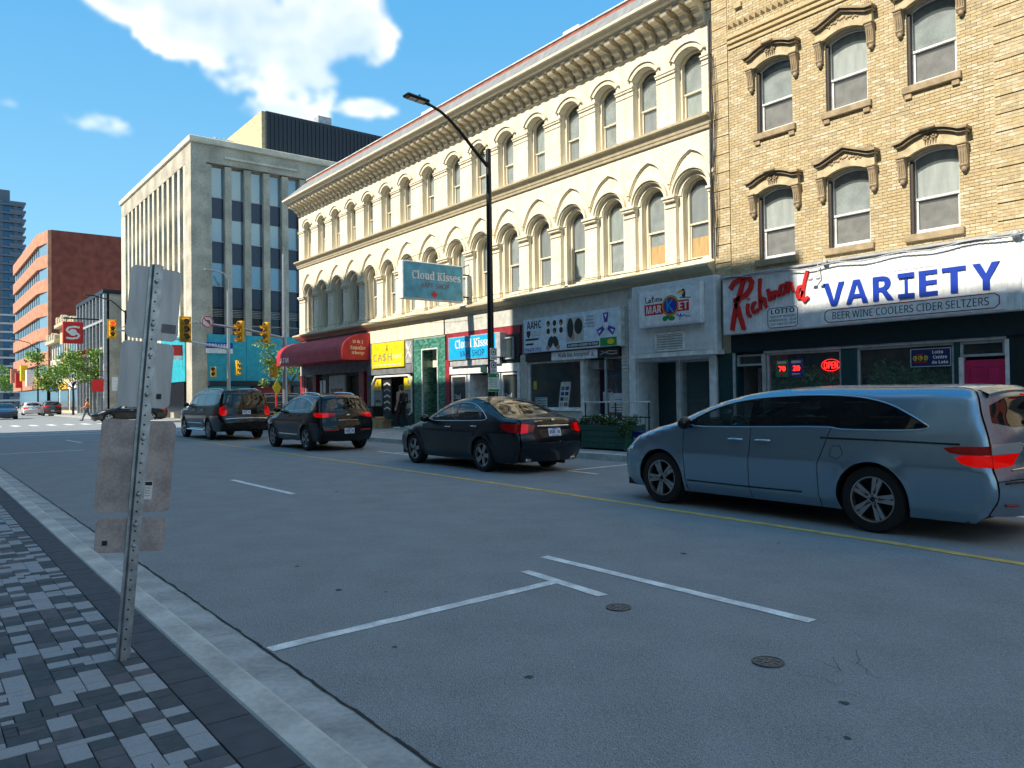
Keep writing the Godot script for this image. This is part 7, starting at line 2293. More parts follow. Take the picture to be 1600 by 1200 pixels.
	var big := {"L": 5.69, "half": 1.02, "belt": 1.27, "roof": 1.89, "tumble": 0.17, "sf": 1.0, "sr": 4.3, "r": 0.4, "crease": 0.95, "sill": 0.32, "wheel_style": 1, "step": Vector2(0.14, 0.1),
		"top": [[0.12, 0.32], [0.02, 0.45], [0.0, 0.75], [0.02, 1.0], [0.12, 1.12], [0.5, 1.18], [1.2, 1.23], [1.42, 1.28], [1.85, 1.62], [2.15, 1.79], [2.7, 1.88], [3.6, 1.89], [4.6, 1.88], [5.25, 1.85], [5.42, 1.78], [5.5, 1.5], [5.56, 1.2], [5.59, 0.95], [5.68, 0.76], [5.69, 0.55], [5.55, 0.42]],
		"dlo": [[1.62, 1.28], [1.98, 1.56], [2.3, 1.7], [2.8, 1.76], [4.0, 1.77], [5.1, 1.74], [5.32, 1.7], [5.32, 1.33], [4.0, 1.3]],
		"panes": [[1.8, 2.58, 2.62, 1.8], [2.7, 3.6, 3.62, 2.72], [3.75, 5.3, 5.3, 3.75]], "pane_mats": ["car_glass", "dark_car_glass", "dark_car_glass"],
		"cuts": [[[-0.2, 0], [-0.2, 2]], [[1.55, 0], [1.55, 2]], [[2.64, 0], [2.66, 2]], [[3.68, 0], [3.7, 2]], [[6, 0], [6, 2]]], "cut_names": ["front_wing", "front_door", "rear_door", "rear_quarter"],
		"screen": [1.45, 2.2], "rear_glass": [1.74, 1.3], "wrap_cuts": [["nose", 0.9], ["top", 1.42], ["top", 5.4], ["tail", 0.8]], "wrap_names": ["front_bumper", "bonnet", "roof", "tailgate", "rear_bumper"],
		"side_lamps": [["tail_lamp", [[5.46, 1.3], [5.9, 1.3], [5.9, 0.92], [5.5, 0.92]], "brake_light"]],
		"tail_lamps": [["tail_lamp", [[1.3, 1.0], [1.3, 0.84], [1.13, 0.84], [1.13, 1.0]], "lamp_red"], ["lit_lamp", [[1.12, 1.0], [1.12, 0.84], [0.92, 0.84], [0.92, 1.0]], "brake_light"]],
		"tail_strips": [["chrome_strip", 0.79, -0.92, 0.92, 0.02]], "plate": [1.02], "handles": [[2.48, 1.12], [3.5, 1.12]], "handle_mat": "chrome", "mirror": [1.72, 1.28], "seats": [2.3, 3.3, 4.3],
		"extras": [["roof_rail", "roof_rail", 2.6, 5.1, "chrome"], ["sill_trim", "side_line", [[1.6, 0.62], [2.6, 0.62], [3.7, 0.62]], 0.014, "chrome"], ["running_board", "box", Vector3(-0.98, 0.36, -0.1), Vector3(0.16, 0.05, 2.3), 0.02, "chrome"], ["high_brake_light", "box", Vector3(0, 1.82, 2.62), Vector3(0.5, 0.03, 0.05), 0.006, "brake_light"]]}
	place_car("big_suv", big, "large_suv", "long black off-roader with square tail lamps at the head of the queue", "car", Vector3(9.93, 0, -31.5), deg_to_rad(-0.3), "paint_black", "traffic in the far lane")
	# beyond the crossing
	place_car("sedan", sedan, "sedan", "black saloon crossing the junction behind the leaning sign post", "car", Vector3(12.6, 0, -61.0), deg_to_rad(90), "paint_black", "cars at the crossing")
	place_car("big_suv", big, "large_suv", "black off-roader crossing behind the saloon at the junction", "car", Vector3(20.0, 0, -54.0), deg_to_rad(92), "paint_black", "cars at the crossing")
	place_car("sedan", sedan, "sedan", "dark blue saloon coming towards the crossing with its headlamps facing", "car", Vector3(7.0, 0, -84.5), deg_to_rad(178), "paint_bluecar", "cars down the street")
	place_car("suv", suv, "compact_suv", "grey hatchback parked under the street tree", "car", Vector3(12.6, 0, -100.0), deg_to_rad(-3), "paint_grey", "cars down the street")
	place_car("van", van, "minivan", "white van with red lettering parked ahead of the grey hatchback", "van", Vector3(11.6, 0, -108.0), deg_to_rad(-3), "paint_ivory", "cars down the street")

func rounded(w: float, h: float, r: float) -> PackedVector2Array:
	var p := PackedVector2Array()
	for k in 4:
		var c := Vector2([1, -1, -1, 1][k] * (w * 0.5 - r), [1, 1, -1, -1][k] * (h * 0.5 - r))
		for j in 6: p.append(c + Vector2.from_angle(PI * 0.5 * (k + j / 5.0)) * r)
	return p
func panel(parent: Node, called: String, m: String, at: Vector3, poly: PackedVector2Array, t := 0.004, b := Basis.IDENTITY) -> MeshInstance3D:
	var q := MB.new()
	q.prism(poly, Vector3.ZERO, Vector3.RIGHT, Vector3.UP, Vector3.BACK, -t * 0.5, t * 0.5, true)
	return put(q.mesh(), called, M[m], parent, at, b)

func signal_head(parent: Node3D, at: Vector3, turn: float, lit := -1, n := 3, board := true) -> void:
	# housing, backboard, hooded lenses; faces local +z
	var b := Basis(Vector3.UP, turn)
	var h := MB.new()
	h.cbox(Vector3.ZERO, Vector3(0.36, 0.36 * n, 0.2), 0.03)
	if board: h.cbox(Vector3(0, 0, -0.04), Vector3(0.56, 0.36 * n + 0.2, 0.02), 0.008)
	var o := put(h.mesh(), "signal_housing", M.signal_yellow, parent, at, b)
	for k in n:
		var y := (n - 1) * 0.18 - k * 0.36
		var v := MB.new()
		v.lathe([Vector2(0.155, 0.1), Vector2(0.155, 0.32), Vector2(0.148, 0.32), Vector2(0.148, 0.1)], Transform3D(Basis(Vector3(1, 0, 0), Vector3(0, 0, 1), Vector3(0, -1, 0)), Vector3(0, y, 0)), 16, PI)
		v.lathe([Vector2(0.155, 0.1), Vector2(0.155, 0.16), Vector2(0.148, 0.16), Vector2(0.148, 0.1)], Transform3D(Basis(Vector3(-1, 0, 0), Vector3(0, 0, 1), Vector3(0, 1, 0)), Vector3(0, y, 0)), 16, PI)
		put(v.mesh(), "visor", M.signal_yellow, o)
		var l := MB.new()
		l.lathe([Vector2(0.145, 0.102), Vector2(0.1, 0.12), Vector2(0.0, 0.13)], Transform3D(Basis(Vector3(1, 0, 0), Vector3(0, 0, 1), Vector3(0, -1, 0)), Vector3(0, y, 0)), 16)
		put(l.mesh(), "signal_lens", M.signal_red if k == lit else M.signal_off, o)

func build_street_furniture() -> void:
	glow("signal_red", Color(1.0, 0.1, 0.06), 2.2)
	mat("signal_off", lin(0.03, 0.03, 0.03), 0.3)
	mat("planter_green", lin(0.012, 0.075, 0.05), 0.6, 0.0, "wood", 1.0, 0.3)
	mat("carton", lin(0.42, 0.27, 0.14), 0.85, 0.0, "grain", 1.0)
	mat("bin_blue", lin(0.008, 0.03, 0.2), 0.45)
	# ---------------- leaning sign post on the near pavement
	var foot := Vector3(0.90, 0.12, -4.55)
	var p := thing("sign_post", "leaning galvanised perforated post carrying four metal signs seen from behind", "sign post", foot)
	var lean := Basis(Vector3.BACK, -0.0852)
	var ch := MB.new()
	# a U-shaped channel, open to the back
	var prof := PackedVector2Array([Vector2(-0.036, 0.004), Vector2(-0.022, 0.004), Vector2(-0.016, 0.03), Vector2(0.016, 0.03), Vector2(0.022, 0.004), Vector2(0.036, 0.004), Vector2(0.036, 0.0), Vector2(0.019, 0.0), Vector2(0.013, 0.026), Vector2(-0.013, 0.026), Vector2(-0.019, 0.0), Vector2(-0.036, 0.0)])
	ch.prism(prof, Vector3.ZERO, Vector3.RIGHT, Vector3.BACK, Vector3.UP, -0.05, 2.14, true)
	put(ch.mesh(), "post", M.galvanised, p, Vector3.ZERO, lean)
	var ho := MB.new()
	for k in 40:
		ho.prism(ellipse(0, 0.06 + k * 0.052, 0.0055, 0.0055, 10), Vector3(0, 0, 0.0302), Vector3.RIGHT, Vector3.UP, Vector3.BACK, 0, 0.0004)
	tag(put(ho.mesh(), "hole", M.black, p, Vector3.ZERO, lean), "", "", "", "stuff")
	for q in [[0.0, 1.925, 0.265, 0.40, "aluminium"], [-0.012, 1.53, 0.27, 0.36, "aluminium"], [-0.02, 1.03, 0.375, 0.50, "aluminium_worn"], [-0.018, 0.66, 0.345, 0.185, "aluminium_worn"]]:
		var s := panel(p, "sign_plate", q[4], lean * Vector3(q[0] + 0.006, q[1], -0.004), rounded(q[2], q[3], 0.032), 0.004, lean)
		var bo := MB.new()
		for y in [-0.3, 0.3]: bo.lathe([Vector2(0.011, 0), Vector2(0.011, 0.007), Vector2(0.006, 0.012), Vector2(0, 0.013)], Transform3D(Basis(Vector3(1, 0, 0), Vector3(0, 0, 1), Vector3(0, -1, 0)), Vector3(-q[0] - 0.006, y * q[3], 0.036)), 8)
		put(bo.mesh(), "bolt", M.galvanised, s)
		if q[1] > 1.9: panel(s, "sticker", "grey_panel", Vector3(0.085, -0.13, 0.0035), rounded(0.075, 0.05, 0.004), 0.001)
		elif q[1] > 1.4: panel(s, "sticker", "black", Vector3(0.075, -0.115, 0.0035), rounded(0.026, 0.03, 0.003), 0.001)
		elif q[1] > 0.9:
			var st := panel(s, "sticker", "sign_white", Vector3(0.07, -0.13, 0.0035), rounded(0.042, 0.1, 0.003), 0.001)
			panel(st, "sticker_print", "black", Vector3(0, 0.036, 0.001), rounded(0.036, 0.02, 0.002), 0.001)
			for k in 4: panel(st, "sticker_print", "frame_grey", Vector3(-0.004, 0.012 - k * 0.014, 0.001), rounded(0.026, 0.005, 0.002), 0.001)
		else: panel(s, "sticker", "black", Vector3(-0.125, -0.04, 0.0035), rounded(0.026, 0.026, 0.003), 0.001)
	# ---------------- street lamp on the far pavement
	var l := thing("street_lamp", "tall black street lamp with a curved arm and flat lamp head", "street lamp", Vector3(13.2, 0.17, -17.76))
	var pm := MB.new()
	pm.tube([Vector3(0, 0, 0), Vector3(0, 4.2, 0), Vector3(0, 8.46, 0)], 0.105, 14, 0.075)
	pm.lathe([Vector2(0.17, 0), Vector2(0.17, 0.25), Vector2(0.11, 0.4), Vector2(0.1, 0.45)], Transform3D.IDENTITY, 14)
	pm.ball(Vector3(0, 8.46, 0), Vector3(0.08, 0.05, 0.08), 10)
	put(pm.mesh(), "pole", M.black_pole, l)
	var am := MB.new()
	am.tube([Vector3(-0.05, 8.0, 0), Vector3(-0.45, 8.33, 0), Vector3(-0.95, 8.78, 0), Vector3(-1.35, 9.08, 0), Vector3(-1.65, 9.24, 0), Vector3(-1.95, 9.33, 0), Vector3(-2.1, 9.35, 0)], 0.055, 10, 0.035)
	put(am.mesh(), "arm", M.black_pole, l)
	var hm := MB.new()
	hm.cbox(Vector3(-2.4, 9.41, 0), Vector3(0.72, 0.09, 0.3), 0.035, Basis(Vector3.BACK, -0.08))
	hm.tube([Vector3(-2.0, 9.34, 0), Vector3(-2.12, 9.37, 0)], 0.05, 8)
	hm.tube([Vector3(-2.3, 9.45, 0), Vector3(-2.3, 9.54, 0)], 0.03, 6)
	var hd := put(hm.mesh(), "lamp_head", M.black_pole, l)
	var le := MB.new()
	for k in 2: le.box(Vector3(-2.28 - k * 0.26, 9.35 + k * 0.02, 0), Vector3(0.2, 0.012, 0.2), Basis(Vector3.BACK, -0.08))
	put(le.mesh(), "lamp_lens", M.frame_grey, hd)
	# parking signs strapped to it
	for q in [[2.72, 0.25, 0.35, "no-stopping sign with a ringed symbol, topmost on the lamp post", 0], [2.34, 0.25, 0.34, "no-parking sign with a ringed symbol, below the topmost on the lamp post", 1], [1.9, 0.4, 0.52, "green and white parking notice, lowest on the lamp post", 2]]:
		var s := thing("parking_sign", q[3], "sign", Vector3(13.2, q[0], -17.64), "signs on the lamp post")
		panel(s, "plate", "sign_white", Vector3.ZERO, rounded(q[1], q[2], 0.02), 0.006)
		if q[4] < 2:
			var rp: Array = []
			for k in 25: rp.append(Vector2(cos(TAU * k / 24.0), sin(TAU * k / 24.0)) * 0.085 + Vector2(0, 0.06))
			for o in stroke(rp, 0.022): panel(s, "ring", "ink" if q[4] == 0 else "ink", Vector3(0, 0, 0.004), o, 0.002)
			panel(s, "symbol", "ink" if q[4] == 0 else "ink", Vector3(0, 0.06, 0.004), rounded(0.06, 0.07, 0.01) if q[4] == 1 else ellipse(0, 0, 0.035, 0.035), 0.002)
			for k in 2: panel(s, "print_line", "ink", Vector3(0, -0.09 - k * 0.04, 0.004), rounded(0.15, 0.015, 0.004), 0.002)
		else:
			panel(s, "band", "green_paint", Vector3(0, 0.2, 0.004), rounded(0.38, 0.1, 0.01), 0.002)
			panel(s, "band", "green_paint", Vector3(0, -0.22, 0.004), rounded(0.38, 0.06, 0.01), 0.002)
			panel(s, "emblem", "sign_white", Vector3(0.13, 0.2, 0.006), ellipse(0, 0, 0.03, 0.03), 0.002)
			for k in 5: panel(s, "print_line", "green_paint", Vector3(-0.02, 0.1 - k * 0.055, 0.004), rounded(0.3 - 0.04 * (k % 2), 0.018, 0.004), 0.002)
	# ---------------- planter with its rail and a blue newspaper box
	var pl := thing("planter_box", "dark green wooden planter box on the far pavement", "planter", Vector3(13.5, 0.18, -13.4))
	for k in 4:
		for sd in [-0.3, 0.3]:
			var bd := MB.new(); bd.cbox(Vector3(sd, 0.1 + k * 0.14, 0), Vector3(0.035, 0.134, 1.86), 0.006)
			put(bd.mesh(), "board", M.planter_green, pl)
		for sd in [-0.915, 0.915]:
			var bd := MB.new(); bd.cbox(Vector3(0, 0.1 + k * 0.14, sd), Vector3(0.56, 0.134, 0.03), 0.006)
			put(bd.mesh(), "board", M.planter_green, pl)
	for sx in [-0.31, 0.31]:
		for sz in [-0.9, 0.9]:
			var ps := MB.new(); ps.cbox(Vector3(sx, 0.3, sz), Vector3(0.07, 0.62, 0.08), 0.008)
			put(ps.mesh(), "corner_post", M.planter_green, pl)
	var so := MB.new(); so.box(Vector3(0, 0.5, 0), Vector3(0.56, 0.05, 1.78))
	put(so.mesh(), "soil", M.seam, pl)
	var rl := thing("patio_rail", "thin black metal railing with a pale top bar behind the planter", "railing", Vector3(14.0, 0.2, -13.6))
	for z in [-1.1, 0.0, 1.1]:
		var po := MB.new(); po.tube([Vector3(0, 0, z), Vector3(0, 1.12, z)], 0.018, 6)
		put(po.mesh(), "post", M.black_pole, rl)
	for q in [[1.12, "frame_white"], [0.75, "black_pole"], [0.2, "black_pole"]]:
		var ba := MB.new(); ba.tube([Vector3(0, q[0], -1.15), Vector3(0, q[0], 1.15)], 0.016, 6)
		put(ba.mesh(), "rail", M[q[1]], rl)
	for k in 13:
		var ba := MB.new(); ba.tube([Vector3(0, 0.2, -1.0 + k * 0.165), Vector3(0, 0.75, -1.0 + k * 0.165)], 0.007, 5)
		put(ba.mesh(), "baluster", M.black_pole, rl)
	var nb := thing("newspaper_box", "small dark blue newspaper box with white lettering at the planter's end", "newspaper box", Vector3(13.55, 0.18, -12.3))
	var nm := MB.new(); nm.cbox(Vector3(0, 0.22, 0), Vector3(0.36, 0.44, 0.3), 0.02); nm.cbox(Vector3(0, 0.45, 0), Vector3(0.4, 0.04, 0.34), 0.012)
	put(nm.mesh(), "body", M.bin_blue, nb)
	letters(nb, "DAILY", Vector3(-0.182, 0.27, 0), 0.22, 0.09, Vector3(0, 0, 1), Vector3(-1, 0, 0), M.sign_white, 0.003, "Droid Sans", 700)
	letters(nb, "NEWS", Vector3(-0.182, 0.13, 0), 0.2, 0.06, Vector3(0, 0, 1), Vector3(-1, 0, 0), M.sign_white, 0.003, "Droid Sans", 700)
	# board propped inside the barber's window
	var sb := thing("price_board", "tall white board of hair photos propped inside the barber's window", "board", F(18.05, 1.09, -0.3))
	var bb := Basis(Vector3.BACK, -0.16) * FB
	panel(sb, "board", "sign_white", Vector3(0, 0.42, 0), rounded(0.46, 0.86, 0.02), 0.02, bb)
	for k in 4:
		for j in 2: panel(sb, "photo", ["grey_panel", "blue_paint", "ink", "frame_grey"][(k + j) % 4], Vector3(0, 0.42, 0) + bb * Vector3(-0.1 + j * 0.2, 0.22 - k * 0.17, 0.012), rounded(0.16, 0.12, 0.01), 0.002, bb)
	# black stand and cartons outside the cash shop
	var ts := thing("black_stand", "black draped stand outside the cash shop", "stand", F(29.1, 0.29, 0.55))
	var tm := MB.new(); tm.cbox(Vector3(0, 0.42, 0), Vector3(0.5, 0.84, 0.7), 0.02); tm.cbox(Vector3(0, 0.86, 0), Vector3(0.56, 0.03, 0.76), 0.01)
	put(tm.mesh(), "body", M.black, ts)
	for q in [[28.45, 0.4, 0.3, "tall closed cardboard carton beside the black stand"], [27.95, 0.26, 0.5, "open cardboard carton with its flaps up"]]:
		var cx := thing("cardboard_box", q[3], "box", F(q[0], 0.27, 0.7))
		var cm := MB.new()
		for s in [[-0.2, 0, 0.01, 0.42], [0.2, 0, 0.01, 0.42]]: cm.box(Vector3(s[0], q[1] * 0.5, 0), Vector3(0.01, q[1], 0.42))
		for s in [-0.21, 0.21]: cm.box(Vector3(0, q[1] * 0.5, s), Vector3(0.4, q[1], 0.01))
		cm.box(Vector3(0, 0.01, 0), Vector3(0.38, 0.01, 0.4))
		put(cm.mesh(), "carton", M.carton, cx)
		for s in [-1.0, 1.0]:
			var fm := MB.new(); fm.box(Vector3(0, 0, s * 0.1), Vector3(0.4, 0.008, 0.2))
			put(fm.mesh(), "flap", M.carton, cx, Vector3(0, q[1] + 0.005, s * 0.215), Basis(Vector3.RIGHT, -s * (0.5 if q[2] > 0.4 else 2.9)))
	# ---------------- traffic signals at the crossing
	var nearp := thing("signal_pole", "galvanised signal pole with a mast arm at the near corner by the smoke shop", "traffic signal", Vector3(15.75, 0.25, -39.6))
	var n1 := MB.new(); n1.tube([Vector3.ZERO, Vector3(0, 9.0, 0)], 0.13, 12, 0.09)
	put(n1.mesh(), "pole", M.galvanised, nearp)
	var n2 := MB.new(); n2.tube([Vector3(0, 4.5, 0), Vector3(-2.2, 4.9, 0), Vector3(-4.6, 5.15, 0)], 0.08, 8, 0.05); n2.tube([Vector3(0, 4.0, 0), Vector3(-1.6, 4.78, 0)], 0.03, 6)
	put(n2.mesh(), "mast_arm", M.galvanised, nearp)
	signal_head(nearp, Vector3(-1.0, 4.75, 0.12), -PI * 0.42, -1, 3, false)
	signal_head(nearp, Vector3(-2.35, 4.75, 0.12), -PI * 0.38, -1, 3, false)
	signal_head(nearp, Vector3(-5.05, 4.75, 0.1), 0.0)
	signal_head(nearp, Vector3(-0.55, 2.75, 0.1), -PI * 0.6, -1, 2, false)
	var farp := thing("signal_pole", "galvanised signal and lamp pole with a long arm at the far corner by the hoarding", "traffic signal", Vector3(18.4, 0.15, -56.9))
	var f1 := MB.new(); f1.tube([Vector3.ZERO, Vector3(0, 10.2, 0)], 0.15, 12, 0.1); f1.tube([Vector3(0, 10.0, 0), Vector3(-0.3, 10.6, 0), Vector3(-1.0, 10.75, 0)], 0.06, 8)
	f1.cbox(Vector3(-1.3, 10.75, 0), Vector3(0.8, 0.14, 0.3), 0.05)
	put(f1.mesh(), "pole", M.galvanised, farp)
	var f2 := MB.new(); f2.tube([Vector3(0, 5.1, 0), Vector3(-4.0, 5.75, 0), Vector3(-7.6, 6.2, 0)], 0.1, 8, 0.06)
	put(f2.mesh(), "mast_arm", M.galvanised, farp)
	signal_head(farp, Vector3(-7.7, 6.2, 0.12), 0.0, 0)
	signal_head(farp, Vector3(-1.1, 3.4, 0.1), -0.5, -1, 2, false)
	signal_head(farp, Vector3(0.6, 3.7, 0.1), 0.8, -1, 3, false)
	for q in [[Vector3(11.75, 5.42, -39.5), "round no-turn sign at the tip of the near mast arm"], [Vector3(11.75, 6.55, -56.8), "round no-turn sign at the tip of the far mast arm"]]:
		var s := thing("no_turn_sign", q[1], "sign", q[0])
		panel(s, "disc", "sign_white", Vector3.ZERO, ellipse(0, 0, 0.3, 0.3, 24), 0.02)
		var rp: Array = []
		for k in 25: rp.append(Vector2(cos(TAU * k / 24.0), sin(TAU * k / 24.0)) * 0.27)
		for o in stroke(rp, 0.05): panel(s, "ring", "red_paint", Vector3(0, 0, 0.012), o, 0.004)
		for o in stroke([Vector2(0.1, -0.16), Vector2(0.08, 0.05), Vector2(-0.12, 0.06)], 0.06): panel(s, "arrow", "ink", Vector3(0, 0, 0.012), o, 0.004)
		for o in stroke([Vector2(-0.18, 0.18), Vector2(0.18, -0.18)], 0.045): panel(s, "slash", "red_paint", Vector3(0, 0, 0.016), o, 0.004)
		var tb := MB.new(); tb.tube([Vector3(-0.3, -0.05, -0.03), Vector3(-0.75, -0.12, -0.03)], 0.02, 5); tb.tube([Vector3(-0.4, 0, -0.03), Vector3(0.3, -0.05, -0.03)], 0.02, 5)
		put(tb.mesh(), "bracket", M.galvanised, s)
	var fs := thing("for_lease_sign", "blue and white lease board on the teal hoarding", "sign", Vector3(17.9, 5.35, -57.35))
	panel(fs, "board", "blue_paint", Vector3(0, 0.15, 0), rounded(1.9, 0.42, 0.02), 0.04)
	panel(fs, "board_lower", "sign_white", Vector3(0, -0.25, 0), rounded(1.9, 0.36, 0.02), 0.04)
	letters(fs, "FOR LEASE", Vector3(0, 0.15, 0.025), 1.5, 0.24, Vector3.RIGHT, Vector3.BACK, M.sign_white, 0.01, "Droid Sans", 700)
	var rb := thing("red_board", "small red and white board on the concrete office's corner", "sign", Vector3(15.95, 5.0, -59.5))
	panel(rb, "board", "red_paint", Vector3(-0.35, 0.2, 0), rounded(0.9, 0.8, 0.03), 0.05)
	panel(rb, "board_lower", "sign_white", Vector3(-0.35, -0.38, 0), rounded(0.9, 0.3, 0.03), 0.05)
	var yd := thing("hazard_marker", "yellow diamond marker on an orange-red post by the near signal pole", "sign", Vector3(15.9, 0.15, -41.2))
	panel(yd, "diamond", "sign_yellow", Vector3(0, 2.0, 0.1), poly2([[-0.25, 0], [0, -0.45], [0.25, 0], [0, 0.45]]), 0.02)
	var ym := MB.new(); ym.tube([Vector3(0, 0, 0), Vector3(0, 2.2, 0)], 0.06, 8)
	put(ym.mesh(), "post", M.red_paint, yd)
	var hy := MB.new(); hy.lathe([Vector2(0.18, 0), Vector2(0.18, 0.1), Vector2(0.12, 0.12), Vector2(0.12, 0.6), Vector2(0.16, 0.62), Vector2(0.1, 0.8), Vector2(0, 0.84)], Transform3D.IDENTITY, 12)
	put(hy.mesh(), "post_base", M.sign_yellow, yd)
	for q in [[Vector3(14.6, 0.14, -75.0), "white notice on a thin post beside the dark glazed building"], [Vector3(14.2, 0.14, -82.0), "small red and white sign on a thin post by the dark glazed building"]]:
		var s := thing("small_post_sign", q[1], "sign", q[0])
		var pp := MB.new(); pp.tube([Vector3.ZERO, Vector3(0, 3.4, 0)], 0.05, 6)
		put(pp.mesh(), "post", M.galvanised, s)
		panel(s, "plate", "sign_white" if q[0].z > -80 else "red_paint", Vector3(0, 2.9, 0.07), rounded(1.0, 1.2, 0.05), 0.02)
	for q in [[13.4, -66.0], [13.4, -118.0]]:
		var s := thing("far_street_lamp", "dark street lamp with a long arm %s" % ("beside the concrete office" if q[1] > -80 else "far down the pavement"), "street lamp", Vector3(q[0], 0.14, q[1]))
		var pp := MB.new(); pp.tube([Vector3.ZERO, Vector3(0, 8.5, 0)], 0.11, 8, 0.08); pp.tube([Vector3(0, 8.3, 0), Vector3(-1.0, 9.2, 0), Vector3(-2.2, 9.5, 0)], 0.05, 6)
		put(pp.mesh(), "pole", M.black_pole, s)
		var hh := MB.new(); hh.cbox(Vector3(-2.5, 9.5, 0), Vector3(0.7, 0.1, 0.3), 0.03)
		put(hh.mesh(), "lamp_head", M.black_pole, s)

# ---------------------------------------------------------------- vegetation
func tree(called: String, label: String, at: Vector3, h: float, cr: Vector3, n: int, leaf: float, tint: Color, sd: int, group: String) -> void:
	rng.seed = sd
	var t := thing(called, label, "tree", at, group)
	var tr := MB.new()
	var fork := h * 0.42
	tr.tube([Vector3.ZERO, Vector3(0.04, fork * 0.5, 0.03), Vector3(0.0, fork, 0)], 0.13, 8, 0.09)
	var tips: Array[Vector3] = []
	for k in 9:
		var a := TAU * k / 9.0 + rng.randf() * 0.5
		var tip := Vector3(cos(a) * cr.x * rng.randf_range(0.45, 0.85), h - cr.y * rng.randf_range(0.4, 1.5), sin(a) * cr.z * rng.randf_range(0.45, 0.85))
		tr.tube([Vector3(0, fork * rng.randf_range(0.85, 1.0), 0), tip * Vector3(0.4, 0.0, 0.4) + Vector3(0, lerpf(fork, tip.y, 0.6), 0), tip], 0.05, 5, 0.015)
		tips.append(tip)
	put(tr.mesh(), "trunk", M.bark, t)
	var c := MB.new(); c.tinted = true
	mb_tint = tint
	for k in 26:
		var ctr := tips[k % 9] * rng.randf_range(0.75, 1.08)
		if k >= 9: ctr = Vector3(rng.randfn(0, 0.5) * cr.x, h - cr.y * (1.0 + rng.randfn(0, 0.42)), rng.randfn(0, 0.5) * cr.z)
		clump(c, ctr, cr * rng.randf_range(0.2, 0.36), n / 26, leaf)
	put(c.mesh(), "crown", M.leaf, t)

func build_plants() -> void:
	mat("bark", lin(0.09, 0.07, 0.055), 0.95, 0.0, "wood", 1.0, 0.5)
	rng.seed = 77
	var p := thing("planter_shrubs", "leafy green shrubs spilling over the green planter box", "plants", Vector3(13.5, 0.7, -13.4))
	var c := MB.new(); c.tinted = true
	mb_tint = Color(0.045, 0.1, 0.025)
	for k in 22: clump(c, Vector3(rng.randf_range(-0.22, 0.22), rng.randf_range(0.05, 0.22), rng.randf_range(-0.85, 0.85)), Vector3(0.16, 0.14, 0.16), 130, 0.03)
	for k in 10: clump(c, Vector3(rng.randf_range(-0.35, -0.1), rng.randf_range(-0.12, 0.1), rng.randf_range(0.75, 1.05)), Vector3(0.12, 0.16, 0.1), 90, 0.03)
	put(c.mesh(), "foliage", M.leaf, p)
	var st := MB.new()
	for k in 40:
		var q := Vector3(rng.randf_range(-0.2, 0.2), -0.16, rng.randf_range(-0.8, 0.8))
		st.tube([q, q + Vector3(rng.randfn(0, 0.04), 0.3, rng.randfn(0, 0.04))], 0.005, 4, 0.002)
	tag(put(st.mesh(), "stem", M.bark, p), "", "", "", "stuff")
	var fl := MB.new()
	for k in 26: fl.ball(Vector3(rng.randf_range(-0.3, 0.25), rng.randf_range(0.12, 0.34), rng.randf_range(-0.85, 0.9)), Vector3(0.018, 0.014, 0.018), 6)
	tag(put(fl.mesh(), "blossom", M.frame_white, p), "", "", "", "stuff")
	var green := Color(0.17, 0.30, 0.045)
	tree("street_tree", "bright green street tree before the dark glazed building", Vector3(13.6, 0.14, -92.0), 7.6, Vector3(4.2, 2.6, 3.6), 5200, 0.16, green, 5, "street trees down the pavement")
	tree("street_tree", "hazy green tree far down the street below the tower", Vector3(14.5, 0.14, -205.0), 10.5, Vector3(5.5, 4.0, 5.0), 3600, 0.24, green, 11, "street trees down the pavement")
	tree("corner_tree", "small green tree at the side-street corner behind the red awning", Vector3(21.6, 0.14, -53.5), 5.6, Vector3(2.3, 1.7, 2.3), 3600, 0.09, Color(0.15, 0.24, 0.05), 14, "")
	rng.seed = 21

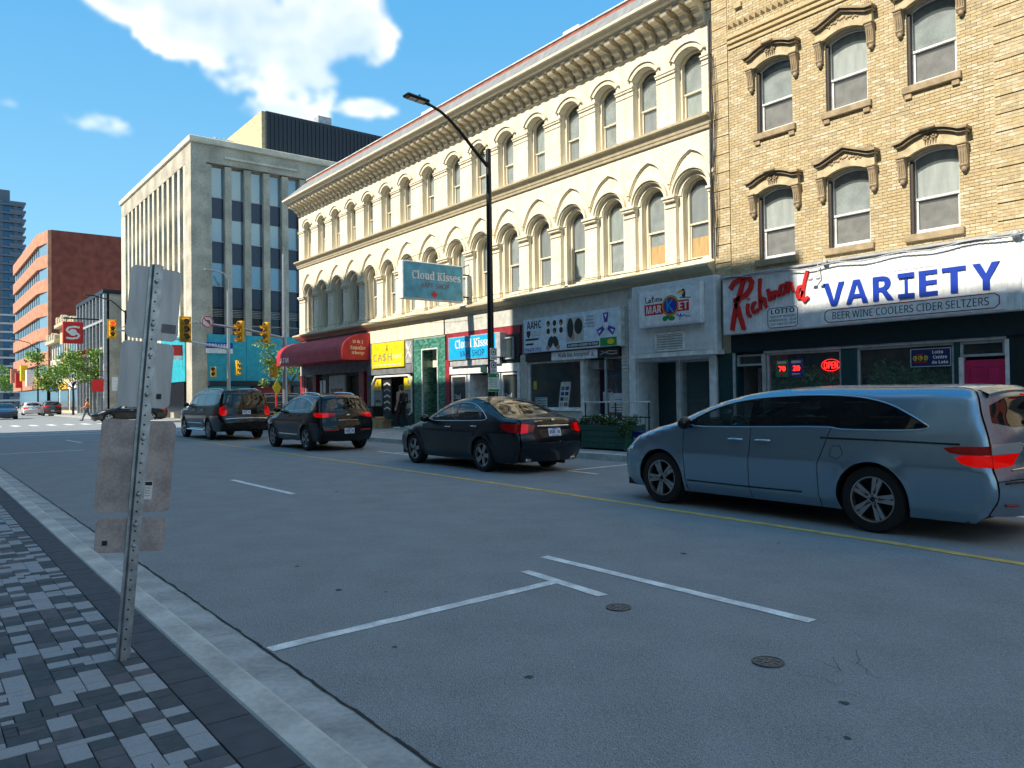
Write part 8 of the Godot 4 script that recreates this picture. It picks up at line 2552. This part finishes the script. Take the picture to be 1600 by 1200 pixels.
# ---------------------------------------------------------------- people
# distance to tapered capsules joined smoothly, meshed as a net of cells
func figure(bones: Array, cell: float, blend := 0.035) -> MB:
	var lo := Vector3(9, 9, 9); var hi := -lo
	for b in bones:
		for k in 2:
			var r: float = maxf(b[2], b[3]) + cell * 2.0
			lo = lo.min(b[k] - Vector3.ONE * r); hi = hi.max(b[k] + Vector3.ONE * r)
	var n := Vector3i((hi - lo) / cell) + Vector3i.ONE * 2
	var f := PackedFloat32Array(); f.resize(n.x * n.y * n.z); f.fill(1.0)
	for b in bones:
		var a: Vector3 = b[0]; var c: Vector3 = b[1]
		var ra: float = b[2]; var rb: float = b[3]
		var flat: Vector3 = b[4] if b.size() > 4 else Vector3.ONE
		var rm := maxf(ra, rb) + 0.09
		var l0 := Vector3i((a.min(c) - Vector3.ONE * rm - lo) / cell).clamp(Vector3i.ZERO, n - Vector3i.ONE)
		var h0 := Vector3i((a.max(c) + Vector3.ONE * rm - lo) / cell).clamp(Vector3i.ZERO, n - Vector3i.ONE)
		var ac := c - a
		var d2 := maxf(ac.length_squared(), 1e-9)
		for z in range(l0.z, h0.z + 1):
			for y in range(l0.y, h0.y + 1):
				for x in range(l0.x, h0.x + 1):
					var p := lo + Vector3(x, y, z) * cell
					var t := clampf((p - a).dot(ac) / d2, 0.0, 1.0)
					var d := ((p - a - ac * t) * flat).length() - lerpf(ra, rb, t)
					var k := (z * n.y + y) * n.x + x
					var e := f[k]
					var h := maxf(blend - absf(e - d), 0.0) / blend
					f[k] = minf(e, d) - h * h * blend * 0.25
	var mb := MB.new()
	var vert := {}
	var offs := [Vector3i(0, 0, 0), Vector3i(1, 0, 0), Vector3i(0, 1, 0), Vector3i(1, 1, 0), Vector3i(0, 0, 1), Vector3i(1, 0, 1), Vector3i(0, 1, 1), Vector3i(1, 1, 1)]
	var edges := [[0, 1], [2, 3], [4, 5], [6, 7], [0, 2], [1, 3], [4, 6], [5, 7], [0, 4], [1, 5], [2, 6], [3, 7]]
	for z in n.z - 1:
		for y in n.y - 1:
			for x in n.x - 1:
				var v: Array[float] = []
				var inn := 0
				for o in offs:
					var q := f[((z + o.z) * n.y + y + o.y) * n.x + x + o.x]
					v.append(q)
					if q < 0.0: inn += 1
				if inn == 0 or inn == 8: continue
				var acc := Vector3.ZERO; var cnt := 0
				for e in edges:
					if (v[e[0]] < 0.0) != (v[e[1]] < 0.0):
						acc += Vector3(offs[e[0]]).lerp(Vector3(offs[e[1]]), v[e[0]] / (v[e[0]] - v[e[1]])); cnt += 1
				var g := Vector3(v[1] + v[3] + v[5] + v[7] - v[0] - v[2] - v[4] - v[6], v[2] + v[3] + v[6] + v[7] - v[0] - v[1] - v[4] - v[5], v[4] + v[5] + v[6] + v[7] - v[0] - v[1] - v[2] - v[3])
				vert[(z * n.y + y) * n.x + x] = [lo + (Vector3(x, y, z) + acc / cnt) * cell, g.normalized()]
	var st := [1, n.x, n.x * n.y]
	for z in range(1, n.z - 1):
		for y in range(1, n.y - 1):
			for x in range(1, n.x - 1):
				var k := (z * n.y + y) * n.x + x
				for ax in 3:
					if (f[k] < 0.0) == (f[k + st[ax]] < 0.0): continue
					var u: int = st[(ax + 1) % 3]; var w: int = st[(ax + 2) % 3]
					if not (vert.has(k) and vert.has(k - u) and vert.has(k - w) and vert.has(k - u - w)): continue
					var a: Array = vert[k]; var b: Array = vert[k - u]; var c: Array = vert[k - u - w]; var d: Array = vert[k - w]
					mb.tri(a[0], b[0], c[0], a[1], b[1], c[1])
					mb.tri(a[0], c[0], d[0], a[1], c[1], d[1])
	return mb
func hand(side: float, wrist: Vector3, down: Vector3, front: Vector3) -> Array:
	# palm, four slightly curled fingers and a thumb
	var out := front.cross(down).normalized()
	var b: Array = []
	var palm := wrist + down * 0.085
	b.append([wrist, palm, 0.024, 0.03])
	for k in 4:
		var base := palm + front * (0.028 - k * 0.019)
		var l: float = [0.036, 0.041, 0.038, 0.03][k]
		b.append([base, base + down * l, 0.0105, 0.0095])
		b.append([base + down * l, base + down * l * 1.8 - out * side * 0.02, 0.0095, 0.008])
	b.append([wrist + down * 0.03 + front * 0.02, wrist + down * 0.07 + front * 0.05, 0.012, 0.0105])
	b.append([wrist + down * 0.07 + front * 0.05, wrist + down * 0.1 + front * 0.052, 0.0105, 0.009])
	return b

# joints are given for someone facing -z
func person(called_label: String, at: Vector3, turn: float, j: Dictionary, cl: Dictionary) -> void:
	var t := thing("person", called_label, "person", at, "", turn)
	var body: Array = [[j.hip, j.waist, 0.135, 0.12, Vector3(0.85, 1, 1.15)], [j.waist, j.chest, 0.12, 0.135, Vector3(0.8, 1, 1.15)], [j.chest, j.neck, 0.12, 0.055], [j.neck, j.head - Vector3(0, 0.06, 0), 0.055, 0.05],
		[j.head - Vector3(0, 0.06, 0.02), j.head + Vector3(0, 0.05, 0.0), 0.068, 0.088], [j.head + Vector3(0, -0.02, -0.09), j.head + Vector3(0, -0.035, -0.1), 0.012, 0.014], [j.head + Vector3(-0.08, -0.01, 0.01), j.head + Vector3(-0.085, -0.03, 0.015), 0.012, 0.012], [j.head + Vector3(0.08, -0.01, 0.01), j.head + Vector3(0.085, -0.03, 0.015), 0.012, 0.012]]
	var top: Array = [[j.hip + Vector3(0, 0.05, 0), j.waist, 0.145, 0.135, Vector3(0.85, 1, 1.1)], [j.waist, j.chest, 0.135, 0.155, Vector3(0.8, 1, 1.1)], [j.chest + Vector3(-0.12, 0.06, 0), j.chest + Vector3(0.12, 0.06, 0), 0.075, 0.075], [j.chest, j.neck - Vector3(0, 0.05, 0), 0.13, 0.07]]
	var legs: Array = [[j.hip, j.hip + Vector3(0, 0.06, 0), 0.15, 0.145, Vector3(0.85, 1, 1.05)]]
	var shoes: Array = []
	for s in ["l", "r"]:
		var sg := -1.0 if s == "l" else 1.0
		body.append([j.chest + Vector3(sg * 0.06, 0.06, 0), j["sh" + s], 0.085, 0.062])
		body.append([j["sh" + s], j["el" + s], 0.058, 0.042]); body.append([j["el" + s], j["wr" + s], 0.042, 0.028])
		var dn: Vector3 = (j["wr" + s] - j["el" + s]).normalized()
		body.append_array(hand(sg, j["wr" + s], dn, (Vector3(0, 0, -1) - dn * dn.dot(Vector3(0, 0, -1))).normalized()))
		var hp: Vector3 = j.hip + Vector3(sg * 0.085, -0.03, 0)
		body.append([hp, j["kn" + s], 0.088, 0.055]); body.append([j["kn" + s], j["an" + s], 0.058, 0.036])
		body.append([j["an" + s], j["an" + s] + Vector3(0, -0.05, -0.12), 0.036, 0.03])
		legs.append([hp, j["kn" + s], 0.1, 0.072]); legs.append([j["kn" + s], j["an" + s] + Vector3(0, 0.03, 0), 0.072, 0.058])
		var toe: Vector3 = j.get("toe" + s, j["an" + s] + Vector3(0, -0.045, -0.17))
		shoes.append([j["an" + s] + Vector3(0, -0.03, 0.03), j["an" + s] + Vector3(0, 0.0, 0), 0.05, 0.045]); shoes.append([j["an" + s] + Vector3(0, -0.045, 0.04), toe, 0.045, 0.04])
		if cl.sleeves: top.append([j["sh" + s], j["el" + s], 0.075, 0.06]); top.append([j["el" + s], j["wr" + s], 0.06, 0.045])
	put(figure(body, 0.016).mesh(), "body", M.skin, t)
	put(figure(top, 0.022).mesh(), "top", M[cl.top], t)
	put(figure(legs, 0.022).mesh(), "trousers", M[cl.legs], t)
	put(figure(shoes, 0.018, 0.02).mesh(), "shoes", M[cl.shoes], t)
	put(figure([[j.head + Vector3(0, 0.035, 0.015), j.head + Vector3(0, 0.06, 0.02), 0.097, 0.09], [j.head + Vector3(0, 0.0, 0.05), j.head + Vector3(0, -0.06, 0.06), 0.07, 0.05]], 0.018, 0.03).mesh(), "hair", M.hair, t)
	var ey := MB.new()
	for s in [-0.032, 0.032]: ey.ball(j.head + Vector3(s, 0.0, -0.079), Vector3(0.011, 0.008, 0.006), 8)
	ey.ball(j.head + Vector3(0, -0.075, -0.082), Vector3(0.022, 0.005, 0.006), 8)
	put(ey.mesh(), "face_features", M.hair, t)
	if cl.pack:
		var b := thing("backpack", "black backpack with pale straps on the walker's back", "backpack", at + Basis(Vector3.UP, turn) * (j.chest + Vector3(0, -0.08, 0.19)), "", turn)
		var pm := MB.new(); pm.cbox(Vector3.ZERO, Vector3(0.3, 0.44, 0.16), 0.05); pm.cbox(Vector3(0, -0.08, 0.1), Vector3(0.22, 0.2, 0.07), 0.03)
		put(pm.mesh(), "bag", M.black, b)
		var sm := MB.new()
		for s in [-0.1, 0.1]: sm.tube([Vector3(s, 0.2, -0.06), Vector3(s, 0.27, -0.17), Vector3(s, 0.2, -0.34), Vector3(s, 0.0, -0.36), Vector3(s * 1.3, -0.15, -0.2), Vector3(s * 1.2, -0.17, -0.06)], 0.02, 6)
		for s in [-0.06, 0.06]: sm.box(Vector3(s, -0.08, 0.137), Vector3(0.02, 0.1, 0.004))
		put(sm.mesh(), "strap", M.frame_grey, b)

func build_people() -> void:
	mat("hair", lin(0.02, 0.014, 0.01), 0.6)
	mat("shirt_orange", lin(0.62, 0.2, 0.07), 0.85)
	mat("denim", lin(0.09, 0.1, 0.12), 0.9)
	mat("leggings", lin(0.012, 0.012, 0.014), 0.85)
	var w := {"hip": Vector3(0, 0.95, 0), "waist": Vector3(0, 1.1, 0), "chest": Vector3(0, 1.3, -0.01), "neck": Vector3(0, 1.47, 0), "head": Vector3(0, 1.6, -0.03),
		"shl": Vector3(-0.18, 1.39, 0), "shr": Vector3(0.18, 1.39, 0), "ell": Vector3(-0.25, 1.12, 0.06), "elr": Vector3(0.25, 1.13, 0.03), "wrl": Vector3(-0.26, 0.89, -0.02), "wrr": Vector3(0.3, 0.9, -0.03),
		"knl": Vector3(-0.09, 0.5, -0.14), "knr": Vector3(0.09, 0.5, 0.02), "anl": Vector3(-0.09, 0.09, -0.13), "anr": Vector3(0.09, 0.13, 0.26)}
	person("walker in a black vest and leggings heading past the cash shop", Vector3(15.2, 0.27, -26.35), deg_to_rad(12), w, {"top": "black", "legs": "leggings", "shoes": "frame_white", "sleeves": false, "pack": true})
	var c := {"hip": Vector3(0, 0.96, 0), "waist": Vector3(0, 1.11, 0), "chest": Vector3(0, 1.32, -0.02), "neck": Vector3(0, 1.49, -0.01), "head": Vector3(0, 1.62, -0.04),
		"shl": Vector3(-0.19, 1.41, 0), "shr": Vector3(0.19, 1.41, 0), "ell": Vector3(-0.24, 1.14, -0.12), "elr": Vector3(0.24, 1.14, 0.1), "wrl": Vector3(-0.2, 1.02, -0.34), "wrr": Vector3(0.24, 0.9, 0.02),
		"knl": Vector3(-0.09, 0.52, -0.2), "knr": Vector3(0.09, 0.5, 0.1), "anl": Vector3(-0.09, 0.1, -0.34), "anr": Vector3(0.09, 0.14, 0.42)}
	person("pedestrian in an orange top and dark trousers striding over the crossing", Vector3(11.2, 0.0, -69.0), deg_to_rad(78), c, {"top": "shirt_orange", "legs": "denim", "shoes": "black", "sleeves": true, "pack": false})
